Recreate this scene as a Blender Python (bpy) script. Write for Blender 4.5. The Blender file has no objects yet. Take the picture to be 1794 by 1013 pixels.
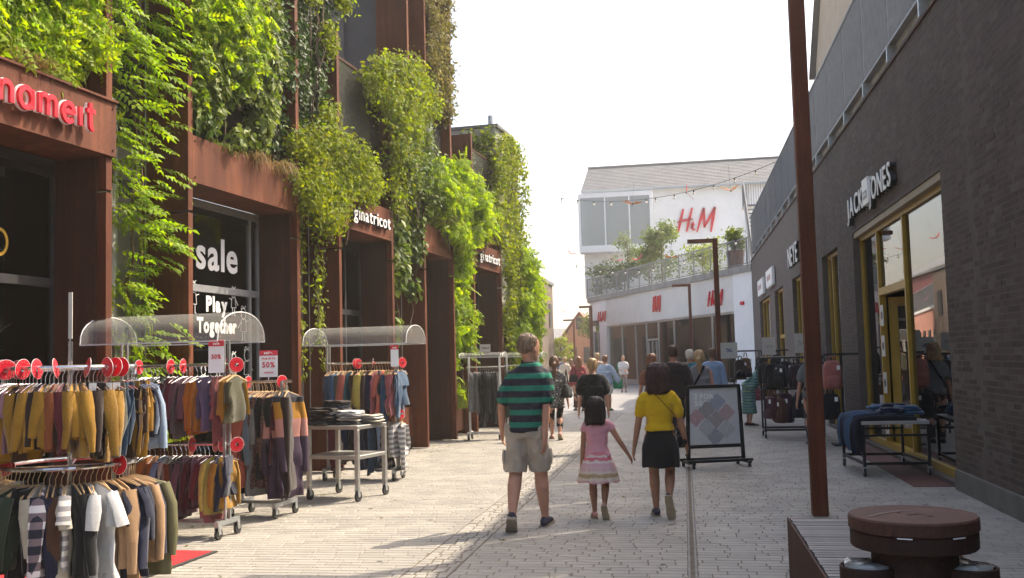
import bpy, bmesh, math, random
import numpy as np
from mathutils import Vector, Matrix, noise as mnoise
TMP = None
random.seed(7); RNG = np.random.default_rng(7)
S = bpy.context.scene
COL = S.collection
R = math.radians
# ------------------------------------------------------------------ camera, sky, sun, exposure
def make_camera():
    yaw, pitch, roll = R(9.73), R(4.077), R(1.487)
    fwd = Vector((-math.sin(yaw)*math.cos(pitch), math.cos(yaw)*math.cos(pitch), math.sin(pitch)))
    r0 = Vector((math.cos(yaw), math.sin(yaw), 0)); u0 = r0.cross(fwd)
    r = r0*math.cos(roll) - u0*math.sin(roll); u = u0*math.cos(roll) + r0*math.sin(roll)
    cd = bpy.data.cameras.new('camera'); cd.sensor_width = 36; cd.lens = 36*1742/1794
    cd.clip_start = .05; cd.clip_end = 3000
    co = bpy.data.objects.new('camera', cd); COL.objects.link(co)
    m = Matrix((r, u, -fwd)).transposed().to_4x4(); m.translation = (0, 0, 1.65)
    co.matrix_world = m
    S.camera = co
make_camera()
SUN_AZ, SUN_EL = 51.6, 50.0            # azimuth from +Y towards +X
w = bpy.data.worlds.new('World'); S.world = w; w.use_nodes = True
nt = w.node_tree; bg = nt.nodes['Background']
sky = nt.nodes.new('ShaderNodeTexSky'); sky.sky_type = 'NISHITA'; sky.sun_disc = False
sky.sun_elevation = R(SUN_EL); sky.sun_rotation = R(SUN_AZ)
sky.air_density = 1.0; sky.dust_density = 5.0; sky.ozone_density = 1.0; sky.altitude = 0
tint = nt.nodes.new('ShaderNodeMix'); tint.data_type = 'RGBA'; tint.blend_type = 'MULTIPLY'; tint.inputs[0].default_value = 1
tint.inputs[7].default_value = (1.0, .975, .93, 1)      # warm white balance of the hazy summer sky
nt.links.new(sky.outputs[0], tint.inputs[6]); nt.links.new(tint.outputs[2], bg.inputs[0]); bg.inputs[1].default_value = 0.15
sd = bpy.data.lights.new('sun', 'SUN'); sd.energy = 2.9; sd.angle = R(.53); sd.color = (1, .88, .69)
so = bpy.data.objects.new('sun', sd); COL.objects.link(so)
sv = Vector((math.sin(R(SUN_AZ))*math.cos(R(SUN_EL)), math.cos(R(SUN_AZ))*math.cos(R(SUN_EL)), math.sin(R(SUN_EL))))
so.rotation_euler = sv.to_track_quat('Z', 'Y').to_euler()
so.location = sv*60
vs = S.view_settings; vs.view_transform = 'Standard'; vs.look = 'None'; vs.exposure = 1.52; vs.gamma = 1
vs.use_curve_mapping = False
S.cycles.use_denoising = True
S.cycles.max_bounces = 8; S.cycles.transparent_max_bounces = 16; S.cycles.diffuse_bounces = 4
S.cycles.glossy_bounces = 4; S.cycles.sample_clamp_indirect = 6; S.cycles.caustics_reflective = False
S.cycles.caustics_refractive = False
# ------------------------------------------------------------------ helpers
TMP = bpy.data.scenes.new('workshop')          # scratch scene for evaluating modifiers and lettering, removed at the end
def evaluated_mesh(o):
    TMP.collection.objects.link(o)
    with bpy.context.temp_override(scene=TMP, view_layer=TMP.view_layers[0]):
        dg = bpy.context.evaluated_depsgraph_get()
        return bpy.data.meshes.new_from_object(o.evaluated_get(dg))
_lat = np.random.default_rng(3).uniform(-1, 1, (32, 32, 32))
def vnoise(P):
    """smooth value noise on an (n,3) array"""
    P = np.asarray(P, float); i = np.floor(P).astype(int); f = P-i; f = f*f*(3-2*f); i &= 31; j = (i+1) & 31
    x0, y0, z0 = i.T; x1, y1, z1 = j.T; fx, fy, fz = f.T; g = _lat
    a = g[x0,y0,z0]*(1-fx)+g[x1,y0,z0]*fx; b = g[x0,y1,z0]*(1-fx)+g[x1,y1,z0]*fx
    c = g[x0,y0,z1]*(1-fx)+g[x1,y0,z1]*fx; d = g[x0,y1,z1]*(1-fx)+g[x1,y1,z1]*fx
    return (a*(1-fy)+b*fy)*(1-fz)+(c*(1-fy)+d*fy)*fz
def tag(o, label=None, cat=None, group=None, kind=None):
    if label: o['label'] = label
    if cat: o['category'] = cat
    if group: o['group'] = group
    if kind: o['kind'] = kind
    return o
def empty(name, loc=(0, 0, 0), rz=0, label=None, cat=None, group=None):
    o = bpy.data.objects.new(name, None); COL.objects.link(o)
    o.location = loc; o.rotation_euler = (0, 0, rz); o.empty_display_size = .1
    return tag(o, label, cat, group)
def link(name, me, mat=None, parent=None, smooth=False):
    o = bpy.data.objects.new(name, me); COL.objects.link(o)
    if mat is not None and not me.materials: me.materials.append(mat)
    if parent is not None: o.parent = parent
    if smooth: shade(me)
    return o
def shade(me):
    me.polygons.foreach_set('use_smooth', np.ones(len(me.polygons), bool))
def npmesh(name, V, F):
    V = np.asarray(V, np.float32); F = np.asarray(F, np.int32)
    me = bpy.data.meshes.new(name); n, k = F.shape
    me.vertices.add(len(V)); me.vertices.foreach_set('co', V.ravel())
    me.loops.add(n*k); me.loops.foreach_set('vertex_index', F.ravel())
    me.polygons.add(n); me.polygons.foreach_set('loop_start', np.arange(0, n*k, k, dtype=np.int32))
    me.polygons.foreach_set('use_smooth', np.zeros(n, bool)); me.update(calc_edges=True); me.validate()
    return me
BOXF = [(0,3,2,1),(4,5,6,7),(0,1,5,4),(1,2,6,5),(2,3,7,6),(3,0,4,7)]
class MB:
    """collects simple shapes, built as one mesh object"""
    def __init__(s): s.v = []; s.f = []
    def add(s, vs, fs):
        b = len(s.v); s.v.extend([tuple(p) for p in vs]); s.f.extend([tuple(i+b for i in f) for f in fs])
    def box(s, x0, x1, y0, y1, z0, z1, bev=0):
        s.add([(x0,y0,z0),(x1,y0,z0),(x1,y1,z0),(x0,y1,z0),(x0,y0,z1),(x1,y0,z1),(x1,y1,z1),(x0,y1,z1)], BOXF)
        return s
    def bar(s, a, b, wx, wy, up=(0, 0, 1)):
        a = Vector(a); b = Vector(b); d = (b-a).normalized(); up = Vector(up)
        if abs(d.dot(up)) > .98: up = Vector((0, 1, 0))
        r = d.cross(up).normalized(); u = r.cross(d)
        q = []
        for p in (a, b):
            for sx, sy in ((-1,-1),(1,-1),(1,1),(-1,1)): q.append(p + r*sx*wx/2 + u*sy*wy/2)
        s.add(q, BOXF); return s
    def tube(s, pts, rad, seg=8, cap=True, ref=(0, 0, 1), round_ends=False):
        pts = [Vector(p) for p in pts]; n = len(pts)
        if not isinstance(rad, (list, tuple)): rad = [rad]*n
        rad = [r if isinstance(r, (tuple, list)) else (r, r) for r in rad]
        if round_ends:
            d0 = (pts[0]-pts[1]).normalized(); d1 = (pts[-1]-pts[-2]).normalized()
            e0 = max(rad[0]); e1 = max(rad[-1])
            P0 = [pts[0]+d0*e0*.95, pts[0]+d0*e0*.7]; P1 = [pts[-1]+d1*e1*.7, pts[-1]+d1*e1*.95]
            R0 = [tuple(r*.3 for r in rad[0]), tuple(r*.72 for r in rad[0])]
            R1 = [tuple(r*.72 for r in rad[-1]), tuple(r*.3 for r in rad[-1])]
            pts = P0+pts+P1; rad = R0+rad+R1; n = len(pts)
        b = len(s.v); ref = Vector(ref); prev = None
        for i, p in enumerate(pts):
            d = (pts[min(i+1, n-1)]-pts[max(i-1, 0)])
            d = d.normalized() if d.length > 1e-9 else Vector((0, 0, 1))
            if prev is None:
                rf = ref if abs(d.dot(ref)) < .95 else Vector((0, 1, 0))
                x = d.cross(rf).normalized()
            else:
                x = (prev - d*prev.dot(d)).normalized()
            prev = x; y = x.cross(d)
            for k in range(seg):
                a = 2*math.pi*k/seg
                s.v.append(tuple(p + x*math.cos(a)*rad[i][0] + y*math.sin(a)*rad[i][1]))
        for i in range(n-1):
            for k in range(seg):
                k2 = (k+1) % seg
                s.f.append((b+i*seg+k, b+i*seg+k2, b+(i+1)*seg+k2, b+(i+1)*seg+k))
        if cap:
            s.f.append(tuple(b+k for k in reversed(range(seg)))); s.f.append(tuple(b+(n-1)*seg+k for k in range(seg)))
        return s
    def rings(s, rings, seg=20, power=2.0, cap=True):
        """horizontal superellipse rings: (z, cx, cy, rx, ry)"""
        b = len(s.v); e = 2/power
        for (z, cx, cy, rx, ry) in rings:
            for k in range(seg):
                a = 2*math.pi*k/seg; c, q = math.cos(a), math.sin(a)
                s.v.append((cx+rx*math.copysign(abs(c)**e, c), cy+ry*math.copysign(abs(q)**e, q), z))
        n = len(rings)
        for i in range(n-1):
            for k in range(seg):
                k2 = (k+1) % seg
                s.f.append((b+i*seg+k, b+i*seg+k2, b+(i+1)*seg+k2, b+(i+1)*seg+k))
        if cap:
            s.f.append(tuple(b+k for k in reversed(range(seg)))); s.f.append(tuple(b+(n-1)*seg+k for k in range(seg)))
        return s
    def ball(s, c, r, seg=12, rn=8):
        rx, ry, rz = (r, r, r) if not isinstance(r, (tuple, list)) else r
        return s.rings([(c[2]-rz*math.cos(math.pi*i/rn), c[0], c[1], max(rx*math.sin(math.pi*i/rn), 1e-4), max(ry*math.sin(math.pi*i/rn), 1e-4)) for i in range(rn+1)], seg)
    def prism(s, poly, h0, h1, frame=None):
        """polygon in (a,b) extruded along c from h0 to h1; frame = (origin, A, B, C)"""
        if frame is None: frame = (Vector((0,0,0)), Vector((1,0,0)), Vector((0,1,0)), Vector((0,0,1)))
        o, A, B, Cc = [Vector(q) for q in frame]; n = len(poly)
        vs = [o+A*p[0]+B*p[1]+Cc*h0 for p in poly] + [o+A*p[0]+B*p[1]+Cc*h1 for p in poly]
        fs = [tuple(reversed(range(n))), tuple(range(n, 2*n))] + [(i, (i+1) % n, n+(i+1) % n, n+i) for i in range(n)]
        s.add(vs, fs); return s
    def mesh(s, name):
        me = bpy.data.meshes.new(name); me.from_pydata(s.v, [], s.f); me.update(); return me
    def build(s, name, mat, parent=None, smooth=False, bevel=0, loc=None):
        me = s.mesh(name)
        if bevel:
            bm = bmesh.new(); bm.from_mesh(me)
            bmesh.ops.bevel(bm, geom=bm.edges[:], offset=bevel, segments=1, affect='EDGES', clamp_overlap=True)
            bm.to_mesh(me); bm.free()
        o = link(name, me, mat, parent, smooth)
        if loc: o.location = loc
        return o
def auto_smooth(me, ang=40):
    shade(me)
    try: me.set_sharp_from_angle(angle=R(ang))
    except Exception: pass
def copy_tree(o, parent=None):
    c = o.copy(); COL.objects.link(c); c.parent = parent
    for ch in list(o.children): copy_tree(ch, c)
    return c
# ------------------------------------------------------------------ materials
MATS = {}
def nodes(name):
    m = bpy.data.materials.new(name); m.use_nodes = True
    t = m.node_tree; p = t.nodes['Principled BSDF']
    return m, t, p
def rgba(c): return (c[0], c[1], c[2], 1)
def mat(name, col, rough=.6, metal=0, var=.18, scale=3, bump=0, bscale=40, spec=.5, col2=None, isl=0, obj=False, stretch=None, coords='Object', sheen=0, trans=None):
    """principled with noise-driven colour variation; isl = per-piece variation"""
    if name in MATS: return MATS[name]
    m, t, p = nodes(name); N = t.nodes; L = t.links
    tc = N.new('ShaderNodeTexCoord'); src = tc.outputs[coords]
    if stretch:
        mp = N.new('ShaderNodeMapping'); mp.inputs['Scale'].default_value = stretch
        L.new(src, mp.inputs[0]); src = mp.outputs[0]
    nz = N.new('ShaderNodeTexNoise'); nz.inputs['Scale'].default_value = scale; nz.inputs['Detail'].default_value = 6
    nz.inputs['Roughness'].default_value = .65
    L.new(src, nz.inputs['Vector'])
    rp = N.new('ShaderNodeValToRGB'); L.new(nz.outputs[0], rp.inputs[0])
    c2 = col2 or tuple(min(1, c*(1+var)) for c in col)
    c1 = tuple(c*(1-var) for c in col) if not col2 else col
    rp.color_ramp.elements[0].position = .32; rp.color_ramp.elements[1].position = .68
    rp.color_ramp.elements[0].color = rgba(c1); rp.color_ramp.elements[1].color = rgba(c2)
    out = rp.outputs[0]
    if obj:
        oi = N.new('ShaderNodeObjectInfo'); mx = N.new('ShaderNodeMix'); mx.data_type = 'RGBA'; mx.blend_type = 'MULTIPLY'
        mx.inputs[0].default_value = 1; L.new(oi.outputs['Color'], mx.inputs[6]); L.new(out, mx.inputs[7]); out = mx.outputs[2]
    if isl:
        ge = N.new('ShaderNodeNewGeometry'); hs = N.new('ShaderNodeHueSaturation')
        oi2 = N.new('ShaderNodeObjectInfo')
        ad = N.new('ShaderNodeMath'); ad.operation = 'ADD'; L.new(ge.outputs['Random Per Island'], ad.inputs[0]); L.new(oi2.outputs['Random'], ad.inputs[1])
        fr = N.new('ShaderNodeMath'); fr.operation = 'FRACT'; L.new(ad.outputs[0], fr.inputs[0])
        mr = N.new('ShaderNodeMapRange'); mr.inputs[3].default_value = 1-isl; mr.inputs[4].default_value = 1+isl
        L.new(fr.outputs[0], mr.inputs[0]); L.new(mr.outputs[0], hs.inputs['Value'])
        mr2 = N.new('ShaderNodeMapRange'); mr2.inputs[3].default_value = .5-isl*.06; mr2.inputs[4].default_value = .5+isl*.06
        L.new(ge.outputs['Random Per Island'], mr2.inputs[0]); L.new(mr2.outputs[0], hs.inputs['Hue'])
        L.new(out, hs.inputs['Color']); out = hs.outputs[0]
    L.new(out, p.inputs['Base Color'])
    p.inputs['Roughness'].default_value = rough; p.inputs['Metallic'].default_value = metal
    p.inputs['Specular IOR Level'].default_value = spec
    if sheen: p.inputs['Sheen Weight'].default_value = sheen
    if bump:
        n2 = N.new('ShaderNodeTexNoise'); n2.inputs['Scale'].default_value = bscale; n2.inputs['Detail'].default_value = 4
        L.new(src, n2.inputs['Vector'])
        bp = N.new('ShaderNodeBump'); bp.inputs['Strength'].default_value = bump; bp.inputs['Distance'].default_value = .01
        L.new(n2.outputs[0], bp.inputs['Height']); L.new(bp.outputs[0], p.inputs['Normal'])
    if trans:
        tr = N.new('ShaderNodeBsdfTranslucent'); L.new(out, tr.inputs[0])
        hs2 = N.new('ShaderNodeHueSaturation'); hs2.inputs['Saturation'].default_value = 1.1; hs2.inputs['Value'].default_value = trans[1]
        L.new(out, hs2.inputs['Color']); L.new(hs2.outputs[0], tr.inputs[0])
        ms = N.new('ShaderNodeMixShader'); ms.inputs[0].default_value = trans[0]
        L.new(p.outputs[0], ms.inputs[1]); L.new(tr.outputs[0], ms.inputs[2]); L.new(ms.outputs[0], N['Material Output'].inputs[0])
    MATS[name] = m; return m
def glass(name, ior=1.5, tint=(1, 1, 1), rough=0.0, milk=0, const=None):
    if name in MATS: return MATS[name]
    m, t, p = nodes(name); N = t.nodes; L = t.links; N.remove(p)
    fr = N.new('ShaderNodeFresnel'); fr.inputs[0].default_value = ior
    tr = N.new('ShaderNodeBsdfTransparent'); tr.inputs[0].default_value = rgba(tint)
    gl = N.new('ShaderNodeBsdfGlossy'); gl.inputs['Roughness'].default_value = rough
    a = tr.outputs[0]
    if milk:
        df = N.new('ShaderNodeBsdfDiffuse'); df.inputs[0].default_value = (.8, .8, .78, 1)
        m0 = N.new('ShaderNodeMixShader'); m0.inputs[0].default_value = milk; L.new(a, m0.inputs[1]); L.new(df.outputs[0], m0.inputs[2]); a = m0.outputs[0]
    ms = N.new('ShaderNodeMixShader'); L.new(a, ms.inputs[1]); L.new(gl.outputs[0], ms.inputs[2])
    if const is None: L.new(fr.outputs[0], ms.inputs[0])
    else: ms.inputs[0].default_value = const
    L.new(ms.outputs[0], N['Material Output'].inputs[0]); MATS[name] = m; return m
def corten_mat(name, dark, mid, lite, seed=0):
    """weathering steel: blotches, run-down streaks and fine rust grain"""
    m, t, p = nodes(name); N = t.nodes; L = t.links
    tc = N.new('ShaderNodeTexCoord')
    def noise(sc, stretch, det=5):
        mp = N.new('ShaderNodeMapping'); mp.inputs['Scale'].default_value = stretch; mp.inputs['Location'].default_value = (seed, seed*2, seed*3); L.new(tc.outputs['Object'], mp.inputs[0])
        n = N.new('ShaderNodeTexNoise'); n.inputs['Scale'].default_value = sc; n.inputs['Detail'].default_value = det; n.inputs['Roughness'].default_value = .62; L.new(mp.outputs[0], n.inputs['Vector']); return n.outputs[0]
    big = noise(1.3, (1, 1, .7)); streak = noise(9, (1, 1, .05), 3); fine = noise(60, (1, 1, 1), 2)
    rp = N.new('ShaderNodeValToRGB'); e = rp.color_ramp.elements; e[0].position = .30; e[0].color = rgba(dark); e[1].position = .72; e[1].color = rgba(lite); q = e.new(.52); q.color = rgba(mid)
    ad = N.new('ShaderNodeMath'); ad.operation = 'MULTIPLY_ADD'; ad.inputs[1].default_value = .45; L.new(streak, ad.inputs[0]); 
    mu = N.new('ShaderNodeMath'); mu.operation = 'MULTIPLY_ADD'; mu.inputs[1].default_value = .55; mu.inputs[2].default_value = 0; L.new(big, mu.inputs[0]); L.new(mu.outputs[0], ad.inputs[2]); L.new(ad.outputs[0], rp.inputs[0])
    mx = N.new('ShaderNodeMix'); mx.data_type = 'RGBA'; mx.blend_type = 'MULTIPLY'; mx.inputs[0].default_value = .55
    r2 = N.new('ShaderNodeValToRGB'); r2.color_ramp.elements[0].position = .35; r2.color_ramp.elements[0].color = (.6, .58, .56, 1); r2.color_ramp.elements[1].position = .65; r2.color_ramp.elements[1].color = (1.15, 1.12, 1.1, 1)
    L.new(fine, r2.inputs[0]); L.new(rp.outputs[0], mx.inputs[6]); L.new(r2.outputs[0], mx.inputs[7]); L.new(mx.outputs[2], p.inputs['Base Color'])
    p.inputs['Roughness'].default_value = .7; p.inputs['Specular IOR Level'].default_value = .25
    bp = N.new('ShaderNodeBump'); bp.inputs['Strength'].default_value = .12; bp.inputs['Distance'].default_value = .004; L.new(fine, bp.inputs['Height']); L.new(bp.outputs[0], p.inputs['Normal'])
    MATS[name] = m; return m
corten = corten_mat('corten_steel', (.060, .018, .009), (.120, .036, .016), (.235, .080, .036))
corten_d = corten_mat('dark_corten', (.035, .013, .008), (.06, .021, .012), (.11, .04, .022), 3.3)
galv = mat('galvanised_steel', (.42, .44, .45), .42, .75, var=.2, scale=14)
chrome = mat('chrome', (.62, .62, .63), .22, .95, var=.06, scale=10)
blackm = mat('black_metal', (.018, .018, .02), .42, .3, var=.3, scale=20)
rubber = mat('rubber', (.035, .034, .033), .75, 0, var=.3, scale=30)
white_p = mat('white_paint', (.78, .78, .77), .6, 0, var=.03, scale=4, bump=.05)
concrete = mat('concrete', (.27, .26, .245), .85, 0, var=.22, scale=1.8, bump=.25, bscale=60)
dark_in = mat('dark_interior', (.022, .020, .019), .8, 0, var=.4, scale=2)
yellow_p = mat('yellow_paint', (.42, .26, .025), .42, 0, var=.12, scale=5)
red_p = mat('red_plastic', (.62, .012, .03), .35, 0, var=.08, scale=8)
white_v = mat('white_vinyl', (.85, .85, .84), .5, 0, var=.02)
alu = mat('aluminium_frame', (.50, .51, .52), .4, .6, var=.08, scale=8)
darkalu = mat('dark_frame', (.05, .05, .052), .45, .3, var=.15, scale=8)
wood = mat('pale_wood', (.50, .33, .17), .55, 0, var=.2, scale=9, stretch=(1, 6, 6))
glass_shop = glass('shop_glass', 1.55, (.75, .78, .78))
glass_right = glass('street_window_glass', 4.0, (.5, .53, .53))
glass_bal = glass('balustrade_glass', 1.5, (.80, .86, .84), milk=.06)
glass_box = glass('bay_window_glass', 1.9, (.6, .7, .76), milk=.28)  # milky white mixed into the panes stands in for reflected sky
acrylic = glass('acrylic_sheet', 1.22, (.97, .97, .96), milk=.12, const=.05)
plastic_bag = glass('plastic_bag', 1.4, (.8, .82, .82), .15, milk=.35)
fabric = mat('fabric', (.86, .86, .86), .9, 0, var=.13, scale=9, bump=.35, bscale=55, spec=.15, obj=True, sheen=.25)
# facade frame of the left building: u along the street, v out of the wall, z up
FA = R(4.54); FT = Vector((math.sin(FA), math.cos(FA), 0)); FN = Vector((math.cos(FA), -math.sin(FA), 0)); FK = -6.3747
def LF(u, v, z): return FN*(FK+v) + FT*u + Vector((0, 0, z))
FROT = -FA        # local x = wall normal, local y = along the wall
def lf_empty(name, u, v, z, **k): return empty(name, LF(u, v, z), FROT, **k)
# ------------------------------------------------------------------ ground and paving
def paving_material():
    m, t, p = nodes('brick_paving_far'); N = t.nodes; L = t.links
    tc = N.new('ShaderNodeTexCoord')
    br = N.new('ShaderNodeTexBrick'); br.inputs['Scale'].default_value = 1
    br.inputs['Brick Width'].default_value = .26; br.inputs['Row Height'].default_value = .105; br.inputs['Mortar Size'].default_value = .006
    br.inputs['Color1'].default_value = (.30, .285, .275, 1); br.inputs['Color2'].default_value = (.235, .225, .222, 1); br.inputs['Mortar'].default_value = (.13, .11, .09, 1)
    L.new(tc.outputs['Object'], br.inputs['Vector'])
    nz = N.new('ShaderNodeTexNoise'); nz.inputs['Scale'].default_value = .6; nz.inputs['Detail'].default_value = 6; L.new(tc.outputs['Object'], nz.inputs['Vector'])
    mx = N.new('ShaderNodeMix'); mx.data_type = 'RGBA'; mx.blend_type = 'MULTIPLY'; mx.inputs[0].default_value = .5
    rp = N.new('ShaderNodeValToRGB'); rp.color_ramp.elements[0].color = (.62, .6, .58, 1); rp.color_ramp.elements[1].color = (1.1, 1.1, 1.1, 1)
    rp.color_ramp.elements[0].position = .3; rp.color_ramp.elements[1].position = .7
    L.new(nz.outputs[0], rp.inputs[0]); L.new(br.outputs[0], mx.inputs[6]); L.new(rp.outputs[0], mx.inputs[7]); L.new(mx.outputs[2], p.inputs['Base Color'])
    p.inputs['Roughness'].default_value = .68
    bp = N.new('ShaderNodeBump'); bp.inputs['Strength'].default_value = .5; bp.inputs['Distance'].default_value = .006; bp.invert = True
    L.new(br.outputs['Fac'], bp.inputs['Height']); L.new(bp.outputs[0], p.inputs['Normal'])
    return m
pave_far = paving_material()
paver_m = mat('paver_clinker', (.235, .220, .20), .66, 0, scale=1.6, col2=(.355, .330, .292), isl=.085, bump=.12, bscale=70, spec=.25)
cobble_m = mat('sandy_cobble', (.235, .218, .195), .72, 0, scale=3, col2=(.345, .32, .282), isl=.10, bump=.4, bscale=60)
joint_m = mat('sand_joint', (.125, .10, .075), .95, 0, var=.35, scale=8, bump=.5, bscale=80)
g = MB(); g.add([(-400, -60, -.03), (400, -60, -.03), (400, 900, -.03), (-400, 900, -.03)], [(0, 1, 2, 3)])
ground = tag(g.build('ground', joint_m), kind='structure')
g = MB(); g.add([(-30, 30, -.004), (3.3, 30, -.004), (3.3, 46, -.004), (6, 70, -.004), (6, 140, -.004), (-45, 140, -.004)], [(0, 1, 2, 3, 4, 5)])
g.add([(-9, -6, -.024), (3.3, -6, -.024), (3.3, 30, -.024), (-9, 30, -.024)], [(0, 1, 2, 3)])
street = MB(); street.add([(-30, 30, -.004), (3.3, 30, -.004), (3.3, 46, -.004), (6, 70, -.004), (6, 140, -.004), (-45, 140, -.004)], [(0, 1, 2, 3, 4, 5)])
street_o = tag(street.build('pavement', pave_far), kind='structure')
# real pavers, course by course across the street; joints lie lower
def paver_template(l, wd, h=.03, b=.004):
    a, c = l/2, wd/2
    V = [(-a, -c, -h), (a, -c, -h), (a, c, -h), (-a, c, -h), (-a, -c, -b), (a, -c, -b), (a, c, -b), (-a, c, -b),
         (-a+b, -c+b, 0), (a-b, -c+b, 0), (a-b, c-b, 0), (-a+b, c-b, 0)]
    F = [(0,1,5,4),(1,2,6,5),(2,3,7,6),(3,0,4,7),(4,5,9,8),(5,6,10,9),(6,7,11,10),(7,4,8,11),(8,9,10,11)]
    return np.array(V), np.array(F)
def lay_pavers():
    pieces = []
    CW = .105
    y = 3.2; row = 0
    while y < 30:
        x = -9.0 + RNG.uniform(0, .3)
        while x < 3.3:
            l = RNG.choice([.21, .21, .26, .30, .17])
            x0, x1 = x, min(x+l, 3.3)
            x = x1+.007
            # slot drain and cobble band interrupt the courses
            segs = [(x0, x1)]
            for (g0, g1) in ((-.037, .037), (-2.24, -1.86)):
                ns = []
                for (p, q) in segs:
                    if q <= g0 or p >= g1: ns.append((p, q)); continue
                    if p < g0: ns.append((p, g0-.003))
                    if q > g1: ns.append((g1+.003, q))
                segs = ns
            for (p, q) in segs:
                if q-p > .012: pieces.append(((p+q)/2, y, q-p, CW-.012, 0))
        y += CW; row += 1
    cob = []
    y = 3.2
    while y < 30:
        x = -2.235
        while x < -1.9:
            l = RNG.uniform(.08, .12); l = min(l, -1.868-x); cob.append((x+l/2, y+RNG.uniform(-.006, .006), l-.014, RNG.uniform(.078, .092), 1)); x += l
        y += .1
    return pieces, cob
def joined_pieces(P, zj, tilt):
    Vs = []; Fs = []; b = 0
    for (cx, cy, l, wd, k) in P:
        V, F = paver_template(l, wd)
        ax, ay = RNG.normal(0, tilt), RNG.normal(0, tilt)
        Z = V[:, 2] + V[:, 0]*ax + V[:, 1]*ay + RNG.uniform(-zj, 0)
        a = RNG.normal(0, .0025 if not k else .05); ca, sa = math.cos(a), math.sin(a)
        Vs.append(np.stack([cx+V[:, 0]*ca-V[:, 1]*sa, cy+V[:, 0]*sa+V[:, 1]*ca, Z], 1)); Fs.append(F+b); b += len(V)
    return np.concatenate(Vs), np.concatenate(Fs)
b = MB(); b.add([(-9.2, 3, -.006), (3.3, 3, -.006), (3.3, 30, -.006), (-9.2, 30, -.006)], [(0, 1, 2, 3)]); b.build('joint_sand', joint_m, street_o)
PV, CB = lay_pavers()
vis = sorted([p for p in PV if p[1] > 7.45 and -4.1+(-.45)*(p[1]-7.45)*.4 < p[0] < .6], key=lambda p: p[1])[:300]
vs_set = set(vis); rest = [p for p in PV if p not in vs_set]
V, F = joined_pieces(rest, .0012, .0025)
tag(link('paver_courses', npmesh('paver_courses', V, F), paver_m, street_o), kind='stuff')
V, F = joined_pieces(CB, .004, .02)
tag(link('cobble_band', npmesh('cobble_band', V, F), cobble_m, street_o), kind='stuff')
_pm = {}
for (cx, cy, l, wd, k) in vis:
    key = round(l, 2)
    if key not in _pm:
        V, F = paver_template(key, wd); _pm[key] = npmesh('paver', V, F); _pm[key].materials.append(paver_m)
    o = link('paver', _pm[key], None, street_o); o.location = (cx, cy, RNG.uniform(-.0012, 0))
    o.rotation_euler = (RNG.normal(0, .0025), RNG.normal(0, .0025), RNG.normal(0, .0025))
# slot drain
dr = MB()
for x0 in (-.035, .017): dr.box(x0, x0+.016, 3.2, 46, -.05, -.0015)
tag(dr.build('drain_channel', mat('drain_steel', (.16, .15, .14), .6, .3, var=.3, scale=9), street_o))
dk = MB(); dk.box(-.013, .013, 3.2, 46, -.05, -.02); dk.build('drain_slot', blackm, street_o)
# ------------------------------------------------------------------ left building: rust portals, planters, fins
LB = lf_empty('planted_shop_building', 12, -.7, 0, label='shop building clad in rusty steel portals and hanging climbing plants', cat='building')
LBm = LB.matrix_basis.copy() if False else None
def fpart(name, mb_boxes, m, parent=LB, bevel=0):
    """boxes in facade coordinates (u0,u1,v0,v1,z0,z1)"""
    b = MB()
    for (u0, u1, v0, v1, z0, z1) in mb_boxes: b.box(v0+.7, v1+.7, u0-12, u1-12, z0, z1)
    return b.build(name, m, parent, bevel=bevel)
BAYS = [(4.6, 8.60), (10.16, 12.80), (14.32, 16.48), (18.30, 20.02), (21.68, 23.95)]
gap_wall = mat('gap_wall', (.20, .19, .175), .85, 0, var=.3, scale=2, bump=.3, bscale=50)
panel_grey = mat('grey_cladding', (.13, .125, .135), .6, .1, var=.1, scale=2)
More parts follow.
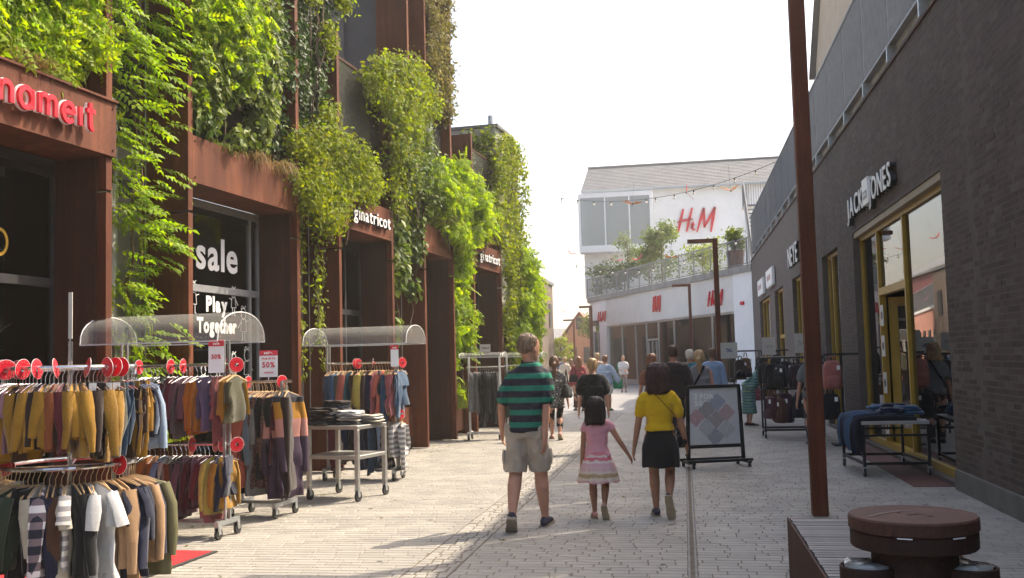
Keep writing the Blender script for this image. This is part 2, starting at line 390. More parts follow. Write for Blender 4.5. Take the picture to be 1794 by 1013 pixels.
# rear body
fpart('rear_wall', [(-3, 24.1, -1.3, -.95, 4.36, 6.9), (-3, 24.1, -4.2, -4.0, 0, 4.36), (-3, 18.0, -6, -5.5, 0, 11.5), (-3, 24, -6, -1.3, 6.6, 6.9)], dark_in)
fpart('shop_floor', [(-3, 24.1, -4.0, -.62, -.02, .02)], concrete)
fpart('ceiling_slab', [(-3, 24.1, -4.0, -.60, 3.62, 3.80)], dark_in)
prev = -3.0
for i, (a, b) in enumerate(BAYS):
    # concrete column wall in the gap before the bay
    if i > 0:
        g0 = BAYS[i-1][1]+.09; g1 = a-.09
        fpart('gap_wall', [(g0, g1, -.72, -.62, 0, 4.30)], gap_wall)
        fpart('column', [(g0+.32, g0+.58, -.62, -.38, 0, 4.6)], concrete)
        fpart('downpipe', [(g0+.80, g0+.85, -.62, -.55, 0, 4.6)], galv)
        fpart('cable', [(g1-.25, g1-.238, -.40, -.388, .3, 6.5)], galv)
    for s_, u in ((0, a), (1, b)):
        u0, u1 = (u-.09, u) if s_ == 0 else (u, u+.09)
        fpart('fin', [(u0, u1, -.66, 0, .02, 3.44)], corten)
        fpart('fin', [(u0, u1, -.62, 0, 3.47, 6.95 if u < 20.3 else 6.85)], corten)
    # planter trough with a steel front
    e = .035 if i in (0,) else 0
    pb = [(a+.004, b-.004, -.03+e, e, 3.81, 4.36), (a+.004, b-.004, -.60, -.57, 3.81, 4.36), (a+.004, b-.004, -.57, -.03+e, 3.81, 3.84)]
    if i == 0: pb[0] = (a, b+.10, .004, .04, 3.81, 4.36); pb.append((a, b+.10, -.08, .07, 4.364, 4.385))
    pl = fpart('planter_box', pb, corten)
    fpart('soil', [(a+.01, b-.01, -.56, -.04, 4.10, 4.27)], joint_m)
    # recessed shop window: posts, transom, panes, sill
    wz = 2.5 if i != 1 else 2.62
    mu_ = (a+b)/2+.35 if i != 1 else b-.30
    fpart('window_frame', [(a, b, -.64, -.58, 3.70, 3.80), (a, b, -.64, -.58, wz, wz+.09), (a, b, -.66, -.58, .02, .14), (b-.06, b, -.64, -.58, .14, 3.70), (a, a+.06, -.64, -.58, .14, 3.70), (mu_, mu_+.05, -.64, -.58, .14, 3.70)], darkalu if i != 1 else alu)
    for (p0, p1) in ((a+.06, mu_), (mu_+.05, b-.06)):
        fpart('pane', [(p0, p1, -.615, -.605, .14, wz)], glass_shop)
        fpart('pane', [(p0, p1, -.615, -.605, wz+.09, 3.70)], glass_shop)
    fpart('reveal', [(b-.03, b-.002, -.575, -.10, .02, 3.79)], corten_d)  # darker steel sheet puts the shade of the recess side into its colour
    # upper window and glass balustrade between the fins
    if i > 0:
        fpart('balustrade_glass', [(a+.02, b-.02, -.20, -.19, 4.9, 6.62)], glass_bal)
        fpart('handrail', [(a, b, -.215, -.175, 6.62, 6.66)], corten_d)
# setback upper wall of grey panels
for k in range(15):
    u0 = -1 + k*1.28
    fpart('cladding_panel', [(u0, u0+1.265, -1.64, -1.60, 6.6, 9.0)], panel_grey)
    fpart('cladding_panel', [(u0, u0+1.265, -1.64, -1.60, 9.015, 11.6)], panel_grey)
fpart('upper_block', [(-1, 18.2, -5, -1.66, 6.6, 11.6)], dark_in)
# tower strip with tall fins
fpart('fin', [(18.16, 18.25, -.9, -.25, 6.6, 11.6)], corten)
fpart('fin', [(18.62, 18.71, -.75, -.05, 6.6, 11.6)], corten)
fpart('fin', [(20.12, 20.2, -.7, 0, 6.97, 11.6)], corten)
fpart('tower_wall', [(18.27, 20.1, -5, -.92, 6.62, 11.6)], panel_grey)
for k in range(5):
    fpart('tower_panel', [(18.73, 20.1, -.90, -.86, 6.95+k*.93, 6.95+k*.93+.915)], gap_wall)
# low rust panels at the foot
fpart('plinth_panel', [(16.6, 18.2, -.32, -.28, .24, .80)], corten)
fpart('plinth_panel', [(20.14, 21.55, -.32, -.28, .12, .70)], corten_d)
for u0 in (16.7, 18.05): fpart('plinth_foot', [(u0, u0+.05, -.32, -.28, 0, .24)], blackm)
for (u0, u1) in ((8.72, 10.05), (12.92, 14.2)): fpart('plinth', [(u0, u1, -.6, -.56, .0, .28)], concrete)
# grey end house
EH = lf_empty('grey_end_house', 25.3, -3, 0, label='grey rendered end house overgrown with creepers', cat='building')
b = MB(); b.prism([(-1.25, 0), (1.1, 0), (1.1, 6.9), (.35, 7.55), (-1.25, 7.55)], -3, 2.92, ((0, 0, 0), (0, 1, 0), (0, 0, 1), (1, 0, 0)))
b.build('wall', mat('pale_end_render', (.40, .39, .37), .85, 0, var=.12, scale=1.5), EH)
b = MB(); b.box(-3.1, 3.0, -1.28, .38, 7.56, 7.64); b.build('roof', panel_grey, EH)
b = MB(); b.tube([(2.6, -.5, 7.6), (2.6, -.5, 8.05)], .07, 10); b.build('flue_pipe', galv, EH)
b = MB(); b.box(2.93, 3.0, -.9, .4, 0.05, 2.3); b.build('door', corten_d, EH)
# bolts on the planter fronts
bm_ = MB(); bm_.tube([(0, 0, 0), (.012, 0, 0)], .012, 8, ref=(0, 1, 0)); bme_ = bm_.mesh('bolt'); bme_.materials.append(corten_d)
for (a, b, e) in [(BAYS[0][0], BAYS[0][1]+.10, .04)]+[(p, q, 0) for p, q in BAYS[1:]]:
    for u in (a+.05, b-.05):
        for z in (3.87, 4.30):
            o = link('bolt', bme_, None, LB); o.location = (e+.7, u-12, z)
# boards, shelves and rails dimly seen behind the glass
inn = mat('inner_board', (.11, .105, .10), .8, 0, var=.25, scale=2); inn2 = mat('inner_shelf', (.06, .05, .045), .8, 0, var=.5, scale=5)
fpart('inner_board', [(7.0, 8.3, -.95, -.90, .2, 2.25)], inn)
fpart('inner_board', [(7.0, 8.15, -.90, -.86, 2.62, 3.5)], inn)
for (u0, u1, z0, z1, v) in ((10.5, 11.3, .1, 1.5, -1.6), (11.6, 12.5, .1, 1.9, -2.1), (14.6, 15.3, .1, 1.6, -1.5), (15.5, 16.3, .1, 2.1, -2.0), (18.5, 19.5, .1, 1.8, -1.6), (22, 23.4, .1, 1.9, -1.7)):
    fpart('inner_shelf', [(u0, u1, v-.4, v, z0, z1)], inn2)
    fpart('inner_rail', [(u0-.2, u1+.3, v+.1, v+.13, z1+.25, z1+.28)], alu)
# ------------------------------------------------------------------ lettering
_txt = {}
def char_mesh(ch, size, depth, bold=0, sx=1.0, bevel=0):
    key = (ch, size, depth, bold, sx, bevel)
    if key in _txt: return _txt[key]
    cu = bpy.data.curves.new('letter', 'FONT'); cu.body = ch; cu.size = size; cu.extrude = depth/2; cu.offset = bold; cu.bevel_depth = bevel
    cu.resolution_u = 4
    o = bpy.data.objects.new('tmp', cu); me = evaluated_mesh(o)
    bpy.data.objects.remove(o); bpy.data.curves.remove(cu)
    co = np.empty(len(me.vertices)*3, np.float32); me.vertices.foreach_get('co', co); co = co.reshape(-1, 3)
    if len(co):
        co[:, 0] *= sx; x0, x1 = co[:, 0].min(), co[:, 0].max(); co[:, 0] -= x0; wd = x1-x0
        me.vertices.foreach_set('co', co.ravel()); me.update()
    else: wd = size*.3
    _txt[key] = (me, wd); return _txt[key]
def frame_matrix(o, A, B, Cc):
    m = Matrix((Vector(A), Vector(B), Vector(Cc))).transposed().to_4x4(); m.translation = Vector(o); return m
def lettering(text, width, size, depth, fr, m, parent, bold=0, gap=.12, bevel=0, sx=None, side=None, names='letter'):
    """text starts at frame origin, stretched to the given width; letters become children"""
    ms = []; tot = 0
    for ch in text:
        if ch == ' ': ms.append((None, size*.28)); tot += size*.28; continue
        me, wd = char_mesh(ch, size, depth, bold, 1, bevel); ms.append((me, wd)); tot += wd+size*gap
    tot -= size*gap; k = width/tot; x = 0; inv = parent.matrix_basis.inverted() if parent else Matrix()
    out = []
    for me, wd in ms:
        if me is not None:
            o = link(names, me, m, parent)
            o.matrix_basis = inv @ (frame_matrix(*fr) @ Matrix.Translation((x*k, 0, 0)) @ Matrix.Diagonal((k, 1, 1, 1)))
            out.append(o); x += wd+size*gap
        else: x += wd
    return out
def strokes(polys, wd, h0, h1, fr, mb=None, taper=None):
    """brush strokes: polylines in the frame, widths per point, extruded"""
    mb = mb or MB()
    for pl in polys:
        pts = [Vector((p[0], p[1])) for p in pl]; ws = [(p[2] if len(p) > 2 else wd) for p in pl]; n = len(pts)
        L_, R_ = [], []
        for i in range(n):
            d = (pts[min(i+1, n-1)]-pts[max(i-1, 0)]).normalized(); q = Vector((-d.y, d.x))
            L_.append(pts[i]+q*ws[i]/2); R_.append(pts[i]-q*ws[i]/2)
        for i in range(n-1):
            mb.prism([tuple(R_[i]), tuple(R_[i+1]), tuple(L_[i+1]), tuple(L_[i])], h0, h1, fr)
    return mb
def arc(cx, cy, r, a0, a1, n=12, ry=None):
    ry = ry or r
    return [(cx+r*math.cos(R(a0+(a1-a0)*i/n)), cy+ry*math.sin(R(a0+(a1-a0)*i/n))) for i in range(n+1)]
Zup = (0, 0, 1)
def lfr(u, v, z): return (LF(u, v, z), FT, Zup, FN)
# rounded red letters on the first planter front, white backs
def name_sign():
    root = lf_empty('shop_sign', 7.2, .05, 4.0, label='red raised letters reading nameit on the nearest rusty planter front', cat='sign')
    x = .30; wdt = .074
    G = {   # stroke letters, x-height .30
        'n': ([[(0, 0), (0, .30)], [(0, .16)]+arc(.11, .18, .11, 180, 0, 10)+[(.22, 0)]], .22),
        'a': ([arc(.13, .15, .13, 0, 360, 20, .15), [(.26, .30), (.26, 0)]], .26),
        'm': ([[(0, 0), (0, .30)], [(0, .17)]+arc(.085, .21, .085, 180, 0, 8)+[(.17, 0)], [(.17, .17)]+arc(.255, .21, .085, 180, 0, 8)+[(.34, 0)]], .34),
        'e': ([[(.02, .16), (.25, .16)]+arc(.13, .15, .125, 5, 318, 18, .145)], .25),
        'i': ([[(0, 0), (0, .30)]], .0),
        't': ([[(.08, .42), (.08, .06)]+arc(.14, .06, .06, 180, 280, 6), [(-.01, .29), (.19, .29)]], .17)}
    u = 7.02; k_ = .60
    G = {c: ([[(p[0]*k_, p[1]*k_) for p in q] for q in st], adv*k_) for c, (st, adv) in G.items()}; wdt *= k_
    for ch in 'nameit':
        st, adv = G[ch]
        fr = lfr(u, .04, 3.985)
        inv = root.matrix_basis.inverted()
        for nm, h0, h1, grow, m in (('letter_back', .04, .065, .014, white_v), ('letter', .0655, .095, 0, red_p)):
            mb = strokes(st, wdt+grow, h0, h1, fr)
            me = mb.mesh(nm); me.transform(inv); link(nm, me, m, root)
        u += adv+.096
    return root
name_sign()
for (u0, wd, lab) in ((14.66, 1.58, 'white raised letters reading ginatricot on the nearer of two planters so lettered'), (21.9, 1.72, 'white raised letters reading ginatricot on the farther of two planters so lettered')):
    t_ = lf_empty('shop_sign', u0, .03, 4.0, label=lab, cat='sign')
    lettering('ginatricot', wd, .31, .012, lfr(u0, .075, 3.98), white_v, t_, bold=.003, gap=.13)
    lettering('ginatricot', wd, .31, .06, lfr(u0, .036, 3.98), blackm, t_, bold=.003, gap=.13, names='letter_back')
# window lettering on the second bay
vw = lf_empty('window_lettering', 11.2, -.6, 2.9, label='white vinyl letters reading sale on the dark shop window', cat='lettering')
lettering('sale', 1.02, .60, .004, lfr(11.19, -.600, 2.93), white_v, vw, bold=.014, gap=.08)
vp_ = lf_empty('window_lettering', 11.2, -.6, 2.2, label='white playful letters reading Play Together low on the dark shop window', cat='lettering')
lettering('Play', .52, .27, .004, lfr(11.42, -.600, 2.385), white_v, vp_, bold=.012, gap=.08)
lettering('Together', .98, .26, .004, lfr(11.2, -.600, 2.11), white_v, vp_, bold=.012, gap=.04)
def doodle(u, z, s, k):
    fr = lfr(u, -.601, z)
    st = [arc(0, .30, .06, 0, 360, 12, .07), [(-.05, .23), (-.07, .08), (.07, .08), (.05, .23)], [(-.03, .08), (-.03, -.04), (-.06, -.04)], [(.03, .08), (.03, -.04), (.06, -.04)],
          [(-.06, .2), (-.13, .12 + .1*(k % 2))], [(.06, .2), (.13, .22 - .1*(k % 2))], [(-.06, .35), (-.03, .40), (.02, .37), (.06, .40)]]
    st = [[(p[0]*s, p[1]*s) for p in q] for q in st]
    mb = strokes(st, .008, 0, .004, fr); me = mb.mesh('doodle'); me.transform(vp_.matrix_basis.inverted()); link('doodle', me, white_v, vp_)
for k, (u, z, s) in enumerate([(11.13, 2.38, .95), (12.1, 2.38, .9), (12.36, 2.05, 1.1), (12.45, 1.45, 1.2), (12.1, 1.5, .9), (11.7, 1.5, 1.1), (11.35, 1.35, .9)]): doodle(u, z, s, k)
# yellow ring numeral and grey boards in the first bay window
yr = lf_empty('window_lettering', 7.8, -.6, 2.9, label='yellow outlined letter at the left edge of the first dark window', cat='lettering')
mb = strokes([arc(0, .12, .1, 90, -90, 14, .12)], .03, 0, .004, lfr(7.84, -.600, 2.77)); me = mb.mesh('letter'); me.transform(yr.matrix_basis.inverted()); link('letter', me, yellow_p, yr)
# ------------------------------------------------------------------ climbing plants
def leaf_mat(name, c1, c2, rough=.45, tr=.45, tv=1.5, spec=.4):
    return mat(name, c1, rough, 0, scale=1.6, col2=c2, isl=.35, spec=spec, trans=(tr, tv))
lm_wist = leaf_mat('wisteria_leaf', (.14, .225, .010), (.29, .37, .014), .55, .52, 1.8, .25)
lm_creep = leaf_mat('creeper_leaf', (.07, .12, .02), (.17, .21, .035), .5, .38, 1.5, .35)
lm_ivy = leaf_mat('ivy_leaf', (.02, .055, .012), (.07, .11, .02), .5, .3, 1.3, .35)
lm_shrub = leaf_mat('honeysuckle_leaf', (.10, .145, .012), (.24, .27, .022), .55, .48, 1.7, .25)
lm_dry = leaf_mat('faded_leaf', (.13, .115, .03), (.21, .19, .05), .6, .45, 1.3)
lm_grass = leaf_mat('dry_grass', (.16, .085, .035), (.26, .19, .07), .6, .4, 1.3)
lm_green_grass = leaf_mat('green_grass', (.09, .13, .02), (.17, .2, .04), .6, .4, 1.3)
stem_m = mat('vine_stem', (.10, .065, .04), .85, 0, var=.3, scale=12)
LEAF1 = (np.array([(0, 0, 0), (-.30, .35, .05), (0, .42, -.03), (.30, .35, .05), (-.16, .78, .02), (.16, .78, .02), (0, 1, -.06)]),
         np.array([(0, 2, 1), (0, 3, 2), (1, 2, 4), (2, 3, 5), (2, 6, 4), (2, 5, 6)]))
def pinnate(n=5, ln=1.0):
    V = []; F = []
    def leaflet(bx, by, ang, l, wd):
        b = len(V); c, s = math.cos(ang), math.sin(ang)
        for (x, y, z) in ((0, 0, 0), (-wd, l*.45, .02), (wd, l*.45, .02), (0, l, -.10)):
            V.append((bx+x*c+y*s, by-x*s+y*c, z-.25*by*by))
        F.append((b, b+2, b+1)); F.append((b+1, b+2, b+3))
    for i in range(n):
        t = .18+.72*i/(n-1)
        for sg in (-1, 1): leaflet(0, t, sg*1.0, .36*(1-.25*t), .075)
    leaflet(0, .92, 0, .36, .08)
    b = len(V)
    for (x, y) in ((-.012, 0), (.012, 0), (.008, .95), (-.008, .95)): V.append((x, y, -.25*y*y-.004))
    F.append((b, b+1, b+2)); F.append((b, b+2, b+3))
    return np.array(V), np.array(F)
PINN = pinnate()
def scatter(P, nrm, size, tmpl, droop=.5, spread=.6):
    """P (n,3) positions, nrm (n,3) outward; returns joined leaf mesh arrays"""
    V0, F0 = tmpl; n = len(P)
    z = nrm + RNG.normal(0, spread, (n, 3)); z /= np.linalg.norm(z, axis=1)[:, None]
    y = np.stack([RNG.normal(0, .7, n), RNG.normal(0, .7, n), -droop+RNG.normal(0, .45, n)], 1) + nrm*.35
    y -= z*(y*z).sum(1)[:, None]; y /= np.linalg.norm(y, axis=1)[:, None]+1e-9
    x = np.cross(y, z)
    s = size*RNG.uniform(.55, 1.25, n)
    V = P[:, None, :] + s[:, None, None]*(V0[None, :, 0:1]*x[:, None, :] + V0[None, :, 1:2]*y[:, None, :] + V0[None, :, 2:3]*z[:, None, :])
    F = (F0[None] + (np.arange(n)*len(V0))[:, None, None])
    return V.reshape(-1, 3), F.reshape(-1, F0.shape[1])
def in_poly(u, z, poly):
    inside = np.zeros(len(u), bool); n = len(poly)
    for i in range(n):
        (x1, y1), (x2, y2) = poly[i], poly[(i+1) % n]
        c = ((y1 > z) != (y2 > z)) & (u < (x2-x1)*(z-y1)/(y2-y1+1e-12)+x1)
        inside ^= c
    return inside
_gp = RNG.uniform(0, 100, (6, 3))
def nz2(u, z, f, k=0):
    o = _gp[k % 6]
    return .55*vnoise(np.stack([u*f+o[0], z*f+o[1], np.full(len(u), o[2])], 1))
def vine_points(poly, v, depth, n, gap=.12, f=1.6, hang=.25):
    """clumps of leaves inside a wall-plane polygon, fuzzy outline, hanging fringes"""
    us = [p[0] for p in poly]; zs = [p[1] for p in poly]; m = .25
    out = []; tot = 0
    nc = max(12, n//22)                       # clump centres
    cu = RNG.uniform(min(us)-m, max(us)+m, nc*6); cz = RNG.uniform(min(zs)-m, max(zs)+m, nc*6)
    k = in_poly(cu, cz, poly) & (nz2(cu, cz, f) > -.5+gap*2)
    cu, cz = cu[k][:nc], cz[k][:nc]
    dn = nz2(cu, cz, .9, 2)
    cv = v + depth*(dn*.9+RNG.uniform(-.5, .5, len(cu)))
    per = max(3, int(round(n/max(1, len(cu)))))
    r = .11+.10*RNG.random(len(cu))
    d = RNG.normal(0, 1, (len(cu), per, 3)); d /= np.linalg.norm(d, axis=2)[:, :, None]
    rad = r[:, None]*RNG.uniform(.55, 1.15, (len(cu), per))
    uu = cu[:, None]+d[:, :, 0]*rad; vv = cv[:, None]+d[:, :, 1]*rad*.8; zz = cz[:, None]+d[:, :, 2]*rad - hang*np.maximum(0, RNG.normal(0, .35, (len(cu), per)))
    P = np.stack([uu.ravel(), vv.ravel(), zz.ravel()], 1)
    nrm = d.reshape(-1, 3) + np.array([0, .7, .25])
    return P, nrm
def f2w(P, vec=False):
    FNn, FTn = np.array(FN), np.array(FT)
    if vec: return P[:, 1:2]*FNn + P[:, 0:1]*FTn + P[:, 2:3]*np.array([0, 0, 1.])
    return (FK+P[:, 1:2])*FNn + P[:, 0:1]*FTn + P[:, 2:3]*np.array([0, 0, 1.])
def vine(name, label, poly, v, depth, n, size, m, tmpl=LEAF1, gap=.12, droop=.5, base=None, cat='climbing plant', stems=4, hang=.25, f=1.6):
    us = [p[0] for p in poly]; zs = [p[1] for p in poly]
    root = empty(name, LF(sum(us)/len(us), v, min(zs)), 0, label=label, cat=cat)
    P, nr = vine_points(poly, v, depth, n, gap, f, hang)
    V, F = scatter(f2w(P), f2w(nr, True), size, tmpl, droop)
    V -= np.array(root.location)
    o = link('leaves', npmesh('leaves', V, F), m, root); tag(o, kind='stuff')
    mb = MB()
    for i in range(stems):
        q = []; j = RNG.integers(len(P)); u, z = P[j, 0], min(zs)-.1
        while z < max(zs)-.15:
            q.append(LF(u, v-.06+RNG.normal(0, .03), z)-root.location); u += RNG.normal(0, .06); u = min(max(u, min(us)+.05), max(us)-.05); z += .22
        if len(q) > 2: mb.tube(q, [.016*(1-.6*k/len(q)) for k in range(len(q))], 5)
    if mb.v: mb.build('stem', stem_m, root)
    return root
vine('climbing_vine', 'bright green wisteria above the red nameit letters', [(5.2, 5.6), (7.31, 5.9), (8.55, 6.2), (8.56, 4.94), (8.3, 4.62), (8.06, 4.50), (7.75, 4.54), (7.6, 4.66), (7.32, 4.5), (6, 4.6)], -.15, .22, 3680, .235, lm_wist, PINN, gap=.2)
vine('climbing_vine', 'pale bright wisteria on top of the planter beside the sale window', [(10.16, 7.2), (11.7, 7.6), (11.5, 5.6), (10.7, 5.05), (10.2, 5.1)], -.02, .22, 2720, .225, lm_wist, PINN, gap=.08)
vine('climbing_vine', 'glossy green creeper hanging over the planter above the sale window', [(10.2, 5.35), (10.97, 5.75), (11.6, 7.2), (12.05, 7.3), (12.12, 4.8), (11.75, 4.58), (10.96, 4.55), (10.25, 4.55)], -.04, .2, 7000, .115, lm_creep, droop=.9, hang=.08)
vine('climbing_vine', 'dark ivy column between the sale window and the nearer ginatricot letters', [(12.15, 8.2), (14.2, 8.6), (14.45, 7.0), (14.1, 6.4), (13.75, 5.1), (13.17, 4.6), (12.84, 4.0), (12.4, 4.4), (12.27, 5.92)], -.2, .25, 12000, .085, lm_ivy, gap=.0, droop=.8, stems=8)
vine('climbing_vine', 'yellowish leaves colouring the sunlit edge of the dark ivy column', [(13.2, 7.9), (14.5, 8.0), (14.75, 7.0), (14.2, 6.2), (13.95, 5.2), (13.3, 5.3), (13.4, 6.5)], .05, .15, 2600, .075, lm_shrub, gap=.25)  # yellower leaves put the sunlight on the ivy's right part into the colour
vine('climbing_vine', 'bushy yellow-green honeysuckle left of the nearer ginatricot letters', [(12.62, 4.93), (13.27, 5.15), (14.52, 5.2), (15.6, 5.0), (15.9, 4.6), (15.2, 4.38), (14.3, 4.35), (13.9, 3.95), (13.52, 3.62), (12.95, 3.75), (12.55, 4.2)], .12, .28, 9000, .07, lm_shrub, gap=.0)
vine('climbing_vine', 'big yellow-green creeper cascading over the fin above the nearer ginatricot letters', [(15.18, 6.56), (15.94, 7.05), (16.92, 7.3), (18.1, 7.3), (18.9, 7.1), (18.9, 6.8), (18.0, 6.3), (17.5, 5.6), (16.94, 4.83), (16.5, 4.3), (16.3, 5.02), (16.16, 6.1), (15.27, 6.2)], .08, .28, 9500, .085, lm_shrub, gap=.0, hang=.5)
vine('climbing_vine', 'broad silvery-green creeper leaves between the nearer ginatricot bay and the next', [(16.72, 5.3), (18.2, 5.55), (18.2, 4.26), (18.25, 3.5), (17.68, 2.4), (16.79, 2.3), (16.66, 4.08)], -.12, .15, 2300, .17, lm_creep, gap=.15, droop=1.2, hang=.3)
vine('climbing_vine', 'mixed green creeper in the middle of the facade under the tall fins', [(16.71, 5.62), (17.97, 6.22), (19.0, 6.0), (19.7, 5.6), (19.29, 4.75), (17.87, 4.5), (16.96, 4.83)], .1, .22, 4000, .095, lm_creep, gap=.05)
vine('climbing_vine', 'very bright wisteria mound on the planter before the farther ginatricot letters', [(18.29, 5.49), (19.59, 5.85), (21.25, 5.7), (22.9, 5.3), (22.5, 4.7), (21.1, 4.6), (20.46, 4.02), (19.86, 4.3), (19.11, 4.47), (18.6, 4.98)], .15, .3, 3040, .235, lm_wist, PINN, gap=.0)
vine('climbing_vine', 'slim bright wisteria column left of the farther ginatricot letters', [(20.3, 4.54), (21.5, 4.6), (21.5, 3.12), (21.55, 2.07), (20.66, 1.0), (20.35, 2.0)], -.15, .16, 992, .225, lm_wist, PINN, gap=.1)
vine('climbing_vine', 'thick creeper covering the grey end house', [(23.2, 6.4), (24.2, 7.45), (25.6, 7.5), (26.4, 6.9), (26.45, 2.2), (25.6, 1.0), (24.69, .9), (24.1, 1.2), (24.08, 4.35), (23.4, 5.0)], .1, .2, 11000, .10, lm_shrub, gap=.02)
vine('climbing_vine', 'dark leafy creeper hanging down the near side of the grey end house', [(23.75, 7.5), (24.1, 7.55), (24.1, 4.6), (23.7, 4.6)], -.55, .85, 5200, .10, lm_shrub, gap=.0)
vine('climbing_vine', 'bright wisteria hanging from the far corner of the planted building', [(25.6, 4.8), (26.7, 4.4), (26.9, 3.44), (26.3, 2.0), (25.0, 1.0), (24.6, 2.2), (25.3, 4.0)], .25, .28, 2400, .225, lm_wist, PINN, gap=.1)
vine('climbing_vine', 'faded brownish creeper on the tall tower strip against the sky', [(18.75, 11.5), (20.3, 11.6), (20.35, 8.05), (20.17, 6.9), (19.4, 6.9), (18.85, 7.5)], .0, .16, 5200, .085, lm_dry, gap=.12)
vine('climbing_vine', 'dark ivy on the set back grey cladding', [(14.0, 11.5), (17.1, 11.5), (16.9, 9.2), (16.4, 8.3), (15.0, 8.1), (14.0, 8.5)], -1.52, .05, 7500, .075, lm_ivy, gap=.1, stems=2)
vine('climbing_vine', 'greenery growing behind the balustrade glass', [(14.4, 6.2), (16.3, 5.9), (16.4, 4.5), (14.4, 4.5)], -.5, .15, 2200, .09, lm_creep, gap=.12)
# trailing stems below the honeysuckle
tv = empty('trailing_vine', LF(13.3, -.2, 1.9), 0, label='thin trailing vine stems hanging left of the nearer ginatricot bay', cat='climbing plant')
mb = MB(); PP = []
for i in range(7):
    u = 12.97+i*.16+RNG.uniform(-.04, .04); z = 4.1; zend = RNG.uniform(1.5, 2.8); v = -.12+RNG.uniform(-.08, .1); q = []
    while z > zend:
        q.append(LF(u, v, z)-tv.location); u += RNG.normal(0, .018); v += RNG.normal(0, .012); z -= .12
        for k in range(4): PP.append((u+RNG.normal(0, .035), v+RNG.normal(0, .035), z+RNG.uniform(-.06, .06)))
    mb.tube(q, .006, 4)
mb.build('stem', stem_m, tv)
PP = np.array(PP); V, F = scatter(f2w(PP), f2w(np.tile([[0, 1, .2]], (len(PP), 1)).astype(float), True), .085, LEAF1, 1.0)
tag(link('leaves', npmesh('leaves', V-np.array(tv.location), F), lm_shrub, tv), kind='stuff')
# wisteria column: leaves one by one, sharing meshes
wc = empty('wisteria_column', LF(9.6, -.3, .2), 0, label='tall bright wisteria climbing the concrete column left of the sale window', cat='climbing plant')
poly = [(8.72, 6.6), (10.05, 6.9), (10.02, 5.48), (10.1, 5.2), (9.95, 4.74), (10.02, 4.2), (9.9, 3.0), (9.85, 2.2), (9.9, 1.2), (9.15, .9), (9.05, 3.15), (8.75, 4.48)]
wm = []
for k in range(5):
    V, F = pinnate(5); V = V*np.array([1, 1, 1.0]) + np.array([0, 0, 0]); V[:, 2] += RNG.normal(0, .025, len(V)); me = npmesh('leaf', V*.29, F); me.materials.append(lm_wist); wm.append(me)
cnt = 0
while cnt < 290:
    u, z = RNG.uniform(8.7, 9.95), 6.9-6.0*RNG.random()**1.05
    if not in_poly(np.array([u]), np.array([z]), poly)[0]: continue
    if mnoise.noise(Vector((u*1.9, z*1.4, 3.3))) < -.10 and z < 4.6: continue
    o = link('leaf', wm[cnt % 5], None, wc)
    out = RNG.uniform(-.2, 1.0)
    d = (FT*(out*.85+.15) + FN*RNG.uniform(.1, .9) + Vector((0, 0, RNG.uniform(-.35, .12)))).normalized()
    up = (Vector((0, 0, 1)) + FN*RNG.uniform(0, .9) + FT*RNG.normal(0, .25)).normalized()
    x = d.cross(up).normalized(); up = x.cross(d)
    s = RNG.uniform(.75, 1.25)
    m4 = Matrix((x*s, d*s, up*s)).transposed().to_4x4(); m4.translation = LF(u, RNG.uniform(-.42, .02), z)-wc.location
    o.matrix_basis = m4; cnt += 1
mb = MB()
for u0 in (9.25, 9.5, 9.75):
    u = u0; z = .1; q = []
    while z < 6.5: q.append(LF(u, -.36+RNG.normal(0, .02), z)-wc.location); u += RNG.normal(0, .03); z += .25
    mb.tube(q, .018, 5)
mb.build('stem', stem_m, wc)
PP = np.stack([RNG.uniform(8.85, 9.9, 260), RNG.uniform(-.5, -.25, 260), RNG.uniform(1.4, 6.8, 260)], 1)
V, F = scatter(f2w(PP), f2w(np.tile([[0., 1, .2]], (len(PP), 1)), True), .20, PINN, .8)
tag(link('inner_leaves', npmesh('inner_leaves', V-np.array(wc.location), F), lm_wist, wc), kind='stuff')
# ornamental grasses on the planters
def grass_tuft(u, v, z, n, ln, m, label, spread=.6, fall=.8):
    root = empty('ornamental_grass', LF(u, v, z), 0, label=label, cat='grass tuft')
    V = []; F = []
    for i in range(n):
        a = RNG.uniform(0, 2*math.pi); h = ln*RNG.uniform(.6, 1.1); sp = spread*RNG.uniform(.3, 1.2)*h
        bx, by = RNG.normal(0, .07), RNG.normal(0, .12); b = len(V); wd = .006
        for k in range(5):
            t = k/4; x = bx+math.cos(a)*sp*t; y = by+math.sin(a)*sp*t; zz = h*(t*1.1-fall*t*t*1.15)
            for sg in (-1, 1): V.append((x-math.sin(a)*wd*sg*(1-t*.8), y+math.cos(a)*wd*sg*(1-t*.8), zz))
        for k in range(4): F.append((b+2*k, b+2*k+1, b+2*k+3, b+2*k+2))
    tag(link('blades', npmesh('blades', np.array(V), np.array(F)), m, root), kind='stuff'); return root
grass_tuft(7.55, -.1, 4.32, 260, .62, lm_grass, 'reddish ornamental grass tuft above the nearest planter front')
grass_tuft(10.9, -.08, 4.28, 160, .4, lm_green_grass, 'small green grass tuft on the planter left above the sale window')
grass_tuft(12.3, -.05, 4.30, 200, .55, lm_grass, 'dry brown grass drooping at the right end of the sale planter', fall=1.1)
grass_tuft(11.6, -.02, 4.32, 150, .5, lm_grass, 'thin dry grass drooping in the middle of the sale planter', fall=1.2)
grass_tuft(19.1, -.05, 4.4, 240, .7, lm_grass, 'long dry grass on the planter between the two ginatricot bays', fall=.9)
grass_tuft(19.8, -.05, 4.4, 200, .6, lm_green_grass, 'green arching grass at the far end of the planter between ginatricot bays', fall=.9)
grass_tuft(20.9, -.2, .62, 200, .8, lm_green_grass, 'tall green grass in the low rusty trough behind the grey trousers rack', spread=.3, fall=.3)
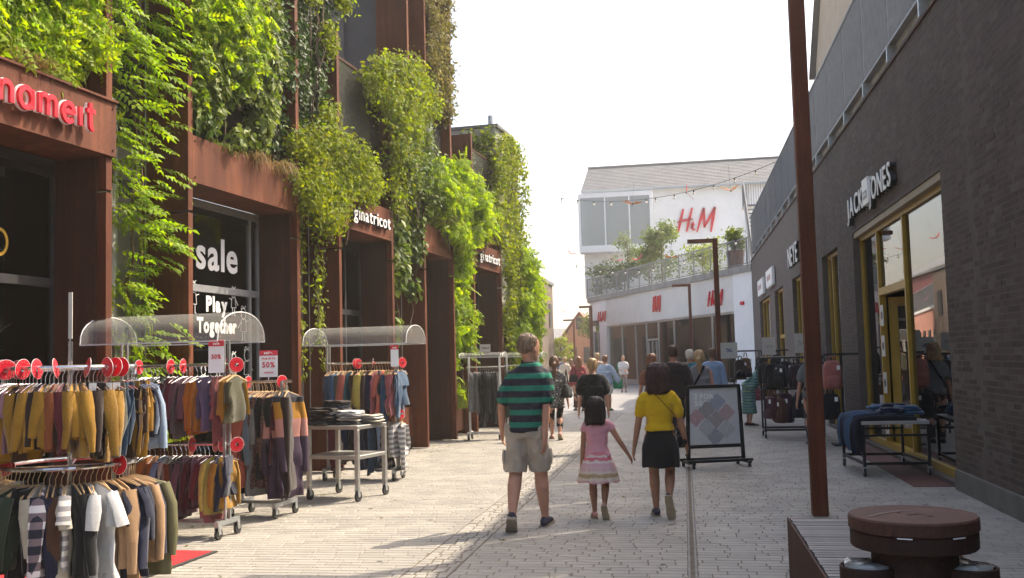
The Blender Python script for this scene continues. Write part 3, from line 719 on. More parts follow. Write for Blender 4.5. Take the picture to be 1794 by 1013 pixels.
grass_tuft(22.6, -.03, 4.4, 200, .5, lm_grass, 'brown grass on top of the farther ginatricot planter', fall=1.0)
grass_tuft(9.75, -.05, .85, 140, .35, lm_shrub, 'small yellow-green plant behind the garments of the first canopy rack', spread=.7)
# ------------------------------------------------------------------ right: dark brick building with yellow windows
RB = empty('dark_brick_building', (3.6, 20, 0), 0, label='long dark brick shop building with yellow framed windows', cat='building')
RX = 3.11
brick_m = mat('dark_clinker', (.070, .050, .043), .8, 0, scale=1.1, col2=(.108, .080, .069), isl=.24, bump=.03, bscale=60, spec=.2)
mortar_m = mat('dark_mortar', (.125, .105, .094), .95, 0, var=.15, scale=5, spec=.2)
def far_brick():
    m, t, p = nodes('dark_clinker_far'); N = t.nodes; L = t.links
    tc = N.new('ShaderNodeTexCoord'); sp = N.new('ShaderNodeSeparateXYZ'); cb = N.new('ShaderNodeCombineXYZ')
    L.new(tc.outputs['Object'], sp.inputs[0]); L.new(sp.outputs[1], cb.inputs[0]); L.new(sp.outputs[2], cb.inputs[1])
    br = N.new('ShaderNodeTexBrick'); br.inputs['Scale'].default_value = 1; br.inputs['Brick Width'].default_value = .24; br.inputs['Row Height'].default_value = .0667; br.inputs['Mortar Size'].default_value = .006
    br.inputs['Color1'].default_value = (.070, .050, .043, 1); br.inputs['Color2'].default_value = (.108, .080, .069, 1); br.inputs['Mortar'].default_value = (.105, .088, .078, 1)
    L.new(cb.outputs[0], br.inputs['Vector']); L.new(br.outputs[0], p.inputs['Base Color']); p.inputs['Roughness'].default_value = .75
    return m
far_brick_m = far_brick()
def rpart(name, boxes, m, parent=RB, bevel=0):
    b = MB()
    for (x0, x1, y0, y1, z0, z1) in boxes: b.box(x0-3.6, x1-3.6, y0-20, y1-20, z0, z1)
    return b.build(name, m, parent, bevel=bevel)
ZT = 5.78
HOLES = [(12.56, 18.92, .06, 3.80), (20.75, 23.05, .06, 3.76), (26.2, 29.35, .06, 3.74), (32.1, 35.0, .06, 3.76), (37.0, 41.9, .06, 3.76)]
def rects_without(y0, y1, z0, z1, holes):
    ys = sorted(set([y0, y1]+[h[0] for h in holes if y0 < h[0] < y1]+[h[1] for h in holes if y0 < h[1] < y1])); out = []
    for a, b in zip(ys[:-1], ys[1:]):
        hs = [h for h in holes if h[0] <= a+1e-6 and h[1] >= b-1e-6]
        if hs:
            if hs[0][2] > z0: out.append((a, b, z0, hs[0][2]))
            out.append((a, b, hs[0][3], z1))
        else: out.append((a, b, z0, z1))
    return out
YB = 25.5     # bricks are single pieces up to here, the material takes over beyond
rpart('wall_core', [(RX-.0012, RX+.45, a, b, c, d) for (a, b, c, d) in rects_without(-4, YB, 0, ZT, HOLES)], mortar_m)
rpart('wall_core', [(RX, RX+.45, a, b, c, d) for (a, b, c, d) in rects_without(YB+.0, 46, 0, ZT, HOLES)], far_brick_m)
rpart('gable_wall', [(RX+.46, 16, 45.6, 46, 0, ZT)], far_brick_m)
def brick_tmpl(l, h=.056, d=.0155, b=.002):
    V = [(0, 0, 0), (0, l, 0), (0, l, h), (0, 0, h), (-d, b, b), (-d, l-b, b), (-d, l-b, h-b), (-d, b, h-b)]
    F = [(4, 7, 6, 5), (0, 4, 5, 1), (1, 5, 6, 2), (2, 6, 7, 3), (3, 7, 4, 0)]
    return np.array(V), np.array(F)
bricks = []
rowh = .0667
zi = 0; zz = .25
while zz < ZT-.06:
    y = 7.0 - (.12 if zi % 2 else 0) - .06*(zi % 3)
    while y < YB:
        l = .228 if random.random() < .7 else .108
        y0, y1 = y, min(y+l, YB); y += l+.011
        segs = [(y0, y1)]
        for h in HOLES:
            if h[2] < zz+.05 and h[3] > zz:
                ns = []
                for a, b in segs:
                    if b <= h[0] or a >= h[1]: ns.append((a, b)); continue
                    if a < h[0]: ns.append((a, h[0]))
                    if b > h[1]: ns.append((h[1], b))
                segs = ns
        for a, b in segs:
            if b-a > .03 and not (11.35 < b and a < 11.362): bricks.append((a, zz, b-a))
    zz += rowh; zi += 1
near = sorted([q for q in bricks if 10.15 < q[0] < 12.4 and .5 < q[1] < 5.2 and q[2] > .2], key=lambda q: q[0]+abs(q[1]-1.6)*.8)[:300]
nset = set(near); rest = [q for q in bricks if q not in nset]
Vs = []; Fs = []; bb = 0
for (y, z, l) in rest:
    V, F = brick_tmpl(l); V = V.copy(); V[:, 0] += np.where(V[:, 0] < 0, RNG.normal(0, .0008), 0)
    Vs.append(V+np.array([RX+.013-3.6, y-20, z])); Fs.append(F+bb); bb += 8
tag(link('brick_courses', npmesh('brick_courses', np.concatenate(Vs), np.concatenate(Fs)), brick_m, RB), kind='stuff')
V, F = brick_tmpl(.228); bme = npmesh('brick', V, F); bme.materials.append(brick_m)
for (y, z, l) in near:
    o = link('brick', bme, None, RB); o.location = (RX+.013-3.6+RNG.normal(0, .0015), y-20, z); o.scale = (1, l/.228, 1)
# plinth, ledge, parapet
rpart('plinth', [(RX-.035, RX+.002, -4, 12.52, -.02, .235)], mat('dark_concrete', (.13, .125, .11), .9, 0, var=.2, scale=3, bump=.2))
for (p0, p1) in ((18.96, 20.7), (23.1, 26.15), (29.4, 32.05), (35.05, 36.95), (41.95, 46)): rpart('plinth', [(RX-.02, RX-.0005, p0, p1, -.02, .20)], concrete)
rpart('coping', [(RX-.03, RX+.5, -4, 46, ZT+.002, ZT+.05)], corten_d)
rpart('ledge_upstand', [(RX+.10, RX+.16, -4, 46, ZT+.052, 6.20)], mat('pale_upstand', (.46, .45, .44), .6, .2, var=.2, scale=3))
rpart('roof_deck', [(RX+.46, 16, -4, 45.6, 5.4, 5.77)], concrete)
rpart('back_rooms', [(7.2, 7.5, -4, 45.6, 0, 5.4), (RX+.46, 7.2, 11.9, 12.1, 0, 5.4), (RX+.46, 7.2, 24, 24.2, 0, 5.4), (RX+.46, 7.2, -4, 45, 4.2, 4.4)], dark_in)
rpart('shop_floor', [(RX+.1, 7.2, 12.1, 45, -.01, .03)], concrete)
# reveal lining of the big window: soffit and sill in yellow/grey
rpart('lintel_soffit', [(RX+.02, RX+.2, 12.56, 18.92, 3.70, 3.799)], mat('soffit_paint', (.30, .24, .16), .6, 0))
# windows
def window(y0, y1, z0, z1, posts, transoms=(), door=None, xg=RX+.17):
    t = .07
    wdw = rpart('window', [(xg-.05, xg+.05, y0, y0+t, z0, z1), (xg-.05, xg+.05, y1-t, y1, z0, z1), (xg-.05, xg+.05, y0+t, y1-t, z1-t, z1), (xg-.06, xg+.05, y0+t, y1-t, z0, z0+.10)], yellow_p)
    ys = [y0]+list(posts)+[y1]
    for p_ in posts: rpart('mullion', [(xg-.055, xg+.05, p_-t/2, p_+t/2, z0+.10, z1-t)], yellow_p, wdw)
    for i, (a, b) in enumerate(zip(ys[:-1], ys[1:])):
        a2 = a+(t if i == 0 else t/2); b2 = b-(t if i == len(ys)-2 else t/2)
        zsplit = [z0+.10]+[z for (k, z) in transoms if k == i]+[z1-t]
        for (k, z) in transoms:
            if k == i: rpart('transom', [(xg-.052, xg+.05, a2, b2, z-.06, z+.06)], yellow_p, wdw)
        for c, d in zip(zsplit[:-1], zsplit[1:]):
            if door == i and c == z0+.10: continue
            rpart('pane', [(xg-.005, xg+.005, a2, b2, c, d)], glass_right, wdw)
    return wdw
window(12.56, 18.92, .06, 3.70, (15.35, 17.35), ((1, 2.62),), door=1)
window(20.75, 23.05, .06, 3.76, (22.4,))
window(26.2, 29.35, .06, 3.74, (27.3, 28.4), ((0, 2.2), (1, 2.2)))
window(32.1, 35.0, .06, 3.76, (33.4,), ((0, 2.2), (1, 2.2)))
window(37.0, 41.9, .06, 3.76, (38.6, 40.2), ((0, 2.2), (1, 2.2), (2, 2.2)))
# open door leaf of the big window, frame members and handle
b = MB(); b.box(0, .05, -1.7, -1.56, 0, 2.45).box(0, .05, -.14, 0, 0, 2.45).box(0, .05, -1.56, -.14, 0, .3).box(0, .05, -1.56, -.14, 2.31, 2.45)
dl = b.build('door', yellow_p, RB); dl.location = (RX+.24-3.6, 17.25-20, .07); dl.rotation_euler = (0, 0, R(62)); dl['label'] = 'open yellow shop door'
b = MB(); b.box(.02, .03, -1.56, -.14, .3, 2.31); b.build('pane', glass_right, dl)
b = MB(); b.tube([(-.05, -1.5, .95), (-.05, -1.5, 1.45)], .015, 8); b.bar((0, -1.5, 1.0), (-.05, -1.5, 1.0), .015, .015); b.bar((0, -1.5, 1.4), (-.05, -1.5, 1.4), .015, .015); b.build('handle', galv, dl)
notice_m = mat('notice_paper', (.62, .62, .6), .7, 0, var=.05)
for k, z in enumerate((.25, .95, 1.55, 2.05)):
    n_ = empty('paper_notice', (RX+.10, 16.98, z), 0, label=['lowest', 'second lowest', 'second highest', 'highest'][k]+' small white notice on the yellow door post', cat='notice')
    b = MB(); b.box(-.003, .003, 0, .24, 0, .34); b.build('sheet', notice_m, n_)
    b = MB(); b.prism(arc(.12, .17, .07, 0, 360, 14), .0035, .006, ((0, 0, 0), (0, 1, 0), (0, 0, 1), (-1, 0, 0))); b.build('mark', blackm, n_)
# poster inside the doorway
ps = empty('sale_poster', (RX+.34, 15.95, .55), 0, label='tall white poster with blue figures in the shop doorway', cat='poster')
b = MB(); b.box(0, .02, -.32, .32, 0, 1.72); b.build('panel', white_v, ps)
blue_i = mat('blue_ink', (.02, .04, .22), .5)
for (tx, z, s) in (('MIX', 1.50, .09), ('2 F', 1.26, .22), ('50', 1.0, .24)):
    lettering(tx, .5, s, .004, (Vector((RX+.336, 16.22, .55+z-.05)), (0, -1, 0), Zup, (-1, 0, 0)), blue_i, ps, bold=.006)
b = MB(); b.box(-.003, -.001, -.2, .12, .05, .7); b.build('print', mat('blue_print', (.06, .10, .22), .5, 0, var=.5, scale=6), ps)
# mat well / threshold
rpart('threshold', [(RX-.45, RX+.1, 12.75, 18.6, -.03, .006)], mat('rust_brick_strip', (.11, .045, .035), .8, 0, var=.3, scale=20))
# lettering on the wall
def rfr(y, z, d=0): return (Vector((RX-d, y, z)), (0, -1, 0), Zup, (-1, 0, 0))
jj = empty('shop_sign', (RX-.05, 17, 4.1), 0, label='white raised capitals reading JACK and JONES with a square mark between', cat='sign')
back_ = mat('sign_sides', (.03, .03, .032), .5)
for d, th, m, nm in ((.05, .08, back_, 'letter_back'), (.097, .012, white_v, 'letter')):
    lettering('JACK', 1.58, .50, th, rfr(18.75, 4.03, d), m, jj, bold=.004, gap=.16, names=nm)
    lettering('JONES', 1.70, .50, th, rfr(16.62, 4.03, d), m, jj, bold=.004, gap=.16, names=nm)
b = MB(); b.box(-.08, .03, -.48, .02, -.08, .34); b.build('square_mark', white_v, jj)
jo = Matrix.Translation(jj.location).inverted()
b = MB(); b.box(RX-.136, RX-.1305, 16.60, 16.93, 4.11, 4.24); me = b.mesh('ampersand_block'); me.transform(jo); link('ampersand_block', me, mat('grey_ink', (.35, .35, .36), .5), jj)
lettering('JACK&', .28, .07, .004, rfr(16.91, 4.15, .137), white_v, jj)
ny = empty('shop_sign', (RX-.05, 28, 4.2), 0, label='white raised capitals reading NEYE on the brick wall behind the rusty pole', cat='sign')
for d, th, m, nm in ((.05, .08, back_, 'letter_back'), (.097, .012, white_v, 'letter')):
    lettering('NEYE', 2.3, .78, th, rfr(29.3, 4.06, d), m, ny, bold=.006, gap=.16, names=nm)
for (y, z, lab) in ((36.7, 3.95, 'pale square sign plate, the nearer of two on the far brick wall'), (40.8, 3.9, 'pale square sign plate, the farther of two on the far brick wall')):
    sp_ = empty('sign_plate', (RX-.02, y, z), 0, label=lab, cat='sign')
    b = MB(); b.box(-.12, 0, -2.4, 0, 0, .62); b.build('plate', white_v, sp_, bevel=.02)
    b = MB(); b.box(-.125, -.1205, -1.9, -.5, .22, .4); b.build('mark', mat('pink_ink', (.5, .3, .3), .5), sp_)
# terrace railing of close vertical bars on brackets
rail_m = mat('rail_steel', (.22, .225, .235), .55, .2, var=.15, scale=6)
RR = empty('terrace_railing', (RX+.02, 20, ZT), 0, label='grey steel railing of close vertical bars along the brick parapet', cat='railing')
def rr(name, mb): return mb.build(name, rail_m, RR)
y = -3.0; k = 0
while y < 45:
    b = MB(); b.box(-.02, .05, y-20-.02, y-20+.02, .08, 1.90); b.build('post', rail_m, RR)
    b = MB(); b.box(-.06, .16, y-20-.025, y-20+.025, .054, .30); b.build('bracket', galv, RR)
    if y > 5:
        b = MB(); q = y+.08
        while q < y+1.92:
            b.box(-.035, .04, q-20-.008, q-20+.008, .34, 1.86); q += .066
        tag(b.build('bars', rail_m, RR), kind='stuff')
    y += 2.0; k += 1
b = MB(); b.box(-.04, .06, -23, 25.5, 1.902, 1.945); b.build('top_rail', rail_m, RR)
b = MB(); b.box(-.04, .06, -23, 25.5, .30, .338); b.build('bottom_rail', rail_m, RR)
b = MB(); b.box(.055, .075, -23, 25.5, 1.08, 1.12); b.build('mid_rail', rail_m, RR)
# house gables rising behind the terrace
gb = empty('plaster_gable_house', (8.6, 33, 5.7), 0, label='pale tan gabled house behind the terrace railing', cat='house')
b = MB(); b.prism([(-4, 0), (4, 0), (4, 6.2), (0, 10.2), (-4, 6.2)], -3.5, 3.5, ((0, 0, 0), (0, 1, 0), (0, 0, 1), (1, 0, 0))); b.build('wall', mat('tan_plaster', (.42, .34, .25), .85, 0, var=.1, bump=.1), gb)
b = MB()
for sg in (-1, 1): b.prism([(sg*4.4, 5.95), (sg*4.4, 6.1), (0, 10.45), (0, 10.3)][::sg], -3.7, 3.7, ((0, 0, 0), (0, 1, 0), (0, 0, 1), (1, 0, 0)))
b.build('roof', mat('slate_roof', (.10, .10, .11), .6, 0, var=.2, scale=12), gb)
g2 = empty('slate_roof_house', (7.2, 41.5, 5.7), 0, label='dark slate roofed house far behind the terrace railing', cat='house')
b = MB(); b.box(-2.6, 5, -2, 2.5, 0, 4.1); b.build('wall', concrete, g2)
b = MB(); b.prism([(-2.9, 4.1), (5, 4.1), (5, 6.5), (-1.4, 6.5)], -2.2, 2.7, ((0, 0, 0), (1, 0, 0), (0, 0, 1), (0, 1, 0))); b.build('roof', MATS['slate_roof'], g2)
# ------------------------------------------------------------------ white corner store with terrace
HM = empty('white_corner_store', (0, 60, 0), 0, label='white corner store with terrace, slate roof and glass bay at the street end', cat='building')
render_w = mat('white_render', (.78, .78, .79), .85, 0, var=.05, scale=1.2, bump=.05)
render_g = mat('grey_white_render', (.66, .64, .61), .85, 0, var=.06, scale=1.2)
L0 = Vector((-6.2, 67, 0)); R0 = Vector((3.15, 46.05, 0)); HD = (R0-L0); HL = HD.length; HD.normalize(); HNn = Vector((HD.y, -HD.x, 0))
if HNn.y > 0: HNn = -HNn
def hfr(s, d=0, z=0): return L0+HD*s+HNn*d+Vector((0, 0, z))
HMi = HM.matrix_basis.inverted() if False else Matrix.Translation((0, -60, 0))
def hbox(name, boxes, m, parent=HM):
    b = MB()
    for (s0, s1, d0, d1, z0, z1) in boxes:
        b.prism([(s0, z0), (s1, z0), (s1, z1), (s0, z1)], d0, d1, (L0-Vector((0, 60, 0)), HD, (0, 0, 1), HNn))
    return b.build(name, m, parent)
SO = 3.66                          # top of the glazing
hbox('fascia_band', [(3.3, HL-1.9, -.3, 0, SO, 5.38)], render_g)
hbox('corner_pier', [(1.9, 3.28, -.4, .02, 0, 5.38)], render_w)
hbox('end_pier', [(HL-1.88, HL, -.4, .03, 0, 5.38)], render_w)
hbox('side_wall', [(0, 1.88, -.3, -.02, SO+.2, 5.38), (0, .25, -.3, 0, 0, SO+.2)], render_w)
hbox('terrace_slab', [(-.15, HL+.1, -.8, .12, 5.382, 5.70)], concrete)
b = MB(); b.prism([(L0.x, L0.y), (R0.x, R0.y), (9, 46.1), (9, 69), (-6.5, 69)], 5.40, 5.69, ((0, -60, 0), (1, 0, 0), (0, 1, 0), (0, 0, 1))); b.build('terrace_floor', render_g, HM)
hbox('store_back', [(0, HL, -4.2, -4, 0, 5.1)], mat('store_back', (.60, .60, .58), .8, 0, var=.3, scale=1.5))
hbox('store_floor', [(0, HL, -4, -.05, -.02, .03)], concrete)
hbox('store_ceiling', [(0, HL, -4, -.3, 4.2, 4.3)], white_p)
posts = [3.3, 5.6, 7.9, 9.6, 11.4, 13.6, 15.8, 18.3, HL-1.95]
hbox('window_frame', [(p_, p_+.07, -.22, -.12, .0, SO) for p_ in posts]+[(3.3, HL-1.9, -.22, -.12, SO-.10, SO), (3.3, HL-1.9, -.24, -.10, 0, .3), (9.67, 11.4, -.22, -.12, 2.55, 2.65)], alu)
for a, b_ in zip(posts[:-1], posts[1:]): hbox('pane', [(a+.07, b_, -.18, -.17, .3, SO-.1)], glass('store_glass', 1.6, (.9, .9, .88)))
hbox('door', [(9.9, 9.98, -.16, -.1, .02, 2.5), (11.1, 11.18, -.16, -.1, .02, 2.5), (10.5, 10.56, -.16, -.1, .02, 2.5)], alu)
hbox('side_window', [(.25, 1.88, -.25, -.15, SO-.35, SO-.25), (1.0, 1.07, -.25, -.15, 0, SO-.3), (.25, 1.88, -.25, -.15, 1.9, 2.0)], alu)
hbox('side_pane', [(.25, 1.88, -.21, -.2, 0, SO-.35)], MATS['store_glass'])
# shelves and red displays inside
red_d = mat('red_display', (.45, .06, .07), .6, 0, var=.4, scale=3)
for k, (s0, s1, z1, m) in enumerate([(12.2, 12.9, 1.9, red_d), (14.2, 15.2, 2.6, red_d), (16.5, 17.7, 2.2, red_d), (18.8, 20, 2.5, red_d), (4.2, 5.2, 2.3, dark_in), (6.2, 7.4, 2.0, dark_in), (8.2, 9.2, 2.4, dark_in)]):
    hbox('display_shelf', [(s0, s1, -2.2, -1.6, .1, z1)], m)
lamp_e = bpy.data.materials.new('lit_panel'); lamp_e.use_nodes = True; _p = lamp_e.node_tree.nodes['Principled BSDF']; _p.inputs['Emission Color'].default_value = (1, .92, .8, 1); _p.inputs['Emission Strength'].default_value = 8
for k in range(9): hbox('ceiling_light', [(3.9+k*2.0, 5.0+k*2.0, -2.6, -1.4, 4.12, 4.19)], lamp_e)
# brick coloured slabs added behind the glazing imitate brick reflected in it
hbox('brick_reflection', [(7.9, 9.3, -.7, -.5, 0, 4.2), (12.0, 13.2, -3, -2.8, 1.5, 4.2), (15.6, 21, -3.2, -3.0, 2.4, 4.2)], mat('reflected_brick', (.42, .34, .22), .85, 0, var=.25, scale=14))
# upper volume
UY = 68.0
def ubox(name, boxes, m, parent=HM):
    b = MB()
    for q in boxes: b.box(q[0], q[1], q[2]-60, q[3]-60, q[4], q[5])
    return b.build(name, m, parent)
ubox('upper_wall', [(-6.55, 10, UY, 76, 5.7, 13.05)], render_w)
slate = mat('grey_slate_tiles', (.20, .195, .20), .6, 0, var=.2, scale=10)
# roof of tile courses
rf = MB(); nrow = 16; z0, z1, y0, y1 = 13.06, 15.3, UY-.3, 71.2
for i in range(nrow):
    a, c = i/nrow, (i+1)/nrow
    rf.prism([(y0+(y1-y0)*a-60, z0+(z1-z0)*a+.05), (y0+(y1-y0)*c-60+.06, z0+(z1-z0)*c+.05), (y0+(y1-y0)*c-60+.06, z0+(z1-z0)*c), (y0+(y1-y0)*a-60, z0+(z1-z0)*a)], -6.62+.25*a, 10.2, ((0, 0, 0), (0, 1, 0), (0, 0, 1), (1, 0, 0)))
def tile_material():
    m, t, p = nodes('slate_tiles'); N = t.nodes; L = t.links
    tc = N.new('ShaderNodeTexCoord'); br = N.new('ShaderNodeTexBrick'); sp = N.new('ShaderNodeSeparateXYZ'); cb = N.new('ShaderNodeCombineXYZ')
    L.new(tc.outputs['Object'], sp.inputs[0]); L.new(sp.outputs[0], cb.inputs[0]); L.new(sp.outputs[2], cb.inputs[1])
    br.inputs['Scale'].default_value = 1; br.inputs['Brick Width'].default_value = .45; br.inputs['Row Height'].default_value = .14; br.inputs['Mortar Size'].default_value = .012
    br.inputs['Color1'].default_value = (.17, .175, .19, 1); br.inputs['Color2'].default_value = (.12, .125, .14, 1); br.inputs['Mortar'].default_value = (.08, .08, .08, 1)
    L.new(cb.outputs[0], br.inputs['Vector']); L.new(br.outputs[0], p.inputs['Base Color']); p.inputs['Roughness'].default_value = .6
    return m
rf.build('roof', tile_material(), HM)
ubox('ridge_cap', [(-6.4, 10.2, 71.1, 71.5, 15.32, 15.42)], slate)
ubox('gutter', [(-6.62, 10.2, UY-.42, UY-.28, 12.95, 13.08)], galv)
ubox('downpipe', [(4.45, 4.55, UY-.14, UY-.04, 5.7, 12.95)], galv)
# glass bay
BX0, BX1, BZ0, BZ1, BYF = -6.75, -1.75, 8.75, 12.75, 66.7
ubox('bay_frame', [(BX0, BX1, BYF, UY-.01, BZ0, BZ0+.45), (BX0, BX1, BYF, UY-.01, BZ1-.3, BZ1), (BX0, BX0+.16, BYF, UY-.01, BZ0+.45, BZ1-.3), (BX1-.2, BX1, BYF, UY-.01, BZ0+.45, BZ1-.3), (-4.99, -4.9, BYF, BYF+.1, BZ0+.45, BZ1-.3), (-3.35, -3.26, BYF, BYF+.1, BZ0+.45, BZ1-.3)], render_w)
for a, c in ((BX0+.16, -4.99), (-4.9, -3.35), (-3.26, BX1-.2)): ubox('bay_pane', [(a, c, BYF+.04, BYF+.05, BZ0+.45, BZ1-.3)], glass_box)
ubox('bay_room', [(BX0+.2, BX1-.25, UY-.06, UY-.02, BZ0+.5, BZ1-.35)], mat('bay_room', (.16, .19, .21), .8, 0, var=.3, scale=1))
ubox('bay_chair', [(-6.2, -5.9, 67.2, 67.5, BZ0+.46, BZ0+1.3), (-4.5, -3.7, 67.2, 67.6, BZ0+.46, BZ0+.95)], mat('bay_furniture', (.25, .22, .12), .8))
# hand-lettered red logo in brush strokes
def brush_logo(name, label, o, A, B, Cn, h, squeeze=1):
    root = empty(name, o, 0, label=label, cat='sign')
    k = h; sl = .22; bf = 1.3 if h > 1.2 else .95
    def T(pl): return [(((p[0]+sl*p[1])*squeeze)*k, p[1]*k, p[2]*k*bf*min(1, squeeze*1.3)) for p in pl]
    Hs = [[(.08, -.02, .05), (.10, .5, .10), (.12, 1.0, .06)], [(.45, 0, .05), (.46, .5, .10), (.50, 1.04, .05)], [(-.04, .42, .03), (.25, .50, .08), (.62, .54, .03)]]
    Am = [[(.62, .12, .07), (.70, .30, .07), (.66, .40, .06), (.60, .30, .06), (.72, .06, .07), (.80, .08, .05)]]
    Ms = [[(.90, -.04, .04), (.95, .5, .09), (1.0, 1.0, .07)], [(1.0, 1.0, .07), (1.10, .5, .09), (1.18, .15, .05)], [(1.18, .15, .05), (1.34, .6, .09), (1.48, 1.02, .07)], [(1.48, 1.02, .07), (1.48, .5, .10), (1.50, -.06, .05)]]
    fr = (Vector((0, 0, 0)), A, B, Cn)
    for nm, st in (('letter', Hs), ('ampersand', Am), ('letter', Ms)):
        strokes([T(q) for q in st], .1, .02, .10, fr).build(nm, red_p, root)
    return root
brush_logo('shop_sign', 'big red brushed H&M letters on the white upper wall', (-.25, UY-.02, 10.0), (1, 0, 0), Zup, (0, -1, 0), 1.55)
brush_logo('shop_sign', 'small red H&M letters on the left corner pier of the white store', hfr(1.75, .03, 4.0), HD, Zup, HNn, .62, 1.55)
brush_logo('shop_sign', 'red H&M letters on the pale band over the store entrance', hfr(11.2, .01, 4.15), HD, Zup, HNn, .85, .8)
brush_logo('shop_sign', 'red H&M letters on the pale band near the brick building', hfr(18.3, .01, 4.05), HD, Zup, HNn, .72, 1.4)
rd = empty('alarm_box', hfr(HL-1.1, .03, 3.9), 0, label='tiny red box on the white end pier', cat='box')
b = MB(); b.prism([(0, 0), (.3, 0), (.3, .16), (0, .16)], 0, .1, (Vector((0, 0, 0)), HD, Zup, HNn)); b.build('body', red_p, rd, bevel=.015)
fs_ = empty('shop_sign', hfr(.3, .0, 4.0), 0, label='dark lettered sign over the far side window of the white store', cat='sign')
b = MB(); b.prism([(0, -.25), (1.5, -.25), (1.5, .1), (0, .1)], 0, .08, (Vector((0, 0, 0)), HD, Zup, HNn)); b.build('board', darkalu, fs_)
# terrace railing
TR = empty('terrace_railing', hfr(HL/2, .05, 5.7), 0, label='grey bar railing round the white store terrace', cat='railing')
tro = hfr(HL/2, .05, 5.7)
def trp(s, d, z): return hfr(s, d, z)-tro
s_ = -.1
while s_ < HL:
    b = MB(); b.bar(trp(s_, .1, 5.45), trp(s_, .1, 6.95), .06, .06); b.build('post', rail_m, TR); s_ += 1.9
b = MB(); q = 0
while q < HL:
    b.bar(trp(q, .1, 5.75), trp(q, .1, 6.88), .022, .022); q += .13
tag(b.build('bars', rail_m, TR), kind='stuff')
b = MB(); b.bar(trp(-.1, .1, 6.92), trp(HL, .1, 6.92), .06, .06); b.build('top_rail', rail_m, TR)
b = MB(); b.bar(trp(-.1, .1, 5.76), trp(HL, .1, 5.76), .05, .04); b.build('bottom_rail', rail_m, TR)
# outer stair with railing beside the brick building
ST = empty('outer_stair', (3.4, 47, 5.7), 0, label='steel outer stair with bar railing above the brick building corner', cat='stair')
b = MB()
for k in range(14): b.box(-.1, 1.3, k*.28, k*.28+.3, k*.24, k*.24+.05)
b.build('tread', rail_m, ST)
b = MB()
for x in (-.15, 1.35):
    b.bar((x, -.1, -.05), (x, 4.0, 3.4), .05, .25); b.bar((x, -.1, 1.1), (x, 4.0, 4.55), .05, .05)
    for k in range(36): b.bar((x, k*.11, k*.095), (x, k*.11, k*.095+1.12), .02, .02)
tag(b.build('side_railing', rail_m, ST))
b = MB(); b.box(-.2, 1.4, 4.0, 5.4, 3.35, 3.45)
for k in range(13): b.box(-.17, -.15, 4.0+k*.11, 4.02+k*.11, 3.45, 4.6); b.box(-.17+k*.12, -.15+k*.12, 4.0, 4.02, 3.45, 4.6)
b.build('landing', rail_m, ST)
# ------------------------------------------------------------------ trees and plants on the terrace and beyond
def tree(name, label, loc, h, cr, n, leafsz, m, trunk_r=.05, crown0=.35, cat='tree', lean=(0, 0)):
    root = empty(name, loc, RNG.uniform(0, 6), label=label, cat=cat)
    mb = MB(); tips = []
    top = Vector((lean[0], lean[1], h*.92))
    tr = [Vector((0, 0, 0)), Vector((lean[0]*.3+RNG.normal(0, .03), lean[1]*.3, h*.35)), Vector((lean[0]*.7+RNG.normal(0, .05), lean[1]*.7, h*.65)), top]
    mb.tube(tr, [trunk_r, trunk_r*.8, trunk_r*.5, trunk_r*.15], 7)
    for i in range(14):
        t = RNG.uniform(crown0, .95); b0 = tr[1].lerp(top, max(0, (t-.35)/.65)) if t > .35 else tr[0].lerp(tr[1], t/.35)
        a = i*2.4+RNG.normal(0, .3); e = RNG.uniform(.2, .9); ln = cr*RNG.uniform(.6, 1.1)*(1.15-.5*t)
        d = Vector((math.cos(a)*math.cos(e), math.sin(a)*math.cos(e), math.sin(e)))
        mid = b0+d*ln*.5+Vector((0, 0, .05*h*RNG.normal(0, .4))); end = b0+d*ln
        mb.tube([b0, mid, end], [trunk_r*.4, trunk_r*.25, trunk_r*.08], 5); tips += [(mid, .5), (end, 1), (b0.lerp(end, .75), .8)]
    mb.build('trunk', stem_m, root)
    P = []; Nn = []
    per = n//len(tips)
    for (c, wgt) in tips:
        r = cr*RNG.uniform(.22, .4)
        d = RNG.normal(0, 1, (per, 3)); d /= np.linalg.norm(d, axis=1)[:, None]
        P.append(np.array(c)+d*r*RNG.uniform(.3, 1.1, (per, 1))); Nn.append(d+np.array([0, 0, .5]))
    V, F = scatter(np.concatenate(P), np.concatenate(Nn), leafsz, LEAF1, .4)
    tag(link('crown', npmesh('crown', V, F), m, root), kind='stuff'); return root
lm_olive = leaf_mat('grey_green_leaf', (.11, .15, .07), (.22, .26, .11), .55, .45, 1.5, .25)
tree('terrace_tree', 'tallest leafy tree on the white store terrace, before the big red letters', (-1.15, 61, 5.7), 4.2, 1.5, 2100, .22, lm_creep, .06)
tree('terrace_tree', 'slender tree on the terrace under the glass bay', (-3.4, 64, 5.7), 3.9, 1.3, 750, .2, lm_olive, .05)
tree('terrace_tree', 'bushy low tree in the middle of the white store terrace', (-2.0, 62, 5.7), 2.6, 1.6, 1900, .2, lm_creep, .05, .15)
tree('terrace_shrub', 'wide green shrub behind the terrace railing under the tallest tree', (1.2, 57, 5.7), 2.2, 1.5, 1200, .18, lm_shrub, .04, .1, 'shrub')
tree('terrace_shrub', 'grey-green shrub at the left corner of the white store terrace', (-5.3, 66.3, 5.7), 2.0, 1.1, 1000, .2, lm_olive, .04, .1, 'shrub')
tree('terrace_shrub', 'dense green shrub behind the left part of the terrace railing', (-3.6, 63.2, 5.7), 1.7, 1.3, 1400, .2, lm_ivy, .04, .1, 'shrub')
wp = empty('wooden_plant_pot', (2.55, 48.2, 5.7), 0, label='brown wooden pot at the terrace corner near the brick building', cat='plant pot')
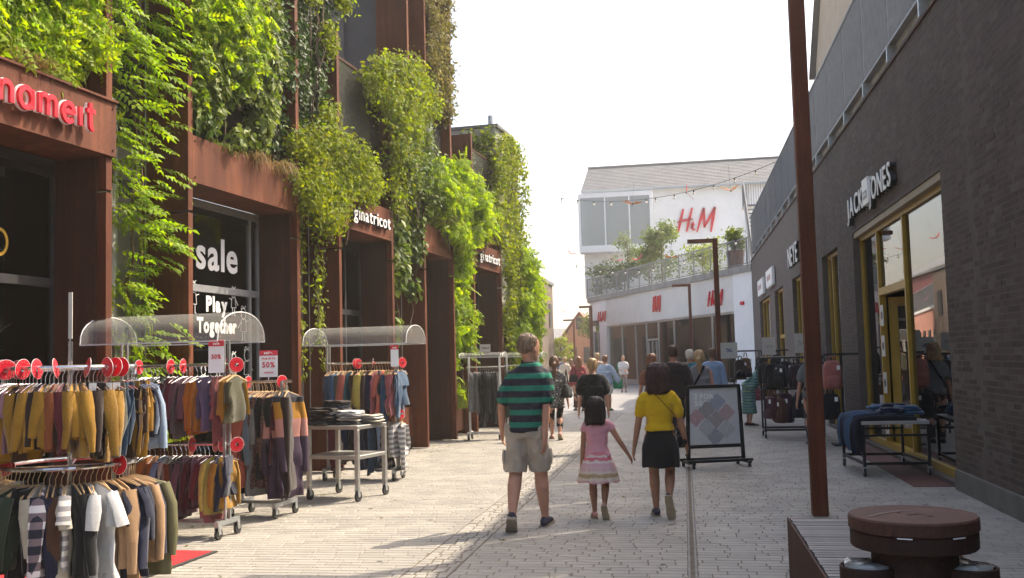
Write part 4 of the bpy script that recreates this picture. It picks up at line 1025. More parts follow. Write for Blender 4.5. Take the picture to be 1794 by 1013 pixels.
b = MB(); b.rings([(0, 0, 0, .34, .34), (.85, 0, 0, .42, .42)], 14); b.build('pot', mat('brown_wood', (.16, .07, .03), .7, 0, var=.3, scale=10), wp)
tree('pot_grass_bush', 'yellow-green rounded bush in the wooden terrace pot', (2.55, 48.2, 6.45), 1.1, .55, 1300, .15, lm_shrub, .03, .05, 'bush')
# ------------------------------------------------------------------ far houses down the street
def far_house(name, label, x0, x1, y0, y1, z, ridge, wm_, rm_, gable='y', wins=()):
    root = empty(name, ((x0+x1)/2, (y0+y1)/2, 0), 0, label=label, cat='house'); hx, hy = (x1-x0)/2, (y1-y0)/2
    b = MB()
    if gable == 'y': b.prism([(-hx, 0), (hx, 0), (hx, z), (0, ridge), (-hx, z)], -hy, hy, ((0, 0, 0), (1, 0, 0), (0, 0, 1), (0, 1, 0)))
    elif gable == 'x': b.prism([(-hy, 0), (hy, 0), (hy, z), (0, ridge), (-hy, z)], -hx, hx, ((0, 0, 0), (0, 1, 0), (0, 0, 1), (1, 0, 0)))
    else: b.box(-hx, hx, -hy, hy, 0, z)
    b.build('wall', wm_, root)
    b = MB()
    if gable == 'y':
        for sg in (-1, 1): b.prism([(sg*(hx+.3), z-.2), (sg*(hx+.3), z), (0, ridge+.2), (0, ridge+.01)][::sg], -hy-.2, hy+.2, ((0, 0, 0), (1, 0, 0), (0, 0, 1), (0, 1, 0)))
    elif gable == 'x':
        for sg in (-1, 1): b.prism([(sg*(hy+.3), z-.2), (sg*(hy+.3), z), (0, ridge+.2), (0, ridge+.01)][::sg], -hx-.2, hx+.2, ((0, 0, 0), (0, 1, 0), (0, 0, 1), (1, 0, 0)))
    else: b.box(-hx-.1, hx+.1, -hy-.1, hy+.1, z+.002, z+.2)
    b.build('roof', rm_, root)
    for (face, a, c, zz0, zz1) in wins:
        b = MB()
        if face == 'front': b.box(a, c, -hy-.05, -hy-.003, zz0, zz1)
        else: b.box(hx+.003, hx+.05, a, c, zz0, zz1)
        b.build('window', darkalu, root)
    return root
tanb = mat('brown_brick_far', (.17, .125, .10), .85, 0, var=.15, scale=5)
orb = mat('orange_brick_far', (.36, .20, .12), .85, 0, var=.15, scale=4)
redr = mat('red_tile_far', (.20, .075, .05), .8, 0, var=.2, scale=8)
pinkw = mat('pink_render', (.55, .25, .18), .85, 0, var=.06, scale=1)
maroon = mat('maroon_cladding', (.16, .03, .035), .7, 0, var=.1, scale=2)
far_house('brown_brick_house', 'flat brown brick house past the end of the planted building', -11.4, -8.05, 56, 62, 6.2, 6.2, tanb, slate, '', (('front', .5, 1.2, 1.0, 2.4), ('front', .5, 1.2, 3.6, 5.0), ('side', -2, -1, 3.6, 5.0), ('side', 1, 2, 3.6, 5.0), ('front', -1.2, -.4, 3.6, 5.0)))
far_house('orange_gable_house', 'orange brick gabled house at the far end of the street', -10.4, -7.8, 88, 96, 3.7, 5.6, orb, redr, 'y', (('front', -.9, -.3, 1.2, 2.6), ('front', .3, .9, 1.2, 2.6), ('front', -.3, .3, 4.2, 5.2)))
far_house('grey_roof_house', 'low house with grey roof far down the street', -14.5, -10.6, 92, 102, 2.6, 4.4, concrete, slate, 'x', (('front', -1, 0, .9, 1.9),))
# along the bend: pink front with terrace railing, maroon and white houses, all sunlit, mirrored in the shop window
PK = empty('pink_rendered_shop', (-9.2, 62.5, 0), R(7), label='low pink rendered shop row along the bend, mirrored in the big window', cat='building')
b = MB(); b.box(-6, 0, 0, 32, 0, 4.4); b.build('wall', pinkw, PK)
b = MB(); b.box(-6.1, .1, -.1, 32.1, 4.41, 4.6); b.build('cornice', white_p, PK)
for k in range(9): b = MB(); b.box(.003, .06, 2+k*3.3, 3.4+k*3.3, .6, 3.0); b.build('window', darkalu, PK)
b = MB()
for k in range(160): b.box(-.2, -.16, .1+k*.2, .16+k*.2, 4.61, 6.2)
b.box(-.22, -.14, 0, 32, 6.21, 6.27); b.build('terrace_railing', rail_m, PK)
far_house('maroon_house', 'maroon clad house with grey roof behind the pink shop row', -19, -12.6, 74, 92, 7.8, 9.4, maroon, slate, 'y', (('side', -5, -4, 6.5, 7.2),))
far_house('white_gable_house', 'white rendered gabled house behind the pink shop row', -17, -11.0, 63.5, 69.5, 7.4, 10.8, render_w, slate, 'x')
tree('street_tree', 'young green street tree beside the far orange house', (-6.9, 78, 0), 5.2, 1.6, 1500, .26, lm_creep, .08)
tree('street_tree', 'smaller bright tree left of the far orange house', (-9.9, 80, 0), 3.6, 1.3, 1200, .24, lm_shrub, .07)
tree('street_tree', 'small tree farthest down the street', (-11.6, 86, 0), 3.2, 1.0, 800, .24, lm_creep, .06)
# ------------------------------------------------------------------ rusty lamp posts
def lamp(x, y, label, h=5.27, arm=.85, wd=.15, rz=0):
    root = empty('lamp_post', (x, y, 0), rz, label=label, cat='lamp post', group='rusty inverted L lamp posts')
    b = MB(); b.box(-wd/2, wd/2, -wd/2, wd/2, 0, h); b.build('pole', corten, root, bevel=.008)
    b = MB(); b.box(-arm, -wd/2-.002, -wd/2+.01, wd/2-.01, h-.13, h-.004); b.build('arm', corten, root, bevel=.006)
    b = MB(); b.box(-arm+.03, -arm+.55, -.045, .045, h-.145, h-.132); b.build('light_strip', white_v, root)
    b = MB(); b.box(-wd/2-.004, -wd/2-.001, -.05, .05, .5, 1.0); b.build('service_hatch', corten_d, root)
    return root
lamp(1.29, 10.58, 'tall rusty square lamp post in the right foreground beside the slatted bench', h=6.0, wd=.155)
lamp(1.06, 31.5, 'rusty lamp post with arm before the white store entrance, nearer one', wd=.16)
lamp(.35, 50.2, 'rusty lamp post with arm before the white store, second one', h=5.2)
lamp(-5.5, 60, 'rusty lamp post at the left corner of the white store', h=4.8, wd=.2, arm=.7)
lamp(-8.73, 80, 'thin dark lamp post far down the street', h=4.8, wd=.15)
# ------------------------------------------------------------------ string lights and hanging butterflies
def wire(a, c, sag, n=24):
    a, c = Vector(a), Vector(c); return [a.lerp(c, i/n)-Vector((0, 0, sag*4*(i/n)*(1-i/n))) for i in range(n+1)]
bulb_m = mat('bulb', (.8, .72, .6), .3)
def string_light(a, c, sag, label, nb=12):
    root = empty('string_light', a, 0, label=label, cat='string lights'); o = Vector(a); w_ = wire(a, c, sag)
    b = MB(); b.tube([p-o for p in w_], .012, 5); b.build('wire', blackm, root)
    for k in range(nb):
        p = w_[int((k+.5)/nb*24)]-o
        q = MB(); q.tube([p, p-Vector((0, 0, .10))], .03, 7); so_ = q.build('socket', blackm, root)
        q = MB(); q.ball(p-Vector((0, 0, .15)), .055, 8, 6); q.build('bulb', bulb_m, root, smooth=True)
string_light((3.9, 40, 9.2), (-5.9, 47, 9.4), .75, 'upper string of bulbs across the street before the slate roof', 13)
string_light((2.9, 46, 7.0), (-6.6, 60, 7.4), .9, 'lower string of bulbs before the terrace of the white store', 12)
bw = MB(); 
butter_o = mat('orange_felt', (.55, .20, .03), .8, 0, var=.15, scale=4, trans=(.3, 1.2)); butter_p = mat('pink_felt', (.55, .10, .11), .8, 0, var=.15, scale=4, trans=(.3, 1.2))
def butterfly(x, y, z, sz, m, rot, lab):
    root = empty('hanging_butterfly', (x, y, z), rot[2], label=lab, cat='decoration', group='butterflies hung over the street')
    root.rotation_euler = rot
    for sg in (-1, 1):
        pl = [(0, -.1), (.25, -.32), (.55, -.28), (.60, -.05), (.50, .02), (.95, .22), (1.0, .45), (.6, .5), (.15, .2), (0, .12)]
        b = MB(); fr = (Vector((0, 0, 0)), Vector((sg*.92, 0, .38)), Vector((0, 1, 0)), Vector((0, 0, sg*1.)))
        b.prism([(p[0]*sz, p[1]*sz) for p in pl], 0, .012*sg, fr); b.build('wing', m, root)
    b = MB(); b.tube([(0, -.3*sz, .0), (0, .3*sz, .0)], .035*sz*2, 6, round_ends=True); b.build('body', blackm, root)
    b = MB(); b.tube([(0, 0, .05), (0, 0, .9)], .004, 4); b.build('thread', blackm, root)
for (x, y, z, s_, m, ry, lab) in [(-4.69, 40, 7.93, .28, butter_p, .2, 'pink hanging butterfly high at the left in the white sky'), (-1.85, 40, 7.78, .42, butter_o, .1, 'orange butterfly hanging before the glass bay'), (1.78, 35, 7.31, .34, butter_o, -.1, 'orange butterfly hanging above the big red letters'), (.3, 38, 7.8, .36, butter_p, 1.2, 'pink butterfly hanging on edge above the big red letters'), (-.46, 45, 6.03, .36, butter_o, .1, 'orange butterfly before the terrace trees'), (-2.88, 45, 5.98, .36, butter_p, .15, 'pink butterfly before the left part of the terrace railing'), (-1.91, 45, 6.02, .3, butter_p, -.4, 'pink butterfly tilted before the terrace shrubs'), (-5.5, 50, 6.94, .3, butter_p, .5, 'small butterfly left of the white store in the sky'), (-7.15, 50, 5.4, .28, butter_o, .1, 'small orange butterfly beside the far corner creeper'), (-6.17, 40, 8.03, .26, butter_p, .3, 'small pink butterfly near the end house creeper in the sky'), (-7.23, 60, 4.53, .26, butter_p, .7, 'tiny butterfly low in the sky above the street end')]:
    butterfly(x, y, z, s_, m, (RNG.normal(.25, .2), ry, RNG.uniform(-.4, .4)), lab)
# ------------------------------------------------------------------ bench and litter bin in the right foreground
bn = empty('slatted_bench', (1.12, 6.1, 0), 0, label='low grey slatted bench with rusty steel sides in the right foreground', cat='bench')
slat_m = mat('weathered_slat', (.20, .185, .18), .6, 0, var=.3, scale=6, bump=.2, stretch=(1, 8, 8), isl=.2)
sm = MB(); sm.box(-.405, .40, -.030, .030, -.02, .018); sme = sm.mesh('slat'); sme.materials.append(slat_m)
for k in range(38):
    o = link('slat', sme, None, bn); o.location = (RNG.normal(0, .003), 1.42-k*.074, .43+RNG.normal(0, .001))
for x0 in (-.43, .41):
    b = MB(); b.box(x0, x0+.012, -1.45, 1.48, .0, .452); b.build('side_plate', corten_d, bn)
b = MB(); b.box(-.417, .409, 1.468, 1.48, 0, .445); b.build('end_plate', corten, bn)
b = MB(); b.box(-.41, .40, -1.4, 1.46, .37, .40); b.build('under_tray', blackm, bn)
bi = empty('litter_bin', (.95, 4.62, 0), 0, label='round rusty litter bin with flat disc lid and ring tray', cat='litter bin')
lid_m = corten_mat('bin_lid_corten', (.055, .026, .020), (.085, .040, .031), (.125, .064, .052), 5.1)
body_m = corten_mat('bin_body_corten', (.024, .013, .010), (.042, .021, .016), (.07, .034, .025), 7.7)
def lathe(name, prof, m, parent, seg=48, loc=None):
    b = MB(); b.rings([(z, 0, 0, r, r) for (r, z) in prof], seg); o = b.build(name, m, parent); auto_smooth(o.data, 35)
    if loc: o.location = loc
    return o
lathe('lid', [(.02, .875), (.262, .875), (.268, .882), (.268, .928), (.262, .936), (.02, .940)], lid_m, bi)
lathe('collar', [(.10, .80), (.256, .80), (.262, .806), (.262, .868), (.256, .873), (.10, .873)], body_m, bi)
lathe('drum', [(.05, 0.02), (.178, .02), (.178, .80), (.05, .80)], body_m, bi)
def tray(x):
    b = MB(); n = 40
    R1, R0_, z0, z1 = .118, .106, .36, .725; V = []; 
    b.rings([(z0, 0, 0, R1, R1), (z1, 0, 0, R1, R1), (z1+.004, 0, 0, R1-.006, R1-.006), (z1, 0, 0, R0_, R0_), (z0+.05, 0, 0, R0_, R0_), (z0+.05, 0, 0, .01, .01)], n); o = b.build('side_cup', body_m, bi); auto_smooth(o.data, 35); o.location = (x, -.06, 0)
    c = MB(); rs = []
    for i, z in enumerate((.585, .625, .665, .70, .735)): rs.append((z, 0, 0, .09+.012*math.sin(i*2.1), .09+.01*math.cos(i*1.7)))
    c.rings(rs, 24); me = c.mesh('liner_bag')
    for v in me.vertices:
        q = mnoise.noise(Vector(v.co)*22); v.co.x *= 1+.12*q; v.co.y *= 1-.1*q; v.co.z += .03*q
    o2 = link('liner_bag', me, plastic_bag, bi, True); o2.location = (x, -.06, 0)
tray(-.205); tray(.205)
for a in (-1.9, -1.05): 
    b = MB(); b.box(-.03, .03, -.003, .003, -.002, .002); o = b.build('scratch', white_v, bi); o.location = (.2645*math.cos(a), .2645*math.sin(a), .872); o.rotation_euler = (0, 0, a+math.pi/2)
def lid_mark(pts, wd, m, nm):
    q = strokes([pts], wd, .9408, .9416, (Vector((0, 0, 0)), Vector((1, 0, 0)), Vector((0, 1, 0)), Vector((0, 0, 1)))); q.build(nm, m, bi)
lid_mark([(-.20, -.10, .006), (-.13, -.02, .010), (-.05, .05, .011), (.03, .08, .006), (.10, .085, .003)], .01, mat('pale_scuff', (.22, .17, .15), .6, 0, var=.3, scale=30), 'scuff')
for (x, y, a, l) in ((-.03, -.06, .5, .05), (.01, -.02, -.6, .04), (.04, -.09, .2, .03), (-.06, .0, 1.0, .03)): lid_mark([(x, y, .012), (x+l*math.cos(a), y+l*math.sin(a), .004)], .01, body_m, 'stain')
# ------------------------------------------------------------------ sign board on castors
sb = empty('sign_board', (.40, 15.15, 0), R(20), label='black framed poster board on castors reading 2 FOR 500', cat='sign board')
b = MB(); b.bar((-.43, 0, .10), (-.40, .02, 1.2), .05, .04, (0, 1, 0)); b.build('upright', blackm, sb)
b = MB(); b.bar((.43, 0, .10), (.40, .02, 1.2), .05, .04, (0, 1, 0)); b.build('upright', blackm, sb)
b = MB(); b.bar((-.40, .02, 1.18), (.40, .02, 1.18), .05, .05); b.build('top_bar', blackm, sb)
b = MB(); b.bar((-.41, .0, .30), (.41, 0, .30), .05, .05); b.build('lower_bar', blackm, sb)
for y in (-.22, .22):
    b = MB(); b.bar((-.5, y*.8, .10), (.5, y*.8, .10), .04, .04); b.build('foot_bar', blackm, sb)
for x in (-.43, .43):
    b = MB(); b.bar((x, -.25, .075), (x, .25, .075), .045, .04); b.build('foot', blackm, sb)
    for y in (-.22, .22):
        b = MB(); b.tube([(x-.015, y, .03), (x+.015, y, .03)], .03, 14); b.build('castor', rubber, sb)
poster_m = mat('poster_print', (.60, .595, .60), .35, 0, var=.06, scale=3)
b = MB(); b.add([(-.395, .0, .33), (.395, .0, .33), (.375, .018, 1.155), (-.375, .018, 1.155), (-.395, .012, .33), (.395, .012, .33), (.375, .03, 1.155), (-.375, .03, 1.155)], BOXF); b.build('poster', poster_m, sb)
M_sb = Matrix.Translation(sb.location) @ Matrix.Rotation(R(20), 4, 'Z'); sb_i = M_sb.inverted(); sb.matrix_basis = M_sb
def sbf(x, z, d=.006): 
    o = M_sb @ Vector((x, .0-d+(z-.33)*.022, z)); A = M_sb.to_3x3() @ Vector((1, 0, 0)); N_ = M_sb.to_3x3() @ Vector((0, -1, 0)); return (o, A, Zup, N_)
lettering('2 FOR', .30, .105, .003, sbf(-.30, 1.0), white_v, sb, bold=.004)
lettering('500', .20, .105, .003, sbf(-.30, .90), white_v, sb, bold=.004)
def folded_print(x, z, s, ang, col):
    col = tuple(.55*c+.45*.5 for c in col); m = mat('shirt_print_%d' % int(col[0]*1000+col[2]*100), col, .6, 0, var=.2, scale=25)
    o, A, B, N_ = sbf(x, z, .004); c, q = math.cos(ang), math.sin(ang)
    pl = [(-.5, -.5), (.5, -.5), (.5, .38), (.28, .5), (.1, .42), (-.1, .42), (-.28, .5), (-.5, .38)]
    b = MB(); b.prism([((p[0]*c-p[1]*q)*s, (p[0]*q+p[1]*c)*s) for p in pl], 0, .003, (o, A, B, N_)); me = b.mesh('shirt_print'); me.transform(sb_i); link('shirt_print', me, m, sb)
for (x, z, col) in ((.05, .95, (.22, .26, .40)), (-.12, .84, (.16, .14, .13)), (-.29, .73, (.45, .16, .18)), (.02, .69, (.24, .17, .16)), (.19, .79, (.42, .22, .21)), (-.13, .58, (.42, .42, .45)), (.18, .55, (.46, .46, .47)), (.0, .44, (.20, .20, .27))): folded_print(x, z, .20, R(45), col)
# ------------------------------------------------------------------ castor, racks and tables
def castor(parent, x, y, r=.055, ang=0):
    b = MB(); b.bar((x, y, r*2.1), (x, y, r*2.5), .05, .05); b.bar((x-.02, y+.012, r*.9), (x-.02, y, r*2.1), .006, .045); b.bar((x+.02, y+.012, r*.9), (x+.02, y, r*2.1), .006, .045); fk = b.build('castor_fork', galv, parent)
    b = MB(); b.tube([(x-.014, y+.015, r), (x+.014, y+.015, r)], r, 18); b.build('castor_wheel', rubber, fk)
def canopy(parent, x0, x1, yw, z0, z1, n=14, m=None):
    """clear arched hood, open ends with thin end panels"""
    b = MB(); A = []
    for i in range(n+1):
        a = math.pi*i/n; A.append((-math.cos(a)*yw, z0+(z1-z0)*math.sin(a)**.8))
    V = [(x, y, z) for x in (x0, x1) for (y, z) in A]; F = [(i, i+1, n+1+i+1, n+1+i) for i in range(n)]
    b.add(V, F)
    o = b.build('canopy', m or acrylic, parent, True)
    for x in (x0, x1):
        e = MB(); e.add([(x, y, z) for (y, z) in A]+[(x, 0, z0)], [(i, i+1, n+1) for i in range(n)]); e.build('canopy_end', m or acrylic, o)
        e = MB(); e.tube([(x, y, z) for (y, z) in A], .006, 5, ref=(1, 0, 0)); e.build('canopy_edge', MATS.get('clear_edge') or mat('clear_edge', (.75, .76, .75), .3), o)
    for y in (-yw, yw):
        e = MB(); e.bar((x0, y, z0), (x1, y, z0), .012, .012); e.build('canopy_edge', MATS['clear_edge'], o)
def straight_rack(x, y, rz, ln, rails, label, hood=None, depth=.42, top=None, m=galv, upright=True, base_z=.15):
    """rails run along local -x from the end frame at x=0"""
    root = empty('clothes_rack', (x, y, 0), rz, label=label, cat='clothes rack')
    for xe in (0, -ln):
        b = MB(); b.bar((xe, -depth/2, base_z), (xe, depth/2, base_z), .04, .045); b.build('base_bar', m, root)
        for sy in (-.045, .045):
            b = MB(); b.bar((xe, sy, base_z+.022), (xe, sy, top or rails[0]), .025, .025, (0, 1, 0)); b.build('upright', m, root)
        for sy in (-1, 1): castor(root, xe, sy*(depth/2-.03))
    b = MB(); b.bar((-ln, 0, base_z-.0), (0, 0, base_z-.0), .03, .03); b.build('base_rail', m, root)
    for z in rails:
        b = MB(); b.tube([(-ln-.05, 0, z), (.10, 0, z)], .016, 10); b.build('rail', chrome, root)
    if hood: canopy(root, *hood)
    return root
def round_rack(x, y, Rr, rails, label):
    root = empty('round_rack', (x, y, 0), 0, label=label, cat='clothes rack')
    b = MB(); b.tube([(0, 0, .1), (0, 0, rails[0]+.2)], .018, 10); b.build('centre_pole', chrome, root)
    for z in rails:
        b = MB(); n = 56
        b.tube([(Rr*math.cos(2*math.pi*i/n), Rr*math.sin(2*math.pi*i/n), z) for i in range(n+1)], .016, 8, cap=False); b.build('ring_rail', chrome, root)
        for k in range(4):
            a = .5+k*math.pi/2; b = MB(); b.tube([(0, 0, z-.02), (Rr*math.cos(a), Rr*math.sin(a), z-.02)], .01, 6); b.build('spoke', chrome, root)
    for k in range(4):
        a = .3+k*math.pi/2; b = MB(); b.bar((0, 0, .13), (.45*math.cos(a), .45*math.sin(a), .13), .035, .03); b.build('foot', galv, root); castor(root, .43*math.cos(a), .43*math.sin(a), .045)
    return root
RA = round_rack(-4.66, 6.98, .47, (1.68, .95), 'two tier round clothes rack at the lower left')
RBk = straight_rack(-4.46, 9.22, R(-4), 1.15, (1.68, .90), 'double rail clothes rack under a clear arched hood, second from left', hood=(-1.32, .17, .46, 1.90, 2.19), top=1.92)
RC = straight_rack(-4.40, 10.50, R(-6), .55, (1.48,), 'single rail clothes rack of long dresses beside the steel trolley', depth=.5)
RD = straight_rack(-4.06, 13.75, R(-4), 1.05, (1.66, .93), 'double rail clothes rack under a clear arched hood behind the steel trolley', hood=(-1.25, .30, .42, 1.92, 2.18), top=1.93)
whitem = mat('white_metal', (.62, .62, .6), .45, .2, var=.08)
RE = straight_rack(-3.84, 20.6, R(0), .66, (1.52,), 'white wheeled rack of black and grey trousers by the planted facade', hood=(-.8, .12, .3, 1.72, 1.82), top=1.74, m=whitem)
RF = straight_rack(-3.35, 22.9, R(0), .75, (1.52,), 'white wheeled rack partly hidden behind the striped man', hood=(-.85, .12, .3, 1.72, 1.82), top=1.74, m=whitem)
red_c = mat('red_carpet', (.48, .015, .02), .95, 0, var=.15, scale=30, bump=.3, bscale=300)
rc_ = empty('red_carpet', (-4.95, 7.55, .004), R(-4), label='red carpet mat under the nearest round rack', cat='carpet')
b = MB(); b.box(-.85, .66, -1.4, .93, 0, .012); b.build('pile', red_c, rc_)
b = MB(); b.box(.661, .70, -1.4, .93, 0, .010).box(-.85, .70, .931, .96, 0, .010); b.build('edging', rubber, rc_)
# trolley with two shelves
TL = empty('steel_trolley', (-4.12, 11.95, 0), R(-14), label='two shelf steel trolley on castors carrying folded clothes', cat='trolley')
steel_b = mat('brushed_steel', (.46, .45, .43), .38, .7, var=.12, scale=8)
for z in (.86, .50):
    b = MB(); b.box(-.44, .30, -.34, .34, z, z+.045); b.build('shelf', steel_b, TL, bevel=.004)
for x in (-.42, .275):
    for y in (-.315, .315):
        b = MB(); b.box(x-.026, x+.026, y-.026, y+.026, .16, .858); b.build('leg', steel_b, TL, bevel=.004); castor(TL, x, y, .062)
# jeans table on the right
TB = empty('display_table', (2.66, 14.5, 0), R(3), label='black framed display table piled with jeans before the big window', cat='table')
b = MB(); b.box(-.44, .42, -.72, .62, .675, .72); b.build('table_top', mat('grey_top', (.34, .33, .32), .5, 0, var=.1), TB, bevel=.004)
for x in (-.42, .40):
    for y in (-.69, .59):
        b = MB(); b.box(x-.018, x+.018, y-.018, y+.018, .13, .674); b.build('leg', blackm, TB); castor(TB, x, y, .05)
for y in (-.69, .59):
    b = MB(); b.box(-.40, .38, y-.015, y+.015, .15, .185); b.build('lower_rail', blackm, TB)
    b = MB(); b.box(-.40, .38, y-.015, y+.015, .52, .55); b.build('mid_rail', blackm, TB)
for x in (-.42, .40):
    b = MB(); b.box(x-.015, x+.015, -.67, .57, .15, .185); b.build('lower_rail', blackm, TB)
# small signs
def stand_sign(x, y, z, wd, h, rz, label, head=(.62, .02, .04), texts=(), post=None, tilt=0):
    root = empty('price_sign', (x, y, z), rz, label=label, cat='sign'); root.rotation_euler = (tilt, 0, rz)
    b = MB(); b.box(-wd/2, wd/2, -.004, .004, 0, h); b.build('panel', white_v if head else mat('card_paper', (.55, .53, .47), .7, 0, var=.06), root)
    if head: b = MB(); b.box(-wd/2, wd/2, -.0065, -.0045, h*.8, h); b.build('header', red_p, root)
    M_ = Matrix.Translation((x, y, z)) @ Matrix.Rotation(rz, 4, 'Z') @ Matrix.Rotation(tilt, 4, 'X'); root.matrix_basis = M_
    for (tx, w_, s_, zz, mm) in texts:
        q = M_.to_3x3(); lettering(tx, wd*w_, s_, .002, (M_ @ Vector((-wd*w_/2, -.009, zz*h)), q @ Vector((1, 0, 0)), q @ Vector((0, 0, 1)), q @ Vector((0, -1, 0))), mm, root, bold=.002)
    if post:
        b = MB(); b.tube([(0, 0, 0), (0, 0, -post)], .006, 6); b.build('holder', chrome, root)
    return root
stand_sign(-4.60, 10.55, 1.53, .20, .30, R(22), 'white sale sign with red header reading 50% above the dresses rack', texts=(('sale.', .5, .04, .86, white_v), ('SPAR OP TIL', .75, .022, .66, red_p), ('50%', .68, .085, .36, red_p), ('PA UDVALGTE', .5, .018, .14, red_p)), post=.06, tilt=R(-6))
stand_sign(-4.45, 8.98, 1.60, .145, .32, R(20), 'curling white sale card with pink header on the first hooded rack', texts=(('sale', .4, .03, .85, white_v), ('50%', .6, .06, .42, red_p)), tilt=R(-4))
stand_sign(-3.98, 13.4, 1.60, .11, .30, R(20), 'narrow white sale card hanging from the second hooded rack', texts=(('sale', .5, .03, .85, white_v),), tilt=R(-6))
stand_sign(-4.66, 6.98, 1.90, .03, .36, R(8), 'slim edge-on sign on the centre pole of the nearest round rack', head=None, post=.2)
stand_sign(-4.12, 20.5, 1.83, .22, .16, R(8), 'small white paper sign on top of the white trousers rack', head=None, texts=(('Tilbud', .7, .06, .4, blackm),))
# ------------------------------------------------------------------ black racks with bags on the right
BK = empty('bag_rack', (2.05, 20.4, 0), 0, label='black wheeled rack hung with backpacks before the brick wall', cat='bag rack')
for x in (-.55, .55):
    for y in (-.35, .35):
        b = MB(); b.box(x-.018, x+.018, y-.018, y+.018, .1, 1.58); b.build('upright', blackm, BK); castor(BK, x, y, .045)
    b = MB(); b.box(x-.018, x+.018, -.33, .33, .12, .16); b.build('base_bar', blackm, BK)
for z in (1.56, .95):
    for y in (-.35, .35): b = MB(); b.tube([(-.6, y, z), (.6, y, z)], .018, 8); b.build('rail', blackm, BK)
for y in (-.35, .35): b = MB(); b.box(-.53, .53, y-.018, y+.018, .14, .18); b.build('base_bar', blackm, BK)
BK2 = empty('bag_rack', (1.75, 24.6, 0), 0, label='farther black rack of handbags behind the bending woman', cat='bag rack')
for x in (-.6, .6):
    b = MB(); b.box(x-.02, x+.02, -.02, .02, .1, 1.75); b.build('upright', blackm, BK2); b = MB(); b.box(x-.02, x+.02, -.3, .3, .06, .1); b.build('foot', blackm, BK2)
for z in (1.72, 1.05): b = MB(); b.tube([(-.7, 0, z), (.7, 0, z)], .02, 8); b.build('rail', blackm, BK2)
stand_sign(1.62, 20.0, 1.62, .26, .34, R(8), 'yellowish price card above the black backpack rack', head=None, texts=(('50%', .6, .08, .4, MATS['grey_ink']),), post=.06)
stand_sign(2.25, 20.0, 1.64, .27, .38, R(8), 'white price card beside the rusty pole above the backpacks', head=None, texts=(('50', .6, .12, .4, MATS['grey_ink']),), post=.06)
stand_sign(1.05, 24.4, 1.55, .4, .38, R(8), 'pale sign board left of the farther handbag rack', head=None, texts=(('%', .4, .12, .4, MATS['blue_ink']),), post=1.5)
bag_proto = {}
def backpack(x, y, z, rz, col, lab, s=1.0, h=.42, w_=.30, d=.16):
    root = empty('backpack', (x, y, z), rz, label=lab, cat='bag', group='bags hung on the black racks')
    def shell(wd, dp, hh, zc, yc, nm, par):
        b = MB(); b.rings([(zc-hh/2, 0, yc, wd*.40, dp*.40), (zc-hh*.44, 0, yc, wd*.49, dp*.5), (zc, 0, yc, wd*.5, dp*.52), (zc+hh*.3, 0, yc, wd*.47, dp*.48), (zc+hh*.44, 0, yc, wd*.38, dp*.36), (zc+hh/2, 0, yc, wd*.2, dp*.2)], 20, 3.2)
        o = b.build(nm, fabric, par, True); o.color = rgba(col); return o
    shell(w_*s, d*s, h*s, -.30*s, 0, 'body', root); shell(w_*.7*s, d*.4*s, h*.42*s, -.40*s, -d*.55*s, 'pocket', root)
    b = MB(); b.tube([(-.05*s, 0, -.10*s), (-.04*s, 0, -.01*s), (0, 0, .0), (.04*s, 0, -.01*s), (.05*s, 0, -.10*s)], .012*s, 6); o = b.build('handle', fabric, root, True); o.color = rgba(col)
    for sx in (-1, 1):
        b = MB(); b.tube([(sx*.07*s, d*.5*s, -.12*s), (sx*.10*s, d*.75*s, -.25*s), (sx*.10*s, d*.6*s, -.45*s)], [(.02*s, .006*s)]*3, 6); o = b.build('strap', fabric, root, True); o.color = rgba(col)
    b = MB(); b.box(.05*s, .10*s, -d*.62*s, -d*.6*s, -.22*s, -.15*s); b.build('tag', white_v, root)
dk = (.02, .02, .024)
bag_list = [(1.62, 20.05, 1.55, dk, 'black backpack at the left of the upper near rail'), (1.95, 20.05, 1.55, (.03, .03, .035), 'black backpack second on the upper near rail'), (2.28, 20.05, 1.55, (.018, .02, .03), 'black backpack beside the rusty pole on the upper rail'), (2.62, 20.05, 1.56, (.02, .02, .02), 'black backpack at the right end of the upper near rail'),
 (1.62, 20.05, .94, (.09, .03, .04), 'dark red bag on the lower near rail, left'), (1.95, 20.05, .94, (.07, .035, .05), 'brown bag on the lower near rail, middle'), (2.30, 20.05, .94, (.06, .07, .11), 'patterned navy bag on the lower near rail'), (1.6, 20.75, 1.55, (.025, .025, .03), 'black bag on the upper rear rail, left'), (2.1, 20.75, 1.55, (.03, .025, .025), 'black bag on the upper rear rail, middle'), (1.7, 20.75, .94, (.12, .06, .03), 'brown bag on the lower rear rail, left'), (2.2, 20.75, .94, (.03, .03, .05), 'dark bag on the lower rear rail, right'),
 (1.45, 24.6, 1.70, (.16, .07, .03), 'brown handbag on the farther rack, left'), (1.8, 24.6, 1.70, (.02, .02, .02), 'black handbag on the farther rack, middle'), (2.15, 24.6, 1.70, (.03, .02, .02), 'black handbag on the farther rack, right'), (1.55, 24.6, 1.04, (.45, .2, .25), 'pink floral bag low on the farther rack'), (1.95, 24.6, 1.04, (.22, .11, .04), 'tan bag low on the farther rack')]
for (x, y, z, c, lab) in bag_list: backpack(x+RNG.normal(0, .03), y, z+RNG.uniform(-.03, .01), RNG.normal(0, .5), c, lab, s=RNG.uniform(.85, 1.2), h=RNG.uniform(.36, .5), w_=RNG.uniform(.26, .36))
